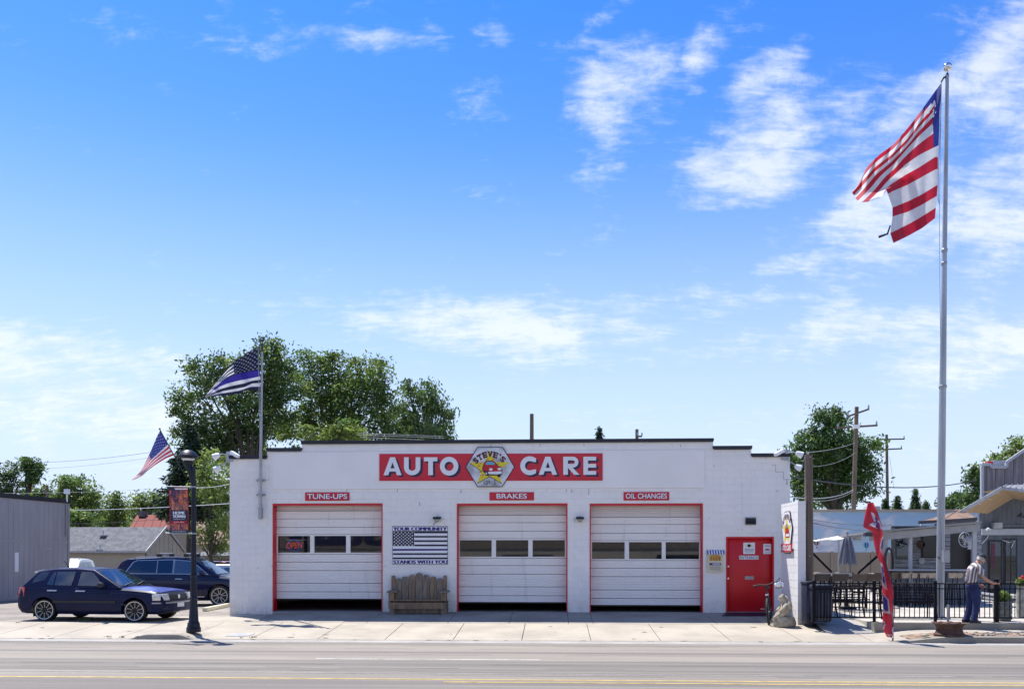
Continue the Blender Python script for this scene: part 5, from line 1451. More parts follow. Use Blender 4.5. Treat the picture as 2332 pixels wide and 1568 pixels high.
# flagpole
top, mid1, mid2, bot = W(2157, 172, YPL), W(2151, 570, YPL), W(2147, 880, YPL), W(2140, 1407, YPL)
fpole = thing('flagpole', 'tall tapered steel flagpole rising from the patio beside the fence', 'flagpole', (bot.x, bot.y, 0))
P('pole', B().tube([(bot.x, bot.y, -.0), mid2, mid1, top], [.105, .085, .062, .045], 20), 'gal_steel', fpole, True)
for p_, r_ in ((mid2, .092), (mid1, .069), (W(2150, 600, YPL), .068)): P('joint_ring', B().lathe([(r_, -.04), (r_ + .008, -.03), (r_ + .008, .03), (r_, .04)], p_, 20), 'steel_dull', fpole, True)
P('truck', B().tube([W(2157, 172, YPL), W(2157.5, 166, YPL)], [.05, .02], 10).tube([W(2158, 173, YPL), W(2148, 178, YPL), W(2144, 186, YPL)], .028, 8), 'wire_dark', fpole, True)
bc = W(2157.5, 153, YPL)
P('finial', B().ball((bc.x, bc.y, bc.z), .115, 20), 'chrome', fpole, True)
P('finial_stem', B().tube([W(2157.5, 167, YPL), bc], .014, 8), 'chrome', fpole)
P('base_collar', B().lathe([(.105, .0), (.26, .0), (.26, .02), (.16, .04), (.12, .07), (.105, .08)], (bot.x, bot.y, 0), 24), 'gal_steel', fpole, True)
cl = W(2146, 1270, YPL)
P('halyard_box', B().box(cl.x - .075, cl.x + .075, cl.y - .26, cl.y - .12, W(0, 1279, YPL).z, W(0, 1252, YPL).z), 'steel_dull', fpole)
P('cleat', B().beam(W(2140, 1272, YPL - .2), W(2136, 1266, YPL - .2), .03, .03), 'wire_dark', fpole)
P('rope', B().tube([W(2144, 186, YPL - .12), W(2139, 500, YPL - .12), W(2146, 1250, YPL - .12)], .008, 5), 'wire_pale', fpole)
# black, white and blue flag on the facade pole
cw2 = lambda x, y: (303.65 + x * .3255, 721.2 + y * .3255)
YG = YF - .14
rowsT = [(0, [(880, 205), (800, 250), (720, 300), (670, 345), (620, 405), (560, 480), (508, 550)]),
         (4 / 13, [(882, 300), (800, 330), (720, 365), (660, 400), (600, 455), (550, 505), (506, 554)]),
         (7 / 13, [(884, 372), (800, 385), (720, 400), (650, 432), (600, 470), (550, 515), (505, 557)]),
         (9 / 13, [(888, 415), (820, 430), (740, 445), (660, 465), (600, 490), (550, 525), (505, 559)]),
         (11 / 13, [(888, 463), (830, 465), (780, 490), (700, 505), (620, 520), (560, 540), (505, 560)]),
         (1, [(888, 512), (830, 510), (790, 512), (740, 535), (660, 545), (570, 556), (505, 562)])]
fT = cloth(rowsT, cw2, YG, lambda s, t: .14 * math.sin(s * 10 + t * 2) * s + .06 * math.sin(s * 22 + t * 6))
tflag = flag('thin_blue_flag', 'black and white stars and stripes flag with one blue stripe on the facade flagpole', fT(0, 0), fT, 'flag_black', 'flag_white', 'flag_black', True, cw=.42, blue=7)
fp = thing('facade_flagpole', 'pale metal flagpole bracketed to the front wall of the garage', 'flagpole', W(593.5, 1180, YG))
P('pole', B().tube([W(593.5, 1182, YG), W(594.5, 1040, YG), W(597, 800, YG)], [.040, .036, .028], 12), 'gal_steel', fp, True)
P('finial', B().tube([W(597, 800, YG), W(597.2, 783, YG), W(597.2, 780, YG)], [.035, .035, .01], 10).ball(W(597.4, 775, YG), .05, 10), 'wire_dark', fp, True)
for y in (1093.5, 1126.5):
    q = W(595, y, YF)
    P('bracket', B().box(q.x - .135, q.x + .135, YF - .06, YF - .012, q.z - .025, q.z + .025).box(q.x - .055, q.x + .035, YF - .20, YF - .06, q.z - .03, q.z + .03), 'steel_dull', fp)
P('rope', B().tube([W(588, 787, YG - .05), W(592, 1000, YG - .05), W(588, 1158, YG - .03)], .008, 5).tube([W(592, 1126, YG), W(600, 1160, YG)], .008, 5), 'wire_pale', fp)
R = rect(584, 609, 1149, 1189, YF)
P('backing_plate', B().box(R[0], R[1], YF - .022, YF - .011, R[2], R[3]), 'wall_white', fp)
R = rect(591, 599.5, 1155.5, 1181, YF)
o = P('halyard_box', B().box(R[0], R[1], YF - .12, YF - .024, R[2], R[3]), 'steel_dull', fp); bevel(o, .015, 2)
# ---------------------------------------------------------------- street lamp with banner and flag
lb = G(441, 1438, -.215); YL = lb.y
lp = thing('street_lamp', 'black street lamp post with a fluted base standing on the sidewalk', 'street lamp', (lb.x, lb.y, lb.z))
zL = lambda y: W(441, y, YL).z
z0 = lb.z
P('base', B().lathe([(.175, 0), (.175, .10), (.155, .13), (.145, .22), (.13, .24), (.115, .28), (.090, .75), (.085, .80), (.10, .82), (.10, .86), (.080, .88)], (lb.x, lb.y, z0), 16), 'lamp_black', lp, True, 25)
P('shaft', B().lathe([(.078, .86), (.074, 1.35), (.090, 1.38), (.090, 1.43), (.068, 1.46), (.056, zL(1108) - z0), (.050, zL(1062) - z0)], (lb.x + .0, lb.y, z0), 16), 'lamp_black', lp, True, 25)
hx_ = W(428.5, 1050, YL).x
dx_ = (hx_ - lb.x)
P('neck', B().tube([(lb.x, YL, zL(1108)), (lb.x + dx_ * .25, YL, zL(1085)), (lb.x + dx_ * .7, YL, zL(1068)), (hx_, YL, zL(1058))], [.058, .070, .085, .085], 16), 'lamp_black', lp, True)
hd = P('lamp_housing', B().lathe([(.05, zL(1066)), (.10, zL(1060)), (.13, zL(1052)), (.10, zL(1047))], (hx_, YL, 0), 20), 'lamp_black', lp, True)
P('lamp_shade', B().lathe([(.10, zL(1047)), (.225, zL(1041.5)), (.235, zL(1037)), (.21, zL(1034)), (.15, zL(1027)), (.06, zL(1024)), (.0, zL(1023.5))], (hx_, YL, 0), 28), 'lamp_black', lp, True)
P('glass_bowl', B().lathe([(.0, zL(1052)), (.10, zL(1049.5)), (.19, zL(1042)), (.0, zL(1041.8))], (hx_, YL, 0), 20), 'bulb_white', lp, True)
for y in (1108.3, 1214):
    P('banner_arm', B().tube([(lb.x, YL, zL(y)), W(377, y - 1, YL)], .014, 8), 'gal_steel', lp)
    P('band', B().lathe([(.075, -.02), (.082, -.015), (.082, .015), (.075, .02)], (lb.x - .01, YL, zL(y)), 16), 'steel_dull', lp, True)
bn = thing('street_banner', 'fireworks banner reading HOME TOWN and JULY 4TH hung from the street lamp', 'banner', W(406, 1210, YL))
def bq(u, v, d=0.0):       # u, v over the banner, v up
    q = W(384.0 + 1.2 * v * 0 + 43.5 * u + (1 - v) * 1.6, 1211.5 - 102 * v, YL); return (q.x, YL - d + .035 * math.sin(v * 3.1), q.z)
b = B().grid(6, 14, lambda u, v: bq(u, v, .0)); P('cloth', b, 'firework_print', bn)
b = B().grid(6, 14, lambda u, v: bq(u, v, -.01)); P('back', b, 'navy', bn)
b = B()
for (u0, v0, u1, v1) in ((0, 0, .035, 1), (.965, 0, 1, 1)): b.grid(1, 14, lambda u, v, a=(u0, v0, u1, v1): bq(a[0] + (a[2] - a[0]) * u, v, .004), 0)
b.add([bq(0, .965, .005), bq(1, .93, .005), bq(1, 1, .005), bq(0, 1, .005)], [(0, 1, 2, 3)], 0)
b.add([bq(.36, .955, .008), bq(1, .955, .008), bq(1, .985, .008), bq(.30, .985, .008)], [(0, 1, 2, 3)], 1)
b.add([bq(0, .94, .007), bq(.34, .955, .007), bq(.30, 1, .007), bq(0, 1, .007)], [(0, 1, 2, 3)], 2)
b.add([bq(0, 0, .006), bq(1, 0, .006), bq(1, .05, .006), bq(0, .05, .006)], [(0, 1, 2, 3)], 2)
b.add([bq(.06, .19, .008), bq(.94, .19, .008), bq(.88, .225, .008), bq(.94, .26, .008), bq(.06, .26, .008), bq(.12, .225, .008)], [(0, 1, 2, 3, 4, 5)], 0)
b.add([bq(.04, .20, .003), bq(.96, .20, .003), bq(.96, .50, .003), bq(.04, .50, .003)], [(0, 1, 2, 3)], 2)
for (cx_, cv_, r_) in ((.30, .80, .16), (.62, .88, .12), (.72, .72, .14), (.45, .66, .10)):
    for k in range(14):
        a = k * math.pi / 7 + r_ * 9; pts = [(cx_ + r_ * .25 * math.cos(a), cv_ + r_ * .10 * math.sin(a)), (cx_ + r_ * math.cos(a + .10), cv_ + r_ * .42 * math.sin(a + .10)), (cx_ + r_ * 1.02 * math.cos(a - .02), cv_ + r_ * .42 * math.sin(a - .02))]
        b.add([bq(u, v, .009) for u, v in pts], [(0, 1, 2)], 3 if k % 2 else 4)
for k in range(9):
    u = .12 + k * .095; b.add([bq(u, .52, .009), bq(u + .03, .52, .009), bq(u + (k - 4) * .03, .66, .009)], [(0, 1, 2)], 5)
P('print', b, ['print_carred', 'sign_white', 'navy', 'print_orange', 'print_carred', 'wall_tan'], bn)
b = B(); text(b, 'HOME', lambda u, v: bq(.20 + .60 * u, .405 + .065 * v, .012), .03)
text(b, 'TOWN', lambda u, v: bq(.18 + .64 * u, .325 + .065 * v, .012), .03)
text(b, 'CELEBRATION', lambda u, v: bq(.20 + .60 * u, .285 + .022 * v, .012), .0)
text(b, 'JULY 4TH', lambda u, v: bq(.24 + .52 * u, .207 + .036 * v, .012), .01)
text(b, 'STAR IDAHO', lambda u, v: bq(.14 + .72 * u, .012 + .026 * v, .012), .0)
P('lettering', b, 'sign_white', bn)
cf = lambda x, y: (x * .3466, 948.9 + y * .3466)
YV = YL + .03
rowsL = [(0, [(1052, 88), (1030, 130), (1005, 190), (970, 270), (935, 340), (903, 380), (862, 412)]),
         (5 / 13, [(1088, 155), (1060, 190), (1020, 240), (975, 300), (935, 355), (905, 385), (863, 413)]),
         (7 / 13, [(1102, 180), (1060, 220), (1000, 275), (960, 325), (930, 365), (905, 390), (864, 414)]),
         (10 / 13, [(1124, 215), (1070, 250), (1010, 295), (965, 340), (930, 375), (905, 396), (865, 414)]),
         (1, [(1146, 250), (1090, 272), (1020, 315), (970, 352), (935, 385), (905, 402), (866, 415)])]
fL = cloth(rowsL, cf, YV, lambda s, t: .05 * math.sin(s * 9 + t * 3) * s)
lflag = flag('american_flag', 'small stars and stripes flag on a slanted staff fixed to the street lamp', fL(0, 0), fL, 'flag_red', 'flag_white', 'flag_blue', True, cw=.46)
P('staff', B().tube([W(363.8, 977, YV), W(425, 1088, YV)], .012, 8).ball(W(363.6, 976, YV), .025, 8), 'wire_dark', lflag)
# ---------------------------------------------------------------- feather banner
c6 = lambda x, y: (1746 + x * .3709, 986.9 + y * .3709)
left = [(622, 425), (613, 480), (606, 530), (601, 572), (655, 602), (660, 680), (668, 740), (692, 800), (699, 880), (704, 980), (712, 1050), (716, 1130), (722, 1200), (748, 1248)]
right = [(645, 422), (680, 470), (700, 530), (708, 585), (716, 625), (728, 690), (735, 745), (748, 830), (757, 930), (762, 1000), (771, 1060), (780, 1130), (778, 1200), (766, 1250)]
YFF = 21.05
def ff(u, v, off=0.0):
    k = v * 13; i = min(12, int(k)); h = k - i
    a = (left[i][0] + (left[i + 1][0] - left[i][0]) * h, left[i][1] + (left[i + 1][1] - left[i][1]) * h)
    c = (right[i][0] + (right[i + 1][0] - right[i][0]) * h, right[i][1] + (right[i + 1][1] - right[i][1]) * h)
    x, y = a[0] + (c[0] - a[0]) * u, a[1] + (c[1] - a[1]) * u
    q = W(*c6(x, y), YFF); q.y += .16 * math.sin(v * 17) * u * .6 + .10 * math.sin(u * 5 + v * 8) + off
    return q
fe = thing('feather_banner', 'tall twisted red feather banner with blue white-edged letters planted at the kerb', 'feather flag', (ff(.5, 1).x, YFF, -.2))
P('cloth', B().grid(10, 70, ff), 'banner_red', fe, True, 180)
def fpatch(b, pts, off, m):
    n = []
    for (ua, va), (ub, vb) in zip(pts, pts[1:] + pts[:1]):
        for k in range(4): n.append((ua + (ub - ua) * k / 4, va + (vb - va) * k / 4))
    b.add([ff(u, v, off) for u, v in n], [tuple(range(len(n)))], m)
b = B()
for pts in ([(.45, .08), (.62, .10), (.66, .16), (.86, .155), (.98, .235), (.55, .235), (.25, .20), (.50, .17)],
            [(.60, .335), (.98, .31), (1.0, .475), (.80, .45), (.35, .42), (.35, .39)],
            [(0, .525), (.52, .53), (.62, .60), (.66, .66), (0, .655)],
            [(0, .69), (.45, .69), (.70, .72), (.70, .82), (.0, .815)],
            [(0, .86), (.25, .87), (.30, .895), (.1, .93), (0, .93)], [(.82, .80), (1, .82), (1, .99), (.70, .97), (.62, .93), (.80, .90)], [(.1, .975), (.7, .965), (.6, .995), (.3, .995)]): fpatch(b, pts, -.015, 0)
for pts in ([(.58, .13), (.66, .13), (.72, .23), (.60, .23)], [(.80, .345), (.98, .33), (.98, .42), (.60, .41)], [(0, .55), (.46, .555), (.58, .64), (0, .635)], [(0, .70), (.42, .705), (.60, .73), (.60, .805), (0, .80)], [(0, .875), (.18, .885), (0, .915)], [(.88, .82), (1, .84), (1, .91), (.86, .90)]): fpatch(b, pts, -.022, 1)
fpatch(b, [(.14, .575), (.34, .59), (.14, .605)], -.028, 0)
P('lettering', b, ['flag_white', 'banner_blue'], fe)
P('pole_sleeve', B().tube([ff(0, 0) + Vector((-.14, .02, .03)), ff(.6, 0) + Vector((0, .02, .02)), ff(1, .09) + Vector((0, .02, 0)), ff(1, .2) + Vector((0, .02, 0)), ff(1, .4) + Vector((0, .02, 0)), ff(1, .7) + Vector((0, .02, 0)), ff(1, .93) + Vector((0, .02, 0)), ff(.8, 1) + Vector((0, .02, -.12))], [.012, .02, .018, .014, .012, .012, .012, .02], 8), 'wire_dark', fe, True)
# ================================================================ NEIGHBOURING BUILDINGS
# grey metal shed
A_, C_ = T(-70, 1262, 33.2), T(0, 1262, 35.4)
e0, e1 = T(0, 1262, 35.4), T(156.5, 1262, 39.6)
dv = (e1 - e0); dv.z = 0; dl = dv.length; dv.normalize(); nv = Vector((dv.y, -dv.x, 0))
shed = thing('metal_shed', 'grey vertical-board metal building with a dark flat roof edge beyond the hatchback', 'shed', (e1.x, e1.y, -.165))
s0 = e0 - dv * 9.0
H0 = 1.7 + 133 * 35.4 / F
def shp(s_, d, z): q = s0 + dv * s_ + nv * d; return (q.x, q.y, z)
LT = (e1 - s0).length
P('wall', B().hexa([shp(0, 0, -.2), shp(LT, 0, -.2), shp(LT, -9, -.2), shp(0, -9, -.2), shp(0, 0, H0 - .05), shp(LT, 0, H0 - .05), shp(LT, -9, H0 - .05), shp(0, -9, H0 - .05)]), 'siding_grey', shed)
def band(z0_, z1_, d0, d1, a=0.0, c=None): c = LT if c is None else c; return B().hexa([shp(a, d1, z0_), shp(c, d1, z0_), shp(c, d0, z0_), shp(a, d0, z0_), shp(a, d1, z1_), shp(c, d1, z1_), shp(c, d0, z1_), shp(a, d0, z1_)])
P('roof_edge', band(H0 - .05, H0 + .13, -9.0, .07, -.05, LT + .06), 'cap_black', shed)
P('trim_band', band(1.7 + 28.5 * 35.4 / F - .0, 1.7 + 28.5 * 35.4 / F + .12, .0, .035), 'siding_grey', shed)
P('skirt', band(-.2, -.05, .0, .05), 'siding_grey', shed)
P('corner_trim', band(-.2, H0 - .06, .0, .045, LT - .10, LT + .01), 'siding_grey', shed)
rb = B()
n = int(LT / .305)
for k in range(n):
    s_ = k * .305
    for za, zb in ((-.05, 1.7 + 28.5 * 35.4 / F), (1.7 + 28.5 * 35.4 / F + .121, H0 - .055)):
        rb.hexa([shp(s_, .02, za), shp(s_ + .27, .02, za), shp(s_ + .285, .001, za), shp(s_ - .015, .001, za), shp(s_, .02, zb), shp(s_ + .27, .02, zb), shp(s_ + .285, .001, zb), shp(s_ - .015, .001, zb)])
stuff(P('wall_board', rb, 'siding_grey', shed))
def s_of(px):       # distance along the wall seen at column px
    r = ray(px, HY); M_ = Matrix(((dv.x, -r.x), (dv.y, -r.y))); q = M_.inverted() @ Vector((-s0.x, -s0.y)); return q.x
sa, sb_ = s_of(93), s_of(116)
P('door', band(-.1, 1.95, .02, .04, sa + .03, sb_ - .03), 'siding_grey', shed)
P('door_frame', band(-.1, 2.0, .001, .032, sa, sb_), 'joint_grey', shed)
P('notice_board', band(.99, 1.79, .02, .05, s_of(32), s_of(40)), 'sign_white', shed)
P('downpipe', B().tube([shp(s_of(148), .08, H0 - .1), shp(s_of(148), .08, 2.5)], .035, 8), 'siding_grey', shed)
pp = T(152.5, 1262, 39.2)
P('roof_lamp', B().tube([(pp.x, pp.y, H0), (pp.x, pp.y, 1.7 + 138 * 39.2 / F)], .03, 6).box(pp.x - .09, pp.x + .09, pp.y - .1, pp.y + .1, 1.7 + 138 * 39.2 / F, 1.7 + 149 * 39.2 / F), 'bulb_white', shed)
# shingled house behind the lot
TS = 66.0
YSH = T(300, HY, TS).y
hs = thing('shingled_house', 'tan board house with a grey shingle roof and a gable, beyond the parking lot', 'house', T(300, HY, TS).to_2d().to_3d())
def hp_(x, y, dy=0.0): q = W(x, y, YSH + dy); return q
ridge = hp_(380, 1199.5, 3.2); rid0 = hp_(60, 1199.5, 3.2); eave1 = hp_(333, 1256, 0); eave0 = hp_(60, 1256, 0)
g_r = hp_(424, 1257, 3.2 + 3.2)
P('roof', B().add([eave0, eave1, ridge, rid0, (eave0.x, eave0.y, eave0.z - .12), (eave1.x, eave1.y, eave1.z - .12), (ridge.x, ridge.y, ridge.z - .12), (rid0.x, rid0.y, rid0.z - .12)], [(0, 1, 2, 3), (7, 6, 5, 4), (0, 4, 5, 1), (1, 5, 6, 2), (3, 2, 6, 7), (0, 3, 7, 4)]), 'shingle_grey', hs)
bk = [Vector((g_r.x, g_r.y, g_r.z)), Vector((rid0.x + 1, g_r.y, g_r.z))]
P('roof_back', B().add([ridge, bk[0], bk[1], rid0], [(0, 1, 2, 3)]), 'shingle_grey', hs)
P('fascia', B().beam(eave0, eave1, .08, .16).beam(eave1 + Vector((0, -.03, .0)), ridge + Vector((0, -.03, .0)), .06, .18).beam(ridge, g_r, .06, .18), 'print_grey', hs)
P('wall', B().hexa([(eave0.x, YSH + .35, -.3), (eave1.x - .25, YSH + .35, -.3), (eave1.x - .25, g_r.y, -.3), (eave0.x, g_r.y, -.3), (eave0.x, YSH + .35, eave1.z - .1), (eave1.x - .25, YSH + .35, eave1.z - .1), (eave1.x - .25, g_r.y, eave1.z - .1), (eave0.x, g_r.y, eave1.z - .1)]), 'wall_tan', hs)
gb_ = [Vector((eave1.x - .1, YSH + .25, eave1.z - .12)), Vector((g_r.x - .1, g_r.y, g_r.z - .12)), ridge + Vector((-.1, 0, -.15))]
P('gable', B().add([gb_[0], gb_[1], gb_[2], (gb_[0].x, gb_[0].y, -.3), (gb_[1].x, gb_[1].y, -.3)], [(0, 1, 2), (3, 4, 1, 0)]), 'wall_tan', hs)
for k in range(1, 9):
    f_ = k / 9; p = gb_[0].lerp(gb_[1], f_); zt = gb_[0].z + (gb_[2].z - gb_[0].z) * (1 - abs(2 * f_ - 1))
    P('board_batten', B().beam((p.x, p.y - .03, -.2), (p.x, p.y - .03, zt), .04, .05), 'wall_tan', hs)
for x, y in ((235, 1219), (228, 1252)):
    q = hp_(x, y, 1.9 if y < 1230 else .3)
    P('roof_vent', B().box(q.x - .25, q.x + .25, q.y - .15, q.y + .2, q.z - .02, q.z + .05).tube([(q.x, q.y, q.z), (q.x, q.y, q.z + .42)], .05, 8), 'white_trim', hs)
# red roofed house and the brown roof beyond
def gable_house(name, lab, x0, x1, yr, ye, t, roofm, wallm, inset, cat='house', dz=5.0):
    Yh = T((x0 + x1) / 2, HY, t).y
    a, c = W(x0, ye, Yh), W(x1, ye, Yh); r0, r1 = W(x0 + inset, yr, Yh + dz), W(x1 - inset * .2, yr, Yh + dz)
    h = thing(name, lab, cat, (a.x, Yh, -.19))
    b = B().add([a, c, r1, r0], [(0, 1, 2, 3)]).add([(a.x, Yh + 2 * dz, a.z), (c.x, Yh + 2 * dz, a.z), r1, r0], [(0, 1, 2, 3)])
    P('roof', b, roofm, h)
    P('wall', B().box(a.x + .3, c.x - .3, Yh + .4, Yh + 2 * dz - .4, -.3, a.z + .02), wallm, h)
    P('gable', B().add([(a.x + .3, Yh + .4, a.z), (a.x + .3, Yh + 2 * dz - .4, a.z), (r0.x * .6 + (a.x + .3) * .4, Yh + dz, r0.z - .4)], [(0, 1, 2)]), wallm, h)
    n_ = int((c.x - a.x) / .8)
    if roofm == 'roof_red':
        for k in range(n_):
            f_ = (k + .5) / n_; P('roof_rib', B().beam(a.lerp(c, f_), r0.lerp(r1, f_), .06, .10), roofm, h)
    return h
rh = gable_house('red_roof_house', 'house with a faded red ribbed metal roof rising behind the shingled house', 293, 432, 1171.5, 1203, 84, 'roof_red', 'wall_tan', 19)
P('chimney', B().box(T(315, HY, 88).x, T(329, HY, 88).x, T(315, HY, 88).y, T(315, HY, 88).y + .7, T(0, 1176, 88).z, T(0, 1163, 88).z), 'shingle_grey', rh)
gable_house('brown_roof_house', 'house with a reddish brown shingle roof half hidden behind the low green trees', 425, 540, 1172, 1238, 78, 'shingle_brown', 'wall_tan', 4)
lh = gable_house('small_house', 'low pale house with a small white window just above the parked cars', 455, 560, 1256, 1264, 62, 'shingle_grey', 'wall_tan', 3, dz=3)
q = T(487, 1262, 61.8)
P('window', B().box(T(478, HY, 62).x, T(497, HY, 62).x, lh.location.y + .33, lh.location.y + .39, 1.35, 1.75), 'white_trim', lh)
for a_, c_ in ((479.5, 486.5), (488.5, 495.5)): P('pane', B().box(T(a_, HY, 62).x, T(c_, HY, 62).x, lh.location.y + .31, lh.location.y + .325, 1.42, 1.68), 'pane_dark', lh)
# old plank fence behind the cars
fz = thing('wooden_fence', 'weathered dark plank fence running behind the parked cars', 'fence', (T(400, HY, 54).x, T(400, HY, 54).y, -.18))
fx0, fx1 = T(330, HY, 54), T(560, HY, 54)
for k in range(44):
    p = fx0.lerp(fx1, k / 44); hgt = 1.62 + .05 * math.sin(k * 2.3)
    P('plank', B().box(p.x + .005, p.x + .135, p.y, p.y + .02, -.18, hgt), 'wood_grey', fz)
P('rail', B().beam((fx0.x, fx0.y + .05, 1.3), (fx1.x, fx1.y + .05, 1.3), .05, .09), 'wood_grey', fz)

# ---------------------------------------------------------------- mural building and tan fence
TM = 47.0; YM = T(2000, HY, TM).y
mx0, mx1 = WX(1770, YM), WX(2300, YM)
zt0 = WZ(2000, 1160.5, YM)
mu = thing('mural_building', 'long low building painted with a blue sky and clouds mural behind the patio', 'mural building', (mx0, YM, 0))
P('wall', B().box(mx0, mx1, YM, YM + 10, -.2, zt0 - .1), 'mural', mu)
P('roof_edge', B().box(mx0, mx1 + .05, YM - .06, YM + 10, zt0 - .1, zt0 + .03), 'wall_tan', mu)
fm = lambda x, y, d=.02: tuple(W(x, y, YM - d))
def balloon(x, y, r, cols, nm='balloon_painting'):
    b = B()
    for k in range(4):
        u0, u1 = -1 + k * .5, -.5 + k * .5
        n_ = 8
        loop = [(x + r * u0 * math.cos(math.pi * (j / n_) - math.pi / 2), y - r * math.sin(math.pi * (j / n_) - math.pi / 2) * (1.0 if j > n_ / 2 else 1.25)) for j in range(n_ + 1)] + [(x + r * u1 * math.cos(math.pi * (j / n_) - math.pi / 2), y - r * math.sin(math.pi * (j / n_) - math.pi / 2) * (1.0 if j > n_ / 2 else 1.25)) for j in range(n_, -1, -1)]
        loop = [loop[0]] + loop[1:n_] + [loop[n_]] + loop[n_ + 2:2 * n_ + 1]
        b.add([fm(*p) for p in loop], [tuple(range(len(loop)))], k % len(cols))
    b.add([fm(x - 1.6, y + r * 1.6), fm(x + 1.6, y + r * 1.6), fm(x + 1.3, y + r * 1.6 + 3), fm(x - 1.3, y + r * 1.6 + 3)], [(0, 1, 2, 3)], 0)
    P(nm, b, cols, mu)
balloon(1860, 1233, 7, ['print_maroon', 'print_grey'])
balloon(1972.5, 1240, 6, ['print_cyan', 'print_blue'])
for x, y, lab in ((1991.5, 1202, 'blue'), (1951, 1225, 'grey')):
    q = W(x, y, YM)
    P('wall_lamp', B().box(q.x - .16, q.x + .16, YM - .25, YM - .005, q.z - .10, q.z + .10).box(q.x - .10, q.x + .10, YM - .27, YM - .251, q.z - .06, q.z + .06), 'steel_dull' if lab == 'grey' else 'awning_blue', mu)
q = W(2001, 1159, YM); P('roof_hatch', B().box(q.x - .45, q.x + .2, YM + .3, YM + 1, zt0 + .031, zt0 + .22), 'white_trim', mu)
YTF = T(1950, HY, 41).y
tf = thing('vinyl_fence', 'plain tan panel fence in front of the sky mural', 'fence', (WX(1800, YTF), YTF, 0))
fx0, fx1 = WX(1800, YTF), WX(2075, YTF); z_t = WZ(1950, 1256.5, YTF)
npan = 6
for k in range(npan):
    a, c = fx0 + (fx1 - fx0) * k / npan, fx0 + (fx1 - fx0) * (k + 1) / npan
    P('post', B().box(a, a + .12, YTF - .05, YTF + .07, 0, z_t + .04), 'fence_tan', tf)
    P('panel', B().box(a + .121, c - .001, YTF, YTF + .04, .08, z_t - .1), 'fence_tan', tf)
    P('rail', B().box(a + .121, c - .001, YTF - .02, YTF + .06, z_t - .099, z_t), 'fence_tan', tf)
# diagonal black braces on the patio screen
for i, (xa, ya, xb_, yb_) in enumerate(((1850, 1258, 1894, 1302), (2000, 1264, 1955, 1303))):
    t = thing('diagonal_brace', ['black diagonal brace rising to the wooden utility pole', 'black diagonal brace rising to the feather banner side'][i], 'brace', W(xb_, yb_, 31), group='black diagonal braces above the bar table')
    P('bar', B().beam(W(xa, ya, 31), W(xb_, yb_, 31), .05, .07), 'fence_black', t)
    P('foot', B().beam(W(xb_, yb_, 31), Vector((W(xb_, yb_, 31).x, 31, 0)), .05, .05), 'fence_black', t)

# ---------------------------------------------------------------- the bar: covered counter
YBK = T(2100, HY, 32.0).y; YBR = T(2100, HY, 29.6).y
bar = thing('patio_bar', 'open fronted patio bar with a lean-to roof, whitewashed back wall and pale counter', 'bar', (WX(2100, YBR), YBR, 0))
bx0, bx1 = WX(2012, YBR), WX(2232, YBR)
# roof: thin, rising to the right end as photographed from the side of the beam
def bz(x, y, Y): return WZ(x, y, Y)
ra, rc = W(1975, 1213.5, YBR - .3), W(2236, 1190.5, YBR - .3)
P('roof', B().hexa([ra, rc, (rc.x, YBK + .8, rc.z - .10), (ra.x, YBK + .8, ra.z - .10), ra + Vector((0, 0, .06)), rc + Vector((0, 0, .06)), (rc.x, YBK + .8, rc.z - .04), (ra.x, YBK + .8, ra.z - .04)]), 'metal_roof', bar)
P('fascia_beam', B().hexa([ra + Vector((.15, .1, -.26)), rc + Vector((0, .1, -.26)), rc + Vector((0, .22, -.26)), ra + Vector((.15, .22, -.26)), ra + Vector((.15, .1, -.02)), rc + Vector((0, .1, -.02)), rc + Vector((0, .22, -.02)), ra + Vector((.15, .22, -.02))]), 'print_grey', bar)
P('gutter_end', B().box(ra.x - .10, ra.x + .5, ra.y - .05, ra.y + .1, ra.z - .1, ra.z + .02), 'wire_dark', bar)
for x in (2018, 2074, 2219):
    X = WX(x, YBR); wd = .05 if x < 2100 else .07
    P('post', B().box(X - wd, X + wd, YBR - .02, YBR + .10, 0, WZ(x, 1213 - (x - 1975) * .088 + 2, YBR) - .12), 'white_trim', bar)
# back wall of whitewashed boards
wx0, wx1 = WX(2038, YBK), WX(2235, YBK)
oX0, oX1 = WX(2164, YBK), WX(2216, YBK)
for k in range(14):
    za = .0 + k * .2; zb = za + .188
    if zb > 2.7: break
    for a, c in ((wx0, oX0), (oX1, wx1)):
        if za < .9: P('wall_board', B().box(a, wx1 if a == wx0 else c, YBK, YBK + .03, za, zb), 'siding_blue', bar); 
        else: P('wall_board', B().box(a, c, YBK, YBK + .03 + .004 * (k % 2), za, zb), 'whitewash', bar)
        if za < .9: break
P('wall_core', B().box(wx0, wx1, YBK + .3, YBK + .36, 0, 2.75).box(wx0, oX0, YBK + .04, YBK + .3, .1, 2.7), 'black', bar)
def win(x0, x1, y0, y1, m, nm, fr='white_trim'):
    R = rect(x0, x1, y0, y1, YBK)
    w_ = P(nm + '_frame' if nm != 'television' else nm, B().box(R[0] - .04, R[1] + .04, YBK - .04, YBK - .001, R[2] - .04, R[3] + .04), fr, bar)
    P('pane' if nm != 'television' else 'screen', B().box(R[0], R[1], YBK - .052, YBK - .041, R[2], R[3]), m, w_)
win(2041, 2066, 1223, 1270, 'shop_glass', 'window', 'siding_blue')
win(2101, 2129.5, 1220, 1267, 'screen', 'television', 'trim_black')
for x, y, r, m in ((2097, 1239, .13, 'rust'), (2098.5, 1277, .11, 'white_trim')):
    q = W(x, y, YBK); P('wall_ornament', B().lathe([(r * .6, 0), (r, 0), (r, -.05), (r * .6, -.05)], (q.x, YBK - .002, q.z), 16, axis='Y'), m, bar)
ca, cc = W(2008, 1296, YBR), W(2232, 1299, YBR)
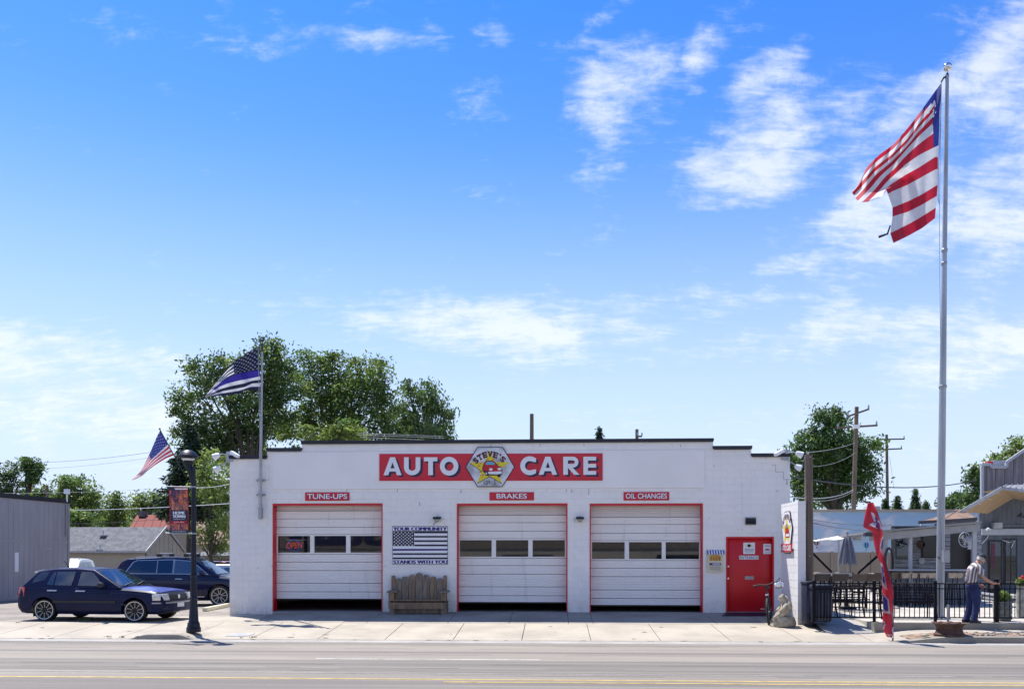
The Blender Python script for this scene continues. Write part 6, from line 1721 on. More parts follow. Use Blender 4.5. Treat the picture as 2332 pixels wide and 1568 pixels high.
P('counter_top', B().box(WX(2010, YBR), WX(2234, YBR), YBR - .25, YBR + .25, 1.16, 1.205), 'white_trim', bar)
nb2 = 18
for k in range(nb2):
    a = WX(2016, YBR) + (WX(2230, YBR) - WX(2016, YBR)) * k / nb2; c = WX(2016, YBR) + (WX(2230, YBR) - WX(2016, YBR)) * (k + 1) / nb2
    P('counter_board', B().box(a + .004, c - .004, YBR + .05, YBR + .08, .0, 1.158), 'siding_blue', bar)
# pole-mounted fan
q = W(2197.5, 1228, YBR - .4)
fan = thing('wall_fan', 'round white cage fan on a bracket under the bar roof', 'fan', q)
frm = (Vector((.96, .28, 0)), Vector((0, 0, 1)), Vector((.28, -.96, 0)))
def fr_ring(r, z, th): return B().tube([Vector(q) + frm[0] * r * math.cos(a) + frm[1] * r * math.sin(a) + frm[2] * z for a in [k * math.pi / 12 for k in range(25)]], th, 5, caps=False)
P('cage_rim', fr_ring(.24, 0, .014), 'white_trim', fan)
for k in range(12):
    a = k * math.pi / 6; e = frm[0] * math.cos(a) + frm[1] * math.sin(a)
    P('cage_wire', B().tube([Vector(q) + e * .03 + frm[2] * .08, Vector(q) + e * .15 + frm[2] * .07, Vector(q) + e * .24], .005, 4), 'white_trim', fan)
for k in range(3):
    a = k * 2.094; e = frm[0] * math.cos(a) + frm[1] * math.sin(a); p_ = frm[0] * math.cos(a + .8) + frm[1] * math.sin(a + .8)
    P('blade', B().add([Vector(q) + e * .03, Vector(q) + e * .20 + frm[2] * .03, Vector(q) + p_ * .20 - frm[2] * .02, Vector(q) + p_ * .04], [(0, 1, 2, 3)]), 'steel_dull', fan)
P('hub', B().ball(q, .05, 10), 'white_trim', fan)
P('bracket', B().tube([Vector(q) - frm[2] * .1, Vector(q) + Vector((.25, .25, -.1)), Vector(q) + Vector((.30, .35, -.1))], .03, 8).box(q.x + .24, q.x + .36, q.y + .30, q.y + .36, q.z - .32, q.z + .05), 'white_trim', fan)
# hose hung at the end of the bar
hz_ = thing('hose_reel', 'black hose coiled on the end post of the bar', 'hose', W(2026, 1275, YBR - .1))
for k in range(4):
    P('coil', B().tube([(W(2025, 1275, YBR - .1 - .03 * k).x + (.10 + .02 * k) * math.cos(a), YBR - .1 - .02 * k, W(2025, 1278, YBR - .1).z + (.42 + .02 * k) * math.sin(a)) for a in [j * math.pi / 10 for j in range(21)]], .012, 5, caps=False), 'wire_dark', hz_)

# ---------------------------------------------------------------- blue-grey restaurant building
YR = T(2290, HY, 39.0).y
rs = thing('restaurant_building', 'blue-grey boarded building with a gabled porch roof and an old plank false front', 'restaurant', (WX(2290, YR), YR, 0))
rx0, rx1 = WX(2230, YR), WX(2600, YR)
zr = WZ(2232, 1190, YR)
k = 0; x = rx0
gx0, gx1 = WX(2187, YR - 1.6), WX(2281, YR - 1.6)
def gz_under(X):     # underside line of the porch roof at the wall
    a, c = W(2236, 1167, YR), W(2310, 1128, YR)
    if X < c.x: return a.z + (c.z - a.z) * max(0, (X - a.x)) / (c.x - a.x)
    return c.z
while x < rx1 and k < 60:
    zt_ = max(3.0, min(gz_under(x), gz_under(x + .2)))
    P('wall_board', B().box(x + .004, x + .196, YR, YR + .03, 0.0, zt_), 'siding_blue', rs); x += .2; k += 1
P('wall_core', B().box(rx0, rx1, YR + .031, YR + 1.2, 0, 3.1), 'siding_blue', rs)
R = rect(2233, 2500, 1203.5, 1217.5, YR)
P('porch_beam', B().box(R[0], R[1], YR - .14, YR - .002, R[2], R[3]), 'white_trim', rs)
P('corner_board', B().box(rx0 - .06, rx0 + .06, YR - .06, YR - .001, 0, WZ(2232, 1218, YR)), 'white_trim', rs)
# porch roof: a gable turned towards the patio, tan soffit below
eL, rg = T(2187, 1164.5, 37.3), T(2281, 1109.5, 37.3)
YO = eL.y
bk_l, bk_r = T(2236, 1166, 39.0), T(2310, 1126, 39.0)
E_ = Vector((.74, .67, 0)) * 4.5
def pan(a, c, m, nm, z0_, z1_): P(nm, B().hexa([a + Vector((0, 0, z0_)), c + Vector((0, 0, z0_)), c + E_ + Vector((0, 0, z0_)), a + E_ + Vector((0, 0, z0_)), a + Vector((0, 0, z1_)), c + Vector((0, 0, z1_)), c + E_ + Vector((0, 0, z1_)), a + E_ + Vector((0, 0, z1_))]), m, rs)
pan(eL, rg, 'soffit', 'soffit', 0, .03); pan(eL, rg, 'metal_roof', 'porch_roof', .031, .07)
eR = T(2440, 1128, 35.8); bR = T(2440, 1098, 39.5); b0 = T(2286, 1104.5, 38.8)
P('porch_roof', B().add([rg + Vector((0, 0, .03)), eR, bR, b0], [(0, 1, 2, 3)]), 'metal_roof', rs)
P('soffit', B().add([rg + Vector((0.02, 0, -.02)), eR + Vector((0, 0, -.06)), (eR.x, YR, eR.z - .06), (rg.x, YR, rg.z - .06)], [(0, 1, 2, 3)]), 'soffit', rs)
P('barge_board', B().beam(eL + Vector((0, -.03, -.02)), rg + Vector((0, -.03, -.02)), .05, .14).beam(rg + Vector((0.02, -.03, -.03)), eR + Vector((0, -.03, -.05)), .05, .12), 'steel_dull', rs)
for k in range(12):
    p = rg.lerp(eR, (k + .5) / 12); r_ = b0.lerp(bR, (k + .5) / 12); P('roof_seam', B().beam(p + Vector((0, 0, .05)), r_ + Vector((0, 0, .03)), .03, .04), 'metal_roof', rs)
for f_, g_ in ((.35, .10), (.55, .14), (.8, .10)):
    p = eL.lerp(rg, f_) + E_ * g_; P('soffit_light', B().lathe([(.07, -.02), (.07, -.004), (0, -.004)], (p.x, p.y, p.z), 12), 'bulb_white', rs)
# false front of old planks above
YFF2 = YR + 3.3
fx = WX(2236, YFF2); 
pts = [(2236, 1058), (2256, 1056.5), (2256, 1063), (2292, 1063), (2292, 1052), (2332, 1024.5), (2440, 950)]
def ftop(px):
    for (xa, ya), (xb_, yb_) in zip(pts, pts[1:]):
        if xa <= px <= xb_ and xb_ > xa: return ya + (yb_ - ya) * (px - xa) / (xb_ - xa)
    return pts[-1][1]
px_ = 2236.5; k = 0
while px_ < 2436:
    wpx = 10.2; X0_, X1_ = WX(px_, YFF2), WX(px_ + wpx, YFF2)
    za, zb = WZ(px_, ftop(px_ + .1) + 2, YFF2), WZ(px_ + wpx, ftop(px_ + wpx - .1) + 2, YFF2)
    z_lo = 3.05
    P('plank', B().hexa([(X0_ + .006, YFF2 - .02 * (k % 2), z_lo), (X1_ - .006, YFF2 - .02 * (k % 2), z_lo), (X1_ - .006, YFF2 + .05, z_lo), (X0_ + .006, YFF2 + .05, z_lo), (X0_ + .006, YFF2 - .02 * (k % 2), za), (X1_ - .006, YFF2 - .02 * (k % 2), zb), (X1_ - .006, YFF2 + .05, zb), (X0_ + .006, YFF2 + .05, za)]), 'old_board', rs)
    px_ += wpx; k += 1
tb = B()
for (xa, ya), (xb_, yb_) in zip(pts, pts[1:]): tb.beam(W(xa, ya, YFF2 - .05), W(xb_ + .01, yb_, YFF2 - .05), .12, .13)
tb.beam(W(2236, 1058, YFF2 - .05), Vector((fx, YFF2 - .05, 3.0)), .12, .13)
P('coping', tb, 'white_trim', rs)
q = W(2271, 1054, YFF2 + .1); P('roof_box', B().box(q.x - .20, q.x + .38, q.y, q.y + .5, q.z - .2, q.z + .14), 'white_trim', rs); P('roof_lamp', B().box(q.x - .42, q.x - .201, q.y, q.y + .3, q.z - .2, q.z + .10), 'red_paint', rs)
P('back_mass', B().box(fx + .1, WX(2600, YFF2), YFF2 + .06, YFF2 + .5, 0, 4.6), 'siding_blue', rs)
# doors and windows under the porch
def opening(nm, x0, x1, y0, y1, m, fr, div=0):
    R = rect(x0, x1, y0, y1, YR)
    f_ = P(nm, B().box(R[0] - .07, R[1] + .07, YR - .05, YR - .003, max(R[2] - .05, 0), R[3] + .07), fr, rs)
    P('pane', B().box(R[0], R[1], YR - .065, YR - .051, max(R[2], .06), R[3]), m, f_)
    if div:
        P('glazing_bar', B().box((R[0] + R[1]) / 2 - .015, (R[0] + R[1]) / 2 + .015, YR - .08, YR - .066, R[2], R[3]).box(R[0], R[1], YR - .085, YR - .0801, (R[2] + R[3]) / 2 - .02, (R[2] + R[3]) / 2 + .02), 'trim_black', f_)
    return f_
o1 = opening('door_frame', 2253, 2277, 1233, 1346, 'shop_glass', 'trim_black')
P('neon_panel', B().box(WX(2255, YR), WX(2264, YR), YR - .08, YR - .066, 1.1, 2.2), 'neon_dim', o1)
opening('window_frame', 2289, 2311.5, 1229, 1326, 'shop_glass', 'trim_black', 1)
opening('window_frame', 2345, 2370, 1229, 1326, 'shop_glass', 'trim_black', 1)
q = W(2266, 1197, YR)
P('speaker', B().box(q.x - .2, q.x + .15, YR - .35, YR - .05, q.z - .12, q.z + .14), 'steel_dull', rs)
P('pipe', B().tube([(q.x + .15, YR - .1, q.z), (WX(2600, YR), YR - .1, q.z + .05)], .02, 6), 'steel_dull', rs)
P('porch_lamp', B().tube([W(2255, 1205, YR - .2), W(2251, 1203, YR - .3), W(2246, 1206, YR - .35)], .05, 8), 'bulb_white', rs)
P('string_light', B().tube([W(2236, 1237, YR - .16), W(2247, 1226, YR - .16), W(2251, 1219, YR - .16)], .012, 5).tube([W(2284, 1229, YR - .16), W(2298, 1235, YR - .16), W(2312, 1230, YR - .16), W(2303, 1246, YR - .16)], .012, 5), 'bulb_white', rs)
P('hanging_ornament', B().tube([W(2327, 1166, YR - .4), W(2321, 1172, YR - .4), W(2334, 1176, YR - .4)], [.02, .12, .04], 8), 'wire_dark', rs)
# brown shingled lean-to between bar and restaurant
YLn = T(2180, HY, 36).y
ln_ = thing('lean_to_roof', 'brown shingled lean-to roof with a dark gutter joining bar and restaurant', 'roof', (WX(2180, YLn), YLn, 0))
a_, c_, d_, e_ = W(2098, 1186, YLn), W(2222, 1177, YLn), W(2222, 1163, YLn + 2), W(2150, 1168, YLn + 2)
P('shingles', B().add([a_, c_, (c_.x, YLn + 2, WZ(2222, 1160, YLn + 2)), (W(2190, 1160, YLn + 2).x, YLn + 2, WZ(2190, 1160, YLn + 2))], [(0, 1, 2, 3)]), 'shingle_brown', ln_)
P('gutter', B().beam(W(2092, 1189, YLn - .1), W(2224, 1181, YLn - .1), .12, .12), 'wire_dark', ln_)
P('downspout', B().tube([W(2131, 1192, YLn - .1), W(2131, 1199, YLn - .1), W(2137, 1203, YLn + .1), W(2144, 1200, YLn + .1)], .05, 8), 'wire_dark', ln_)
P('fascia', B().hexa([W(2146, 1207, YLn), W(2226, 1201, YLn), W(2226, 1201, YLn + .2), W(2146, 1207, YLn + .2), W(2146, 1188, YLn), W(2226, 1183, YLn), W(2226, 1183, YLn + .2), W(2146, 1188, YLn + .2)]), 'siding_blue', ln_)
P('support', B().box(WX(2221, YLn), WX(2227, YLn), YLn - .05, YLn + .1, 0, WZ(2224, 1178, YLn)).box(WX(2100, YLn), WX(2103, YLn), YLn + .1, YLn + .2, 0, WZ(2100, 1192, YLn)), 'white_trim', ln_)
# the building across the street, met only in the garage glass
opp = thing('opposite_building', 'tan building with a blue lettered sign across the street, mirrored in the garage glass', 'building', (0, -16, 0))
P('wall', B().box(-34, 30, -24, -16, -.4, 2.2), 'wall_tan', opp)
P('sign_band', B().box(-34, 30, -16.5, -15.9, 2.21, 5.6), 'wood_grey', opp)
P('roof', B().box(-34.2, 30.2, -24, -15.8, 5.6, 5.9), 'cap_black', opp)
b = B(); text(b, 'Star', lambda u, v: (-13.0 - 6.8 * u, -15.88, 2.4 + 1.9 * v), .05); P('lettering', b, 'navy', opp)
for k in range(5):
    X = -28 + k * 12
    P('window', B().box(X, X + 4, -15.95, -15.89, .5, 1.7), 'pane_dark', opp)
# ================================================================ STREET THINGS
# wooden bench
def cb_(x, y): return 501 + x * .3225, 986.9 + y * .3225
YBn = YF - .62
bench = thing('wooden_bench', 'weathered wooden bench with a scalloped plank back against the garage wall', 'bench', (W(*cb_(1395, 1275), YBn).x, YBn, gz(0, YBn)))
bz0 = gz(0, YBn) 
def bp3(x, y, Y): q = W(*cb_(x, y), Y); return q
YBk = YF - .16
for k, (xa, xb_, yt) in enumerate(((1237, 1282, 1019), (1283, 1330, 1005), (1333, 1380, 993), (1382, 1430, 980), (1432, 1480, 993), (1482, 1528, 1006), (1530, 1578, 1019))):
    a, c = bp3(xa, 1165, YBk), bp3(xb_, yt, YBk); w_ = c.x - a.x
    loop = [(a.x + .003, a.z - .1), (c.x - .003, a.z - .1), (c.x - .003, c.z - w_ * .34), (c.x - w_ * .18, c.z - w_ * .08), (a.x + w_ * .5, c.z), (a.x + w_ * .18, c.z - w_ * .08), (a.x + .003, c.z - w_ * .34)]
    P('back_slat', B().prism(loop, lambda u, v, d: (u, YBk + d + .10 * (v - 1.0), v), 0, .03), ['wood_grey', 'wood_brown'][k % 3 == 2], bench)
for xa, xb_ in ((1209, 1234), (1576, 1600)):
    a, c = bp3(xa, 1165, YBk - .04), bp3(xb_, 1001, YBk - .04)
    o = P('post', B().box(a.x, c.x, YBk - .02, YBk + .08, bz0 + .10, c.z), 'wood_brown', bench)
for xa, xb_, lx, rx in ((1178, 1250, 1190, 1232), (1556, 1610, 1560, 1602)):
    a, c = bp3(xa, 1120, YBn), bp3(xb_, 1110, YBn)
    P('armrest', B().hexa([(a.x, YBn - .04, c.z - .05), (c.x, YBn - .04, c.z - .05), (c.x, YBk, c.z - .03), (a.x, YBk, c.z - .03), (a.x, YBn - .04, c.z - .01), (c.x, YBn - .04, c.z - .01), (c.x, YBk, c.z + .01), (a.x, YBk, c.z + .01)]), 'wood_grey', bench)
    P('arm_post', B().box(bp3(lx, 0, YBn).x, bp3(rx, 0, YBn).x - .02, YBn, YBn + .09, bp3(0, 1186, YBn).z, c.z - .051), 'wood_brown', bench)
s0_, s1_ = bp3(1192, 1180, YBn), bp3(1590, 1180, YBn)
P('seat', B().hexa([(s0_.x, YBn - .01, s0_.z), (s1_.x, YBn - .01, s0_.z), (s1_.x, YBk, s0_.z - .02), (s0_.x, YBk, s0_.z - .02), (s0_.x, YBn - .01, s0_.z + .035), (s1_.x, YBn - .01, s0_.z + .035), (s1_.x, YBk, s0_.z + .03), (s0_.x, YBk, s0_.z + .03)]), 'wood_brown', bench)
P('front_board', B().box(bp3(1191, 0, YBn).x, bp3(1590, 0, YBn).x, YBn - .045, YBn - .012, bp3(0, 1232, YBn).z, bp3(0, 1187, YBn).z), 'wood_brown', bench)
P('lower_board', B().box(bp3(1237, 0, YBn).x, bp3(1560, 0, YBn).x, YBn + .10, YBn + .13, bz0 + .03, bp3(0, 1233, YBn).z), 'wood_grey', bench)
for xa, xb_ in ((1198, 1232), (1562, 1600)):
    for Y in (YBn, YBk - .12): P('leg', B().box(bp3(xa, 0, YBn).x, bp3(xb_, 0, YBn).x, Y, Y + .09, gz(0, Y) + .003, s0_.z), 'wood_grey', bench)
# door mat
m0, m1 = WX(1650, YF - .6), WX(1765, YF - .6)
dm = B().hexa([(WX(1643, 25.3), 25.25, gz(0, 25.25) + .012), (WX(1752, 25.3), 25.25, gz(0, 25.25) + .012), (WX(1762, YF - .07), YF - .08, .004), (WX(1652, YF - .07), YF - .08, .004),
               (WX(1643, 25.3), 25.25, gz(0, 25.25) + .026), (WX(1752, 25.3), 25.25, gz(0, 25.25) + .026), (WX(1762, YF - .07), YF - .08, .018), (WX(1652, YF - .07), YF - .08, .018)])
tag(obj('door_mat', dm, 'print_dark'), 'dark rectangular door mat in front of the red entrance door', 'door mat')
# rusty wheel rim holding a flag rod
q = W(2162, 1447, 21.02); zq = -.185
rim_t = thing('sign_base', 'rusty old wheel rim with an upright steel rod standing at the kerb', 'wheel rim', (q.x, 21.02, zq))
sc_ = 1.0
P('rim', B().lathe([(.34, 0), (.345, .03), (.31, .05), (.285, .12), (.27, .16), (.31, .24), (.365, .28), (.36, .295), (.30, .27), (.24, .25), (.20, .29), (.05, .31), (0, .31)], (q.x, 21.02, zq), 32), 'rust', rim_t, True, 30)
for k in range(6):
    a = k * math.pi / 3; P('stone', B().ball((q.x + .22 * math.cos(a), 21.02 + .22 * math.sin(a), zq + .29), (.06, .05, .03), 7), 'rust', rim_t, True)
P('rod', B().tube([(q.x - .03, 21.02, zq + .28), (q.x - .03, 21.02, W(2162, 1376, 21.02).z)], .028, 10), 'steel_dull', rim_t, True)
# wooden utility pole at the block pier
YU = 23.95
u0, u1 = W(1842, 1420, YU), W(1841.5, 1035, YU)
up = thing('utility_pole', 'short thick wooden utility pole beside the white block pier', 'pole', (u0.x, YU, -.15))
P('shaft', B().tube([(u0.x, YU, -.15), (u0.x, YU, 2.5), (u1.x, YU, u1.z)], [.125, .115, .105], 16), 'pole_wood', up, True)
for y in (1041, 1265): q = W(1842, y, YU); P('bolt', B().ball((q.x, YU - .115, q.z), .018, 8), 'steel_dull', up)
P('base_block', B().box(WX(1828, 23.75), WX(1849, 23.75), 23.6, 23.9, -.2, .02), 'concrete_grey', up)

# ---------------------------------------------------------------- black patio fence
YFn = 22.62
fence = thing('patio_fence', 'black metal picket fence running along the edge of the patio', 'fence', (WX(1990, YFn), YFn, 0))
fx0, fx1 = WX(1851, YFn), WX(2480, YFn)
for a, c, w_ in ((.955, .985, .03), (.83, .855, .028), (.10, .13, .028)):
    P('rail', B().box(fx0, fx1, YFn - .014, YFn + .014, a, c), 'fence_black', fence)
sp_ = .1235; k = 0; X = fx0 + .06
pk = mesh('picket', B().box(-.008, .008, -.008, .008, 0, .845), 'fence_black')
while X < fx1: link('picket', pk, fence, (X - fence.location.x, 0, .12)); X += sp_
for px in (1853, 1991, 2130, 2269, 2408):
    X = WX(px, YFn); wd = .031 if px != 2269 else .045
    P('post', B().box(X - wd, X + wd, YFn - wd, YFn + wd, .0, 1.03 if px != 2269 else 1.07).box(X - .08, X + .08, YFn - .08, YFn + .08, 0.0, .012).lathe([(wd * 1.3, 1.03), (wd * 1.3, 1.045), (.0, 1.07)], (X, YFn, 0 if px != 2269 else .04), 4), 'fence_black', fence)
# rubbish bin
YB1 = 22.95
bq0 = W(1864, 1417, YB1)
bn_ = thing('trash_bin', 'dark ribbed wheeled rubbish bin between the wooden pole and the patio fence', 'bin', (W(1868, 1400, YB1).x, YB1, -.06))
def taper(x0, x1, z0_, z1_, k0, k1, y0, y1): 
    cx_ = (x0 + x1) / 2; w0, w1 = (x1 - x0) / 2 * k0, (x1 - x0) / 2 * k1
    return [(cx_ - w0, y0 + .03, z0_), (cx_ + w0, y0 + .03, z0_), (cx_ + w0, y1, z0_), (cx_ - w0, y1, z0_), (cx_ - w1, y0, z1_), (cx_ + w1, y0, z1_), (cx_ + w1, y1, z1_), (cx_ - w1, y1, z1_)]
X0_, X1_ = WX(1846, YB1), WX(1889, YB1)
o = P('body', B().hexa(taper(X0_, X1_, -.02, .82, .86, 1, YB1 - .25, YB1 + .30)), 'bin_blue', bn_); bevel(o, .02, 2)
for k in range(5):
    f_ = .30 + k * .16; x = X0_ + (X1_ - X0_) * f_
    P('rib', B().hexa([(x - .018, YB1 - .245, .02), (x + .018, YB1 - .245, .02), (x + .018, YB1 - .2, .02), (x - .018, YB1 - .2, .02), (x - .018, YB1 - .278, .72), (x + .018, YB1 - .278, .72), (x + .018, YB1 - .2, .72), (x - .018, YB1 - .2, .72)]), 'bin_side', bn_)
o = P('lid', B().hexa(taper(X0_ - .03, X1_ + .03, .821, .93, 1, .92, YB1 - .29, YB1 + .32)), 'bin_blue', bn_); bevel(o, .03, 2)
P('axle', B().tube([(X0_ + .02, YB1 + .2, .04), (X1_ - .02, YB1 + .2, .04)], .02, 8), 'steel_dull', bn_)
for x in (X0_ + .04, X1_ - .04): P('wheel', B().lathe([(.0, -.03), (.09, -.03), (.09, .03), (0, .03)], (x, YB1 + .2, .03), 14, axis='X'), 'tyre', bn_, True)
bn2 = thing('trash_bin', 'narrow black rubbish bin pushed against the wooden pole', 'bin', (WX(1837, 23.2), 23.2, -.1))
X0_, X1_ = WX(1833, 23.25), WX(1849.5, 23.25)
o = P('body', B().hexa(taper(X0_, X1_, -.1, .93, .9, 1, 23.1, 23.6)), 'bin_blue', bn2); bevel(o, .02, 2)
o = P('lid', B().hexa(taper(X0_ - .02, X1_ + .02, .931, 1.0, 1, .9, 23.05, 23.62)), 'bin_blue', bn2); bevel(o, .02, 2)
P('front_panel', B().box(X0_ + .03, X1_ - .03, 23.085, 23.10, .2, .8), 'bin_side', bn2)
# slatted metal benches behind the fence
def slat_bench(label, X0, X1, Y, rz, z=0.0):
    t = thing('metal_bench', label, 'bench', ((X0 + X1) / 2, Y, z), rz, 'black slatted benches inside the fence')
    w_ = (X1 - X0) / 2
    for k in range(6):
        zz = .46 + k * .075; yy = .02 - k * .022
        obj('back_slat', B().tube([(-w_, yy + .03, zz), (-w_ * .6, yy, zz + .01), (0, yy - .02, zz + .012), (w_ * .6, yy, zz + .01), (w_, yy + .03, zz)], .016, 6), 'fence_black', t, True)
    for k in range(6):
        yy = .08 + k * .075
        obj('seat_slat', B().box(-w_, w_, yy, yy + .045, .40 + .01 * abs(k - 3), .415 + .01 * abs(k - 3)), 'fence_black', t)
    for s_ in (-1, 1):
        obj('frame', B().tube([(s_ * w_, -.14, 0), (s_ * w_, -.02, .40), (s_ * w_, -.10, .90)], .022, 8).tube([(s_ * w_, .50, 0), (s_ * w_, .48, .40), (s_ * w_, .50, .62), (s_ * w_, .44, .66), (s_ * w_, -.02, .66)], .02, 8).tube([(s_ * w_, -.02, .40), (s_ * w_, .48, .40)], .018, 6), 'fence_black', t, True)
    return t
slat_bench('black slatted metal bench between the rubbish bin and the feather banner', WX(1898, 24.2), WX(1966, 24.2), 24.2, .22)
slat_bench('black slatted metal bench between the feather banner and the steel flagpole', WX(2008, 23.6), WX(2132, 23.6), 23.7, -.03)
# high bar tables with dark chairs
def table(label, x0, x1, y, t_):
    a, c = T(x0, y, t_), T(x1, y, t_); z = a.z
    t = thing('bar_table', label, 'table', ((a.x + c.x) / 2, (a.y + c.y) / 2, 0), group='high bar tables on the patio')
    P('table_top', B().box(a.x, c.x, a.y - .35, a.y + .35, z - .05, z), 'table_top', t)
    P('edge', B().box(a.x - .01, c.x + .01, a.y - .36, a.y - .351, z - .045, z + .002), 'steel_dull', t)
    for x in (a.x + .15, c.x - .15):
        for yy in (-.28, .28): P('leg', B().tube([(x, a.y + yy, 0), (x, a.y + yy, z - .05)], .025, 6), 'fence_black', t)
    P('foot_rail', B().tube([(a.x + .15, a.y, .3), (c.x - .15, a.y, .3)], .02, 6), 'fence_black', t)
table('long high bar table with a pale top behind the fence, nearest the rubbish bin', 1852, 1930, 1303, 29)
table('long high bar table standing in front of the closed umbrella', 1872, 1990, 1307, 27.5)
table('shorter high table behind the feather banner next to the bar counter', 1986, 2042, 1304, 30)
chair_me = None
def high_chair(label, X, Y, rz, back='chair_brown', first=[None], grp='high chairs round the bar tables', hgt=.74, bk=1.12, nm='high_chair', cat='chair'):
    t = thing(nm, label, cat, (X, Y, 0), rz, grp)
    key = (back, hgt)
    if first[0] is None: first[0] = {}
    if key not in first[0]:
        d = {}; hb = .20 if back == 'chair_brown' else .10
        d['seat'] = (mesh('seat', B().box(-.21, .21, -.20, .20, hgt - .04, hgt), back), )
        d['backrest'] = (mesh('backrest', B().hexa([(-hb, -.235, hgt + .16), (hb, -.235, hgt + .16), (hb, -.215, hgt + .16), (-hb, -.215, hgt + .16), (-hb * 1.2, -.275, bk), (hb * 1.2, -.275, bk), (hb * 1.2, -.255, bk), (-hb * 1.2, -.255, bk)]), back), )
        d['back_post'] = tuple(mesh('back_post', B().tube([(s_ * .19, -.19, hgt), (s_ * .19, -.25, bk - .02)], .013, 6), 'fence_black') for s_ in (-1, 1))
        d['leg'] = tuple(mesh('leg', B().tube([(s_ * .17, q_ * .17, hgt - .04), (s_ * .23, q_ * .23, 0)], .014, 6), 'fence_black') for s_ in (-1, 1) for q_ in (-1, 1))
        d['footrest'] = (mesh('footrest', B().tube([(-.21, .21, .25), (.21, .21, .25), (.21, -.21, .25), (-.21, -.21, .25), (-.21, .21, .25)], .010, 5), 'fence_black'), )
        first[0][key] = d
    for nm, ms_ in first[0][key].items():
        for m_ in ms_: link(nm, m_, t)
    return t
for i, (x, t_, rz, lab) in enumerate(((1866, 26.6, .1, 'high chair with a brown back nearest the rubbish bin'), (1910, 26.5, -.1, 'high chair with a brown back under the folded grey umbrella'), (1948, 26.4, .15, 'high chair with a brown back beside the umbrella pole'), (1985, 26.7, -.2, 'high chair with a brown back directly behind the feather banner'),
                                      (1890, 28.6, 3.1, 'high chair on the far side of the bar table, facing the street by the bin'), (1935, 28.5, 3.2, 'high chair on the far side of the bar table, behind the umbrella pole'), (2030, 28.8, .4, 'dark high chair between the feather banner and the bar counter'), (2008, 28.2, -.3, 'dark high chair close to the hose at the bar end'))):
    p = T(x, HY, t_); high_chair(lab, p.x, p.y, rz)
for i, (x, lab) in enumerate(((2056, 'tan backed bar stool nearest the hose end of the bar'), (2074, 'tan backed bar stool second from the hose end of the bar'), (2094, 'tan backed bar stool third from the hose end of the bar'), (2114, 'tan backed bar stool fourth from the hose end of the bar'), (2128, 'tan backed bar stool half behind the steel flagpole'), (2160, 'tan backed bar stool just past the steel flagpole'), (2178, 'tan backed bar stool next to the man in the striped shirt'))):
    p = T(x, HY, 28.7); high_chair(lab, p.x, p.y, .05 * (i % 3 - 1), 'stool_tan', grp='bar stools along the counter', hgt=.78, bk=1.10, nm='bar_stool', cat='bar stool')
# umbrellas
p = T(1930, HY, 27.6)
um = thing('closed_umbrella', 'folded blue-grey patio umbrella standing at the bar table', 'umbrella', (p.x, p.y, 0))
zt_, zb_ = T(0, 1217, 27.6).z, T(0, 1283, 27.6).z
cx_ = p.x
def fold(u, v):
    a = u * 2 * math.pi; r = (.06 + .19 * v ** .8) * (1 + .24 * math.cos(8 * a)) ; r *= (1 if v > .12 else v / .12 * .8 + .2)
    z = zt_ - (zt_ - zb_) * v - (.04 * math.cos(8 * a) if v > .9 else 0)
    return (cx_ + r * math.cos(a), p.y + r * math.sin(a), z)
P('canopy', B().grid(64, 16, fold), 'umbrella_grey', um, True, 180)
P('pole', B().tube([(cx_, p.y, 0), (cx_, p.y, zt_ + .05)], .022, 8), 'white_trim', um)
P('finial', B().ball((cx_, p.y, zt_ + .06), .04, 8), 'umbrella_grey', um)
P('base', B().lathe([(0, 0), (.28, 0), (.26, .06), (.05, .08), (.03, .3), (0, .3)], (cx_, p.y, 0), 16), 'fence_black', um, True)
p = T(1910, HY, 32.5); zc_ = T(0, 1224, 32.5).z
uo = thing('open_umbrella', 'wide open white patio umbrella tilted towards the folded grey one', 'umbrella', (p.x, p.y, 0))
R_ = (T(1972, HY, 32.5).x - T(1850, HY, 32.5).x) / 2
def cano(u, v):
    a = u * 2 * math.pi; r = R_ * v; z = zc_ + .10 * (1 - v) ** 1.2 - .03 * v + .02 * math.cos(8 * a) * v
    tilt = .06
    return (p.x + r * math.cos(a), p.y + r * math.sin(a) * .9, z + r * math.cos(a) * tilt - .02)
P('canopy', B().grid(64, 8, cano), 'umbrella_white', uo, True, 180)
for k in range(8):
    a = (k + .5) * math.pi / 4; P('rib', B().tube([(p.x, p.y, zc_ - .05), (p.x + R_ * .97 * math.cos(a), p.y + R_ * .87 * math.sin(a), zc_ - .06 + R_ * math.cos(a) * .085)], .012, 5), 'white_trim', uo)
P('pole', B().tube([(p.x, p.y, 0), (p.x, p.y, zc_ + .15)], .03, 8), 'white_trim', uo)
P('base', B().lathe([(0, 0), (.3, 0), (.28, .06), (0, .08)], (p.x, p.y, 0), 16), 'fence_black', uo, True)
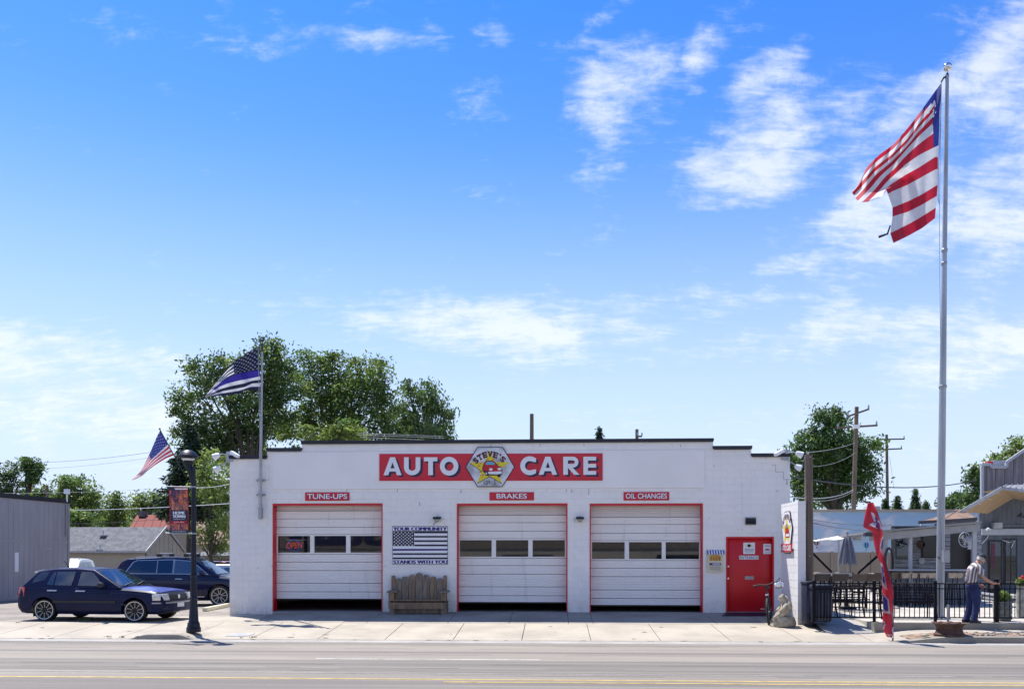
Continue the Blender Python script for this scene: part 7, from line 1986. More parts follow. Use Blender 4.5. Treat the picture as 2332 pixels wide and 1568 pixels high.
# planter with greenery, ramp and flower tub
YPn = 22.95
R = rect(2274, 2306, 1371, 1408, YPn)
pt = thing('planter', 'grey weathered planter box with bushy green herbs behind the fence', 'planter', ((R[0] + R[1]) / 2, YPn, 0))
o = P('box', B().hexa(taper(R[0], R[1], .0, WZ(2290, 1369, YPn), .90, 1, YPn - .0, YPn + .32)), 'planter', pt); bevel(o, .01, 1)
for k in range(3): P('board', B().box(R[0] + .01, R[1] - .01, YPn - .012, YPn + .004, .05 + k * .13, .16 + k * .13), 'planter', pt)
def leafball(cx, cy, cz, rx, ry, rz_, n, size, seed):
    g = np.random.default_rng(seed); d = g.normal(size=(n, 3)); d /= np.linalg.norm(d, axis=1)[:, None]
    c = d * (g.random((n, 1)) ** .4) * np.array([rx, ry, rz_]) + np.array([cx, cy, cz])
    a = g.normal(size=(n, 3)); a /= np.linalg.norm(a, axis=1)[:, None]; e = np.cross(a, g.normal(size=(n, 3))); e /= np.linalg.norm(e, axis=1)[:, None]
    s_ = size * (.6 + .8 * g.random((n, 1)))
    V = np.stack([c - a * s_, c - e * s_ * .5, c + a * s_, c + e * s_ * .5], 1).reshape(-1, 3)
    return V, np.arange(n * 4).reshape(-1, 4)
V, Q = leafball(0, .15, WZ(2290, 1358, YPn), .21, .16, .15, 700, .035, 3)
link('foliage', np_mesh('foliage', V, Q, (np.arange(len(Q)) % 2), ['leaf_light', 'leaf_mid']), pt)
p = T(2326, HY, 24.0)
ft = thing('flower_planter', 'tall pale planter with a red flower by the fence near the restaurant', 'planter', (p.x, p.y, 0))
P('tub', B().lathe([(0, 0), (.12, 0), (.13, .5), (.11, .8), (.13, .84), (.0, .84)], (p.x, p.y, 0), 16), 'planter', ft, True)
V, Q = leafball(0, 0, .95, .14, .14, .14, 260, .035, 5); link('foliage', np_mesh('foliage', V, Q, (np.arange(len(Q)) % 2), ['leaf_mid', 'leaf_light']), ft)
for dx, dz in ((0.0, 1.10), (.03, 1.06), (-.04, 1.04)): P('flower', B().ball((p.x + dx, p.y - .06, dz), (.045, .04, .035), 8), 'flower_red', ft, True)
a_, c_ = T(2236, 1349, 33), T(2345, 1364, 30)
rp = thing('ramp_rail', 'low pale handrail sloping beside the restaurant entrance', 'railing', (a_.x, a_.y, 0))
P('rail', B().beam(a_, c_, .08, .07).beam(a_ + Vector((0, 0, -.16)), c_ + Vector((0, 0, -.16)), .04, .04), 'white_trim', rp)
for f_ in (0.02, .35, .68, .98): v_ = a_.lerp(c_, f_); P('post', B().box(v_.x - .04, v_.x + .04, v_.y - .04, v_.y + .04, 0, v_.z - .04), 'siding_blue', rp)
P('kick_panel', B().beam((a_.x, a_.y + .06, .16), (c_.x, c_.y + .06, .10), .03, .28), 'siding_blue', rp)

# ================================================================ FIGURES
def skin(name, verts, edges, m, parent, sub=2, smooth=True):
    """verts: {key: (x, y, z, rx[, ry])}; the surface grows round the skeleton"""
    keys = list(verts); me = bpy.data.meshes.new(name)
    me.from_pydata([verts[k][:3] for k in keys], [(keys.index(a), keys.index(c)) for a, c in edges], [])
    o = link(name, me, parent)
    md = o.modifiers.new('s', 'SKIN'); md.use_smooth_shade = True; md.branch_smoothing = .6
    for i, k in enumerate(keys):
        v = verts[k]; d = me.skin_vertices[0].data[i]; d.radius = (v[3], v[4] if len(v) > 4 else v[3]); d.use_root = (i == 0)
    sd = o.modifiers.new('d', 'SUBSURF'); sd.levels = sub; sd.render_levels = sub
    dg = bpy.context.evaluated_depsgraph_get(); m2 = bpy.data.meshes.new_from_object(o.evaluated_get(dg))
    o.modifiers.clear(); o.data = m2; m2.name = name; m2.materials.clear(); m2.materials.append(MATS[m])
    m2.polygons.foreach_set('use_smooth', [True] * len(m2.polygons)); return o
YMn = 22.40
fp0 = W(2214, 1412, YMn)
man = thing('person', 'grey-haired man in a striped shirt, jeans and dark cap holding the fence post', 'person', (fp0.x, YMn, 0.004))
S = 1.0
body = {'pelvis': (.00, 0, .93, .11, .10), 'waist': (-.01, 0, 1.04, .12, .12), 'chest': (.00, 0, 1.25, .13, .155), 'upper': (.06, 0, 1.41, .105, .14), 'neck': (.135, 0, 1.50, .058), 'skull': (.20, 0, 1.575, .070), 'crown': (.215, 0, 1.63, .075),
        'shR': (.075, -.17, 1.40, .060), 'elR': (.155, -.235, 1.14, .043), 'foR': (.30, -.20, 1.045, .040), 'wrR': (.46, -.14, .985, .028, .032), 'paR': (.53, -.12, .985, .030, .040),
        'shL': (.075, .17, 1.40, .060), 'elL': (.06, .25, 1.13, .043), 'foL': (.16, .26, 1.02, .038), 'wrL': (.26, .22, .94, .028), 'paL': (.31, .20, .91, .036),
        'hipR': (.00, -.085, .88, .07), 'knR': (.055, -.105, .50, .065), 'caR': (.02, -.105, .32, .060), 'anR': (-.01, -.105, .09, .040), 'toR': (.11, -.115, .045, .040),
        'hipL': (.00, .085, .88, .07), 'knL': (.01, .105, .50, .065), 'caL': (-.05, .105, .32, .060), 'anL': (-.10, .105, .10, .040), 'toL': (.02, .115, .045, .040)}
ed_ = [('pelvis', 'waist'), ('waist', 'chest'), ('chest', 'upper'), ('upper', 'neck'), ('neck', 'skull'), ('skull', 'crown'), ('upper', 'shR'), ('shR', 'elR'), ('elR', 'foR'), ('foR', 'wrR'), ('wrR', 'paR'), ('upper', 'shL'), ('shL', 'elL'), ('elL', 'foL'), ('foL', 'wrL'), ('wrL', 'paL'),
       ('pelvis', 'hipR'), ('hipR', 'knR'), ('knR', 'caR'), ('caR', 'anR'), ('anR', 'toR'), ('pelvis', 'hipL'), ('hipL', 'knL'), ('knL', 'caL'), ('caL', 'anL'), ('anL', 'toL')]
bo = skin('body', body, ed_, 'skin', man)
# head: shaped ball with face
def shape_head(u, v):
    a = u * 2 * math.pi; p_ = (v - .5) * math.pi
    x = math.cos(p_) * math.cos(a); y = math.cos(p_) * math.sin(a); z = math.sin(p_)
    fx_, fy, fz_ = .100, .078, .118
    if z < -.2: k = 1 - .25 * (-z - .2); fx_ *= k; fy *= k
    q = Vector((x * fx_, y * fy, z * fz_))
    if x > 0: q.x += .010 * max(0, -z) * x          # chin
    d = math.exp(-((y / .16) ** 2) - (((z + .10) / .24) ** 2)) * (x > 0); q.x += .024 * d     # nose
    for s_ in (-.38, .38): q.x -= .010 * math.exp(-(((y - s_) / .17) ** 2) - (((z - .12) / .14) ** 2)) * (x > 0)
    return q
tilt = Matrix.Rotation(.50, 3, 'Y')
hc = Vector((.235, 0, 1.60))
def hpt(q): return tuple(tilt @ Vector(q) + hc)
obj('head', B().grid(36, 26, lambda u, v: hpt(shape_head(u, v))), 'skin', man, True, sharp=180)
for s_ in (-1, 1):
    obj('ear', B().tube([hpt((-.012, s_ * .076, .025)), hpt((-.022, s_ * .090, .012)), hpt((-.018, s_ * .088, -.02)), hpt((-.005, s_ * .078, -.032))], [.008, .014, .012, .006], 8), 'skin', man, True)
    obj('eye', B().ball(hpt((.083, s_ * .030, .016)), .010, 8), 'print_dark', man, True)
    obj('eyeglass', B().tube([hpt((.098 + .004 * math.cos(t), s_ * .034 + .022 * math.cos(t), .012 + .017 * math.sin(t))) for t in [k * .5236 for k in range(13)]], .0022, 5, caps=False), 'print_dark', man, True)
obj('mouth', B().tube([hpt((.094, -.022, -.062)), hpt((.104, 0, -.060)), hpt((.094, .022, -.062))], .0035, 6), 'print_maroon', man, True)
obj('hair', B().grid(28, 8, lambda u, v: hpt((lambda a, z: ((-.006 + .104 * math.cos(a)), .084 * math.sin(a), z))(math.radians(62 + 236 * u), -.075 + .10 * v))), 'hair_grey', man, True)
obj('beard', B().ball(hpt((.062, 0, -.088)), (.036, .046, .026), 10), 'hair_grey', man, True)
def capf(u, v):
    a = u * 2 * math.pi; r = math.cos(v * math.pi / 2 * .98); z = math.sin(v * math.pi / 2)
    return hpt((-.004 + .113 * r * math.cos(a), .092 * r * math.sin(a), .012 + .118 * z))
obj('cap', B().grid(28, 10, capf), 'cap_dark', man, True)
obj('cap_peak', B().grid(10, 4, lambda u, v: hpt((.07 + .085 * v * math.sin(u * math.pi) ** .5 + .02, -.075 + .15 * u, .020 - .022 * v))), 'cap_dark', man, True)
sh = {'w': (-.02, 0, .96, .155, .150), 'b': (-.03, 0, 1.08, .155, .165), 'c': (-.01, 0, 1.26, .148, .18), 'u': (.055, 0, 1.42, .112, .15), 'n': (.12, 0, 1.485, .070, .072),
      'sR': (.075, -.18, 1.40, .078), 'mR': (.115, -.225, 1.27, .070), 'eR': (.145, -.24, 1.165, .068), 'sL': (.075, .18, 1.40, .078), 'mL': (.065, .235, 1.26, .070), 'eL': (.06, .25, 1.165, .068)}
skin('shirt', sh, [('w', 'b'), ('b', 'c'), ('c', 'u'), ('u', 'n'), ('u', 'sR'), ('sR', 'mR'), ('mR', 'eR'), ('u', 'sL'), ('sL', 'mL'), ('mL', 'eL')], 'shirt', man, 3)
obj('collar', B().tube([(.10, -.07, 1.47), (.16, -.05, 1.475), (.19, 0, 1.455), (.16, .05, 1.475), (.10, .07, 1.47), (.06, .0, 1.52), (.10, -.07, 1.47)], .014, 6), 'shirt', man, True)
jb = B().tube([(-.01, 0, 1.00), (.0, 0, .93), (.005, 0, .86), (.01, 0, .78)], [.142, .156, .160, .125], 20)
for s_, pts_ in ((-1, [(.01, -.075, .90), (.02, -.09, .78), (.04, -.10, .64), (.055, -.105, .50), (.035, -.105, .30), (.0, -.105, .10), (-.005, -.105, .06)]), (1, [(.0, .075, .90), (.01, .09, .78), (.015, .10, .64), (.01, .105, .50), (-.03, .105, .30), (-.085, .105, .11), (-.09, .105, .06)])):
    jb.tube(pts_, [.10, .112, .102, .086, .080, .078, .082], 18)
obj('jeans', jb, 'jeans', man, True, sharp=80)
obj('belt', B().lathe([(.150, -.018), (.155, 0), (.150, .018)], (.0, 0, .965), 20), 'belt', man, True)
for s_, x in ((-1, -.02), (1, -.11)):
    b = B().hexa([(x - .09, s_ * .11 - .045, 0), (x + .21, s_ * .11 - .040, 0), (x + .21, s_ * .11 + .040, 0), (x - .09, s_ * .11 + .045, 0), (x - .08, s_ * .11 - .040, .10), (x + .15, s_ * .11 - .030, .055), (x + .15, s_ * .11 + .030, .055), (x - .08, s_ * .11 + .040, .10)])
    o = obj('shoe', b, 'shoe', man); bevel(o, .03, 3)
# hands: palms grown with the body, fingers closed on the post / hanging relaxed
def hand(base, dirv_, dn, side_, lens, name='finger'):
    base, d, dn = Vector(base), Vector(dirv_).normalized(), Vector(dn).normalized(); sd_ = d.cross(dn).normalized() * side_
    for k, l in enumerate(lens):
        p0 = base + sd_ * (.030 - .020 * k) ; p1 = p0 + d * .030 * l; p2 = p1 + (d * .6 + dn * .8).normalized() * .026 * l; p3 = p2 + (d * -.2 + dn).normalized() * .020 * l
        obj(name, B().tube([p0 - d * .02, p1, p2, p3], [.010, .0095, .0085, .0065], 8), 'skin', man, True)
    t0 = base - d * .045 + sd_ * .026
    obj('thumb', B().tube([t0, t0 + sd_ * .018 + d * .020 + dn * .01, t0 + sd_ * .016 + d * .045 + dn * .024], [.012, .011, .008], 8), 'skin', man, True)
hand((.555, -.12, .985), (1, .12, -.05), (0, 0, -1), 1, (.92, 1.05, 1.0, .8))
hand((.335, .19, .895), (.6, -.3, -.6), (-.3, -.7, -.4), -1, (.92, 1.05, 1.0, .8))

# seated frog statue of pale stone
YSt = 23.35
q = W(1786, 1419, YSt)
frog = thing('frog_statue', 'weathered stone frog statue sitting cross-legged at the foot of the block pier', 'statue', (q.x, YSt, gz(q.x, YSt) + .004))
frog.scale = (.96, .96, .96)
b = B()
def rock(u, v):
    a = u * 2 * math.pi; prof = [(0, 0), (.29, 0), (.30, .08), (.28, .20), (.25, .27), (.0, .30)]
    k = v * 5; i = min(4, int(k)); h = k - i; r = prof[i][0] + (prof[i + 1][0] - prof[i][0]) * h; z = prof[i][1] + (prof[i + 1][1] - prof[i][1]) * h
    w_ = 1 + .06 * math.sin(3 * a + 1) + .04 * math.sin(7 * a + z * 20)
    return (r * w_ * math.cos(a) + .0, r * .8 * w_ * math.sin(a), z)
obj('rock_seat', B().grid(40, 15, rock), 'stone', frog, True, sharp=180)
fr = {'p': (.07, 0, .34, .26, .23), 'b': (.09, 0, .46, .255, .23), 'c': (.085, 0, .59, .205, .20), 'n': (.04, 0, .69, .150), 'h': (.0, 0, .76, .130, .13), 's': (-.09, 0, .765, .085, .105), 't': (-.15, 0, .745, .050, .07),
      'aR': (.01, -.15, .60, .075), 'eR': (-.06, -.20, .48, .060), 'wR': (-.18, -.14, .40, .046), 'aL': (.01, .15, .60, .075), 'eL': (-.06, .20, .48, .060), 'wL': (-.18, .14, .40, .046),
      'kR': (-.12, -.17, .31, .095), 'fR': (-.23, -.09, .27, .065), 'tR': (-.28, .02, .22, .045), 'kL': (-.12, .17, .31, .095), 'fL': (-.23, .09, .27, .065)}
skin('figure', fr, [('p', 'b'), ('b', 'c'), ('c', 'n'), ('n', 'h'), ('h', 's'), ('s', 't'), ('c', 'aR'), ('aR', 'eR'), ('eR', 'wR'), ('c', 'aL'), ('aL', 'eL'), ('eL', 'wL'), ('p', 'kR'), ('kR', 'fR'), ('fR', 'tR'), ('p', 'kL'), ('kL', 'fL')], 'stone', frog, 2)
for s_ in (-1, 1):
    obj('eye_bulge', B().ball((-.035, s_ * .060, .850), (.038, .034, .034), 12), 'stone', frog, True)
    for k in range(3): obj('toe', B().tube([(-.26, s_ * .06 + k * .02, .22), (-.30, s_ * .06 + (k - 1) * .03, .17)], [.022, .014], 8), 'stone', frog, True)
obj('lip', B().tube([(-.03, -.095, .745), (-.12, -.06, .735), (-.165, 0, .72), (-.12, .06, .735), (-.03, .095, .745)], .008, 6), 'stone', frog, True)

# bicycle seen from behind its front wheel, a white helmet on the bars
YBi = 23.75
q = W(1751, 1416, YBi)
bk_ = thing('bicycle', 'dark mountain bike leaning upright between the red door and the statue', 'bicycle', (q.x, YBi, gz(q.x, YBi) + .004), 0)
bk_.rotation_euler = (0, math.radians(-4), math.radians(-16))
# local frame: +y away from the street is the rear
def wheel_b(y, nm):
    b = B().tube([(0, y + .335 * math.cos(a), .335 + .335 * math.sin(a)) for a in [k * math.pi / 18 for k in range(37)]], .030, 8, caps=False)
    t = obj(nm, b, 'tyre', bk_, True)
    b = B().tube([(0, y + .305 * math.cos(a), .335 + .305 * math.sin(a)) for a in [k * math.pi / 18 for k in range(37)]], .010, 6, caps=False)
    for k in range(20): a = k * math.pi / 10; b.tube([(.02 * (-1) ** k, y, .335), (0, y + .30 * math.cos(a), .335 + .30 * math.sin(a))], .0018, 3, caps=False)
    b.tube([(-.05, y, .335), (.05, y, .335)], .02, 8)
    obj('rim', b, 'steel_dull', t, True)
wheel_b(0, 'wheel'); wheel_b(1.08, 'wheel')
obj('fork', B().tube([(-.055, 0, .335), (-.055, .10, .66), (0, .13, .72)], .014, 8).tube([(.055, 0, .335), (.055, .10, .66), (0, .13, .72)], .014, 8), 'trim_black', bk_, True)
obj('frame', B().tube([(0, .13, .72), (0, .17, .86)], .024, 8).tube([(0, .16, .82), (0, .66, .80)], .026, 8).tube([(0, .15, .76), (0, .62, .30)], .045, 8).tube([(0, .62, .30), (0, .72, .84)], .018, 8).tube([(0, .62, .30), (.06, 1.08, .335)], .011, 6).tube([(0, .62, .30), (-.06, 1.08, .335)], .011, 6).tube([(0, .69, .74), (.06, 1.08, .335)], .010, 6).tube([(0, .69, .74), (-.06, 1.08, .335)], .010, 6), 'print_maroon', bk_, True)
obj('handlebar', B().tube([(-.34, .24, 1.02), (-.20, .20, 1.05), (0, .18, 1.03), (.20, .20, 1.09), (.34, .24, 1.12)], .019, 8).tube([(0, .17, .86), (0, .18, 1.03)], .018, 8), 'trim_black', bk_, True)
for s_ in (-1, 1): obj('grip', B().tube([(s_ * .24, .21, 1.035 if s_ < 0 else 1.095), (s_ * .35, .245, 1.02 if s_ < 0 else 1.125)], .026, 8), 'black', bk_, True)
o = obj('saddle', B().hexa([(-.03, .52, .93), (.03, .52, .93), (.085, .80, .93), (-.085, .80, .93), (-.025, .52, .97), (.025, .52, .97), (.075, .80, .98), (-.075, .80, .98)]), 'black', bk_); bevel(o, .015, 2)
obj('pedal', B().box(-.22, -.12, .56, .64, .37, .39).tube([(-.12, .60, .38), (-.08, .62, .30)], .01, 6), 'steel_dull', bk_)
obj('pedal', B().box(.12, .22, .60, .68, .21, .23).tube([(.12, .64, .22), (.08, .62, .30)], .01, 6), 'steel_dull', bk_)
obj('front_reflector', B().box(-.04, .04, .09, .10, .76, .80), 'bulb_white', bk_)
q = W(1774, 1331, YBi + .05)
he = thing('bike_helmet', 'white bicycle helmet with black vents hanging from the bike handlebar', 'helmet', q)
def hel(u, v):
    a = u * 2 * math.pi; p_ = v * math.pi / 2 * .98; r = math.cos(p_)
    return (q.x + .125 * r * math.cos(a) - .03 * math.sin(p_), q.y - .10 * math.sin(p_), q.z + .10 * r * math.sin(a) + .02 * math.sin(p_))
P('shell', B().grid(28, 10, hel), 'bulb_white', he, True, 180)
b = B()
for k in range(-1, 2):
    for j in range(2):
        a0 = .35 + .16 * j; c0 = Vector(hel((k * .09 + .25 + .5 * j) % 1, .35)) + Vector((0, -.012, 0))
        b.beam(c0 + Vector((-.028, -.0, -.02)), c0 + Vector((.022, -.0, .022)), .010, .022)
P('vent', b, 'trim_black', he)
P('strap', B().tube([(q.x, q.y, q.z + .09), (q.x + .02, q.y + .05, q.z + .16), (q.x + .04, q.y + .05, q.z + .20)], .008, 5).tube([(q.x - .1, q.y, q.z - .02), (q.x - .05, q.y + .04, q.z + .1), (q.x + .02, q.y + .05, q.z + .18)], .008, 5), 'trim_black', he)
# ================================================================ TREES
def crown_mesh(blobs, per_m2, leaf, sig, mats, seed, droop=0.0, flat=.7, dark_low=False):
    """blobs: (x, y, z, r, rdepth); leafy clumps through the volume, denser near the outside, with gaps between"""
    g = np.random.default_rng(seed); C_, K_ = [], []
    tips = []
    for (x, y, z, r, rd) in blobs:
        n = max(6, int(per_m2 * r * r * 2.3))
        d = g.normal(size=(n, 3)); d /= np.linalg.norm(d, axis=1)[:, None]
        rr = g.random((n, 1)) ** .45
        c = np.array([x, y, z]) + d * rr * np.array([r, rd, r])
        C_.append(c); tips.append((x, y, z))
    C_ = np.concatenate(C_); nl = 54
    m = len(C_)
    size = sig * .82 * (.5 + 1.0 * g.random((m, 1, 1)))
    off = np.clip(g.normal(size=(m, nl, 3)), -1.8, 1.8) * size * np.array([1, 1, flat])
    if droop: off[:, :, 2] = -np.abs(off[:, :, 2]) * droop
    L_ = (C_[:, None, :] + off).reshape(-1, 3); q = len(L_)
    a = g.normal(size=(q, 3)); a[:, 2] -= .4 + droop; a /= np.linalg.norm(a, axis=1)[:, None]
    e = np.cross(a, g.normal(size=(q, 3))); e /= np.linalg.norm(e, axis=1)[:, None]
    s_ = leaf * .85 * (.55 + .9 * g.random((q, 1)))
    V = np.stack([L_ - a * s_, L_ + e * s_ * .42 - a * s_ * .1, L_ + a * s_, L_ - e * s_ * .42 - a * s_ * .1], 1).reshape(-1, 3)
    hi_ = (off[:, :, 2] + .0 * size[:, :, 0] > .35 * size[:, :, 0]).reshape(-1); mi = np.repeat(g.integers(0, len(mats), m), nl)
    k = g.random(q) < .12; mi[k] = g.integers(0, len(mats), k.sum())
    return V, np.arange(q * 4).reshape(-1, 4), mi, C_
def tree(name, label, px_blobs, t_, trunk_px, mats, seed, per=3.2, leaf=.13, sig=.42, droop=0.0, trunk_r=.28, ntr=1, group='trees beyond the garage and lots', base=-.19, depth=.8, limbs=22, cat='tree'):
    Yt = T(trunk_px, HY, t_).y; g = random.Random(seed)
    bl = []
    for (x, y, r) in px_blobs:
        rw = r * t_ / F; p = W(x, y, Yt + g.uniform(-1, 1) * rw * depth * 1.1); bl.append((p.x, p.y, p.z, rw, rw * max(.6, depth)))
    V, Q, mi, Cc = crown_mesh(bl, per, leaf, sig, mats, seed, droop)
    bx = T(trunk_px, HY, t_)
    t = thing(name, label, cat, (bx.x, bx.y, base), group=group)
    V = V - np.array([bx.x, bx.y, base])
    link('crown', np_mesh('crown', V, Q, mi, mats), t)
    zs_ = [c[2] for c in bl]; zlow, ztop = min(zs_), max(zs_)
    b = B(); fk = base + (zlow - base) * .75
    if fk < base + 1.2: fk = base + 1.2
    hub = Vector((bx.x + g.uniform(-.3, .3), bx.y, fk))
    b.tube([(bx.x, bx.y, base - .1), (bx.x + .1, bx.y, (base + fk) / 2), hub], [trunk_r * 1.25, trunk_r, trunk_r * .85], 10)
    P('trunk', b, 'bark', t, True)
    b = B()
    for k in range(limbs):
        c = bl[g.randrange(len(bl))] if k >= len(bl) else bl[k]
        tip = Vector((c[0] + g.uniform(-.4, .4) * c[3], c[1] + g.uniform(-.4, .4) * c[3], c[2] + g.uniform(0, .6) * c[3]))
        mid = hub.lerp(tip, .45) + Vector((g.uniform(-.3, .3), g.uniform(-.3, .3), .12 * (tip - hub).length))
        r0 = trunk_r * .34
        b.tube([hub, mid, hub.lerp(tip, .8) + Vector((0, 0, .03 * (tip - hub).length)), tip], [r0, r0 * .5, r0 * .2, .012], 6)
        for j in range(4):
            s_ = mid.lerp(tip, g.random()); e_ = s_ + Vector((g.uniform(-1, 1), g.uniform(-1, 1), g.uniform(-.1, 1))) * c[3] * .6
            b.tube([s_, s_.lerp(e_, .5) + Vector((0, 0, .05)), e_], [r0 * .25, r0 * .15, .012], 4)
    P('limb', b, 'bark', t, True)
    return t
A = [(600, 850, 62), (520, 855, 50), (455, 900, 52), (560, 930, 78), (440, 955, 40), (640, 905, 75), (610, 805, 30), (500, 990, 66), (408, 908, 18), (570, 1015, 70), (460, 1035, 45), (440, 835, 22), (480, 830, 22), (655, 830, 26), (408, 985, 16), (628, 790, 14), (402, 935, 14)]
tree('ash_tree', 'largest spreading leafy tree behind the garage roof, under the black and white flag', A, 50, 560, ['leaf_mid', 'leaf_light', 'leaf_mid', 'leaf_dark'], 11, per=8.5, leaf=.125, sig=.36, trunk_r=.4)
Bb = [(705, 850, 45), (780, 855, 50), (740, 905, 66), (830, 880, 48), (858, 852, 32), (800, 935, 66), (868, 925, 46), (720, 975, 60), (702, 812, 20), (800, 990, 50), (660, 980, 55), (868, 828, 14), (760, 815, 14), (875, 985, 45), (820, 830, 16), (735, 825, 14)]
tree('ash_tree', 'broad leafy tree behind the middle of the garage roof', Bb, 53, 770, ['leaf_light', 'leaf_mid', 'leaf_mid'], 12, per=8.0, leaf=.125, sig=.36, trunk_r=.36)
Cb = [(948, 895, 38), (985, 925, 40), (930, 945, 48), (1002, 972, 34), (915, 992, 48), (985, 878, 20), (955, 990, 55), (1018, 992, 18), (925, 870, 16), (1012, 935, 16)]
tree('willow_tree', 'pale drooping willow tree at the garage roofline beyond the leafy trees', Cb, 54, 955, ['leaf_willow', 'leaf_mid', 'leaf_willow'], 13, per=9.0, leaf=.12, sig=.34, droop=1.9, trunk_r=.3)
tree('young_tree', 'light yellow-green sapling top just above the first step of the garage roof', [(700, 985, 20), (735, 990, 18), (790, 985, 22), (765, 975, 16), (815, 990, 14)], 47, 750, ['leaf_light', 'leaf_light', 'leaf_mid'], 14, per=10, leaf=.13, sig=.3, trunk_r=.12, limbs=8)
Eb = [(500, 1150, 24), (500, 1115, 36), (462, 1225, 30), (510, 1075, 36), (452, 1120, 24), (500, 1200, 34), (500, 1245, 20), (455, 1085, 16), (480, 1050, 30), (515, 1160, 30)]
tree('maple_tree', 'sunlit light green tree beside the garage side wall above the parked cars', Eb, 41, 487, ['leaf_light', 'leaf_mid', 'leaf_light'], 15, per=13, leaf=.10, sig=.26, trunk_r=.12, limbs=14)
# conifers
def conifer(label, x, ytop, ybot, wpx, t_, seed, mats=('needle', 'needle', 'leaf_dark'), base=-.19, levels=30, group='conifers behind the buildings', dens=1.0):
    g = np.random.default_rng(seed); p = T(x, HY, t_); zt = T(x, ytop, t_).z; zb = T(x, ybot, t_).z; R0 = wpx * t_ / F
    t = thing('conifer_tree', label, 'conifer', (p.x, p.y, base), group=group)
    L_, D_ = [], []; b = B()
    b.tube([(p.x, p.y, base), (p.x, p.y, zt)], [.22, .03], 8)
    for k in range(levels):
        f = (k + .5) / levels; z = zt - (zt - zb) * f ** .9; R = R0 * (f ** .8) * g.uniform(.75, 1.1); nb_b = 7 + int(6 * f)
        for j in range(nb_b):
            a = g.uniform(0, 2 * math.pi); l = R * g.uniform(.6, 1.08)
            d = np.array([math.cos(a), math.sin(a), -.28]); o = np.array([p.x, p.y, z])
            tip = o + d * l; tip[2] += .12 * l
            b.tube([tuple(o), tuple(o + d * l * .6), tuple(tip)], [.03, .02, .008], 4, caps=False)
            n = int(34 * dens * l / max(R0, .01) + 10); s_ = g.random((n, 1)) ** .7
            pts = o + (tip - o) * s_ + g.normal(size=(n, 3)) * np.array([.10, .10, .07]) * (1 + l * .25); pts[:, 2] -= g.random(n) * .16 * (1 + l * .15)
            L_.append(pts)
            D_.append(np.repeat((tip - o)[None], n, 0))
    L_ = np.concatenate(L_); D_ = np.concatenate(D_); q = len(L_)
    a = D_ / np.linalg.norm(D_, axis=1)[:, None] + g.normal(size=(q, 3)) * .6; a[:, 2] -= .3; a /= np.linalg.norm(a, axis=1)[:, None]
    e = np.cross(a, g.normal(size=(q, 3))); e /= np.linalg.norm(e, axis=1)[:, None]; s_ = .15 * (.6 + .8 * g.random((q, 1)))
    V = np.stack([L_ - a * s_, L_ + e * s_ * .25, L_ + a * s_, L_ - e * s_ * .25], 1).reshape(-1, 3) - np.array([p.x, p.y, base])
    link('crown', np_mesh('crown', V, np.arange(q * 4).reshape(-1, 4), g.integers(0, len(mats), q), list(mats)), t)
    P('trunk', b, 'bark', t, True)
    return t
conifer('dark spruce with drooping branches between the street lamp and the garage corner', 432, 962, 1168, 88, 43, 21, dens=2.4, levels=44)
conifer('tiny spruce tip showing over the garage roofline', 1365, 970, 1080, 34, 70, 22, levels=14)
# background trees over the grey shed and houses
far = 'trees far beyond the parking lot'
tree('pine_tree', 'dark pine with bare-looking branches over the grey metal shed roof', [(18, 1095, 30), (38, 1065, 20), (5, 1130, 30), (52, 1110, 24), (-15, 1090, 28)], 92, 20, ['leaf_dark', 'needle', 'leaf_mid'], 31, per=2.6, leaf=.2, sig=.5, group=far, trunk_r=.3)
tree('poplar_tree', 'narrow dark tree with two pointed tops beside the pine over the shed', [(62, 1050, 9), (66, 1066, 12), (73, 1085, 15), (84, 1062, 8), (80, 1078, 11), (66, 1100, 18)], 90, 72, ['leaf_dark', 'leaf_mid'], 32, per=4, leaf=.2, sig=.45, group=far, trunk_r=.25)
tree('round_tree', 'rounded mid-green tree rising beyond the corner of the grey shed', [(150, 1112, 32), (190, 1122, 32), (172, 1150, 45), (135, 1128, 28), (205, 1158, 28), (110, 1130, 26), (165, 1098, 20), (215, 1130, 12), (90, 1140, 24), (130, 1160, 36), (215, 1172, 20)], 85, 170, ['leaf_mid', 'leaf_light', 'leaf_mid'], 33, per=4.2, leaf=.19, sig=.5, group=far)
tree('round_tree', 'light green tree low beyond the shed corner, below the rounded one', [(172, 1172, 20), (190, 1180, 20), (160, 1185, 18), (205, 1190, 16)], 74, 180, ['leaf_light', 'leaf_mid'], 34, per=4, leaf=.18, sig=.4, group=far)
tree('round_tree', 'soft green tree above the ridge of the shingled house', [(262, 1150, 24), (240, 1165, 20), (285, 1158, 22), (262, 1178, 26), (232, 1182, 16), (265, 1132, 10)], 95, 260, ['leaf_light', 'leaf_mid'], 35, per=3, leaf=.2, sig=.5, group=far)
tree('round_tree', 'wide green tree behind the red metal roof', [(325, 1150, 26), (300, 1163, 24), (355, 1148, 26), (340, 1172, 28), (372, 1160, 22), (318, 1136, 12), (350, 1132, 10)], 97, 340, ['leaf_mid', 'leaf_light'], 36, per=3, leaf=.2, sig=.5, group=far)
tree('round_tree', 'dark leafy tree between the red roof and the spruce', [(405, 1145, 16), (425, 1150, 18), (392, 1155, 10)], 90, 410, ['leaf_dark', 'leaf_mid'], 37, per=3.4, leaf=.2, sig=.5, group=far)
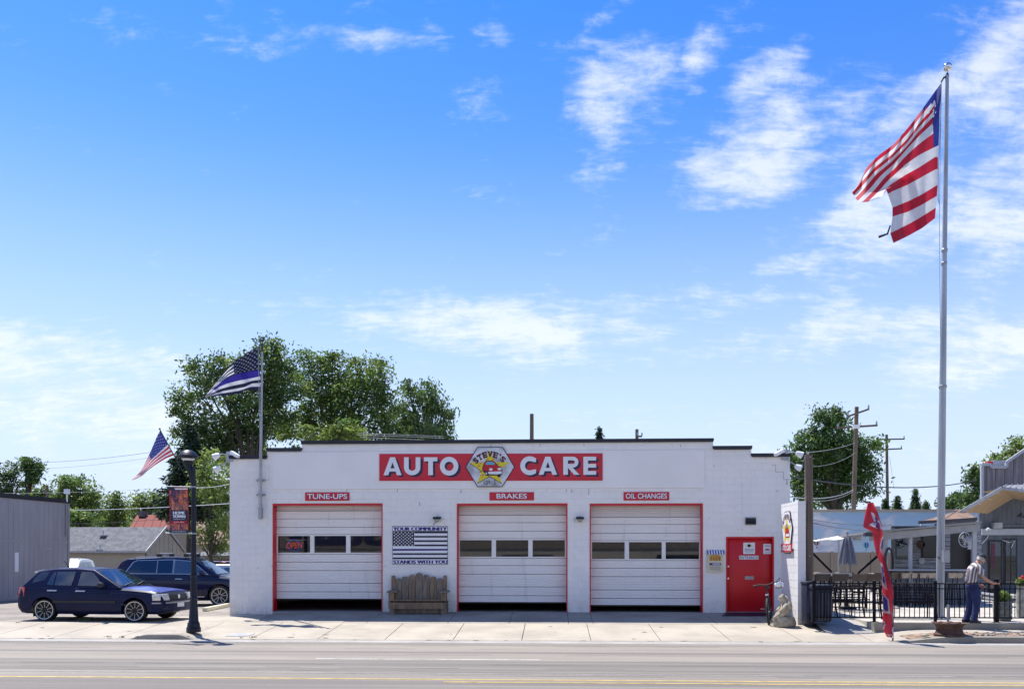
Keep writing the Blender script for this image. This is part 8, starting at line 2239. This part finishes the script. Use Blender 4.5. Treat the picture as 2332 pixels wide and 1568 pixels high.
# trees over the patio side
rg_ = 'trees beyond the mural building'
Ib = [(1882, 965, 24), (1855, 1000, 34), (1905, 992, 34), (1938, 1015, 32), (1832, 1060, 34), (1880, 1065, 50), (1935, 1070, 44), (1968, 1040, 28), (1988, 1012, 13), (1850, 1120, 42), (1910, 1120, 54), (1965, 1108, 30), (1818, 1025, 16), (1984, 1078, 15), (1866, 945, 14), (1900, 940, 12), (1922, 960, 16), (1875, 1025, 40), (1925, 1040, 36), (1808, 1085, 18), (1810, 1120, 24)]
tree('poplar_tree', 'tall dense dark green poplar behind the wooden power poles and the mural building', Ib, 72, 1895, ['leaf_dark', 'leaf_mid', 'leaf_mid'], 41, per=5.0, leaf=.19, sig=.48, trunk_r=.45, group=rg_)
tree('round_tree', 'small dark tree tip just over the garage corner security camera', [(1785, 1035, 9), (1795, 1045, 12), (1803, 1060, 14)], 70, 1797, ['leaf_dark', 'leaf_mid'], 42, per=8, leaf=.17, sig=.3, group=rg_, trunk_r=.1, limbs=5)
for i, (x, yt, yb, wp, lab) in enumerate(((2043, 1128, 1185, 26, 'low leaning juniper over the mural wall beside the second power pole'), (2085, 1112, 1185, 20, 'scraggly juniper with a forked tip above the mural wall'), (2109, 1140, 1185, 16, 'small juniper tip nearest the steel flagpole over the mural wall'), (2016, 1134, 1190, 20, 'small juniper directly above the feather banner tip'))):
    conifer(lab, x, yt, yb, wp, 74, 50 + i, mats=('needle', 'leaf_dark', 'leaf_mid'), levels=12, group=rg_)
tree('round_tree', 'low green tree just past the steel flagpole above the mural wall', [(2150, 1150, 10), (2166, 1142, 11), (2176, 1150, 9), (2160, 1158, 14), (2178, 1130, 5)], 75, 2163, ['leaf_mid', 'leaf_dark'], 61, per=7, leaf=.18, sig=.35, group=rg_, trunk_r=.12, limbs=6)
tree('round_tree', 'dark green tree against the edge of the old plank false front', [(2215, 1120, 16), (2205, 1140, 14), (2224, 1100, 14), (2226, 1070, 9), (2216, 1085, 8), (2225, 1140, 18)], 68, 2220, ['leaf_mid', 'leaf_dark'], 62, per=7, leaf=.17, sig=.38, group=rg_, trunk_r=.15, limbs=8)
tree('round_tree', 'pale green tree rising behind the plank false front', [(2305, 1036, 20), (2335, 1022, 22), (2275, 1050, 13), (2360, 1035, 36), (2254, 1062, 8), (2322, 1010, 12), (2400, 1020, 50)], 66, 2330, ['leaf_light', 'leaf_mid', 'leaf_light'], 63, per=5.5, leaf=.17, sig=.42, group=rg_)
# the wood that closes the view behind everything
g = np.random.default_rng(5); bl = []
for k in range(150):
    X = -150 + 300 * k / 149 + g.uniform(-1, 1); Y = 150 + g.uniform(-12, 12); r = g.uniform(2.2, 4.2)
    bl.append((X, Y, g.uniform(.5, 2.6) + (3.2 if X < 0 else 1.0), r, r))
V, Q, mi, _c = crown_mesh(bl, 1.6, .42, 1.0, ['leaf_mid', 'leaf_dark', 'leaf_light'], 71)
wd_ = link('far_wood', np_mesh('far_wood', V, Q, mi, ['leaf_mid', 'leaf_dark', 'leaf_light'])); stuff(wd_); tag(wd_, 'low belt of distant green trees closing the view behind the houses', 'trees')

# ================================================================ POLES AND WIRES
def upole(label, xt, yt, xb_, yb_, t_, r, arms, extra=None):
    top_, bot_ = T(xt, yt, t_), T(xb_, yb_, t_)
    d = top_ - bot_; k = (bot_.z + .2) / d.z; foot = bot_ - d * k
    foot.z = -.19
    t = thing('power_pole', label, 'power pole', foot, group='wooden power poles on the skyline')
    P('shaft', B().tube([foot, top_], [r * 1.3, r], 12), 'pole_wood', t, True)
    for (xa, ya, xb2, yb2, w_) in arms:
        P('crossarm', B().beam(T(xa, ya, t_ - .25), T(xb2, yb2, t_ - .25), .10, .12), 'pole_wood', t)
        for f_ in (.02, .98): q_ = T(xa, ya, t_ - .25).lerp(T(xb2, yb2, t_ - .25), f_); P('insulator', B().lathe([(0, 0), (.06, 0), (.045, .06), (.07, .09), (.04, .16), (.05, .22), (0, .24)], (q_.x, q_.y, q_.z + .06), 10), 'steel_dull', t, True)
    return t
up1 = upole('tall wooden power pole with two crossarms in front of the poplar', 1951, 926, 1944, 1156, 58, .13, [(1930, 948, 1979, 931, 1), (1907, 974, 1998, 968, 1)])
P('transformer', B().box(T(1942, 972, 57.6).x, T(1957, 972, 57.6).x, T(1950, 970, 57.6).y - .1, T(1950, 970, 57.6).y + .1, T(0, 975, 57.6).z, T(0, 967, 57.6).z), 'bulb_white', up1)
upole('thinner dark power pole standing alone against the sky past the poplar', 2019, 989, 2021, 1134, 82, .12, [(1996, 1000, 2060, 999, 1), (1988, 1024, 2054, 1021, 1)])
upole('bare wooden pole top above the AUTO CARE sign', 1211, 942, 1211, 1010, 60, .13, [])
upole('short wooden pole stub above the third garage door roofline', 1450.5, 977, 1450.5, 1010, 66, .12, [(1452, 993, 1462, 993, 1)])
upole('thin grey pole above the metal shed roof', 107, 1104, 108, 1145, 80, .13, [])
wires = [
 ('thin wire crossing the sky above the grey shed towards the lamp flag', (0, 1053, 60), (345, 1029, 50), .010, 'wire_dark', .2),
 ('second thin wire below the first above the grey shed', (0, 1068, 60), (345, 1041, 50), .007, 'wire_dark', .2),
 ('pale cable running from the shed corner past the lamp post to the garage', (158, 1161, 48), (523, 1146, 30), .015, 'wire_pale', .05),
 ('upper pale cable tied to the garage side wall at banner height', (434, 1109, 30), (523, 1102, 27), .012, 'wire_pale', .05),
 ('thin cable over the red roof behind the street banner', (158, 1192, 60), (523, 1168, 45), .010, 'wire_dark', .1),
 ('fine cable above the far trees over the grey shed', (-40, 1122, 70), (345, 1113, 60), .010, 'wire_pale', .1),
 ('highest roofline wire in front of the willow tree', (815, 986, 45), (1010, 993, 45), .010, 'wire_pale', .0),
 ('middle roofline wire in front of the willow tree', (815, 990, 45), (1012, 997, 45), .010, 'wire_pale', .0),
 ('lowest roofline wire in front of the willow tree', (820, 995, 45), (1005, 1003, 45), .010, 'wire_pale', .0),
 ('twisted service cable from the garage corner past the flagpole to the false front', (1798, 1084, 27), (2225, 1093, 42), .022, 'wire_dark', .35),
 ('thick pale cable from the garage side to the tall power pole', (1798, 1131, 30), (1944, 1114, 58), .02, 'wire_pale', .25),
 ('wire from the wooden pole top to the tall power pole', (1835, 1030, 30), (1948, 1007, 58), .010, 'wire_pale', .1),
 ('lower slanting wire across the poplar to the tall power pole', (1850, 1062, 40), (1948, 1030, 58), .008, 'wire_pale', .2),
 ('slanting wire low across the poplar', (1850, 1140, 45), (1944, 1118, 58), .010, 'wire_pale', .2),
 ('upper wire across the sky mural', (1852, 1183, 40), (2030, 1195, 38), .012, 'wire_dark', .1),
 ('lower wire across the sky mural', (1852, 1190, 40), (2010, 1208, 38), .014, 'wire_dark', .1),
 ('guy wire slanting down from the thinner power pole', (2026, 1040, 82), (2036, 1112, 82), .012, 'wire_dark', .0)]
for lab, a, c, r, m, sag in wires:
    p0, p1 = T(*a), T(*c)
    pts_ = [p0.lerp(p1, k / 10) - Vector((0, 0, sag * 4 * (k / 10) * (1 - k / 10))) for k in range(11)]
    o = obj('overhead_wire', B().tube(pts_, r, 5, caps=False), m); tag(o, lab, 'overhead wire', 'overhead wires')
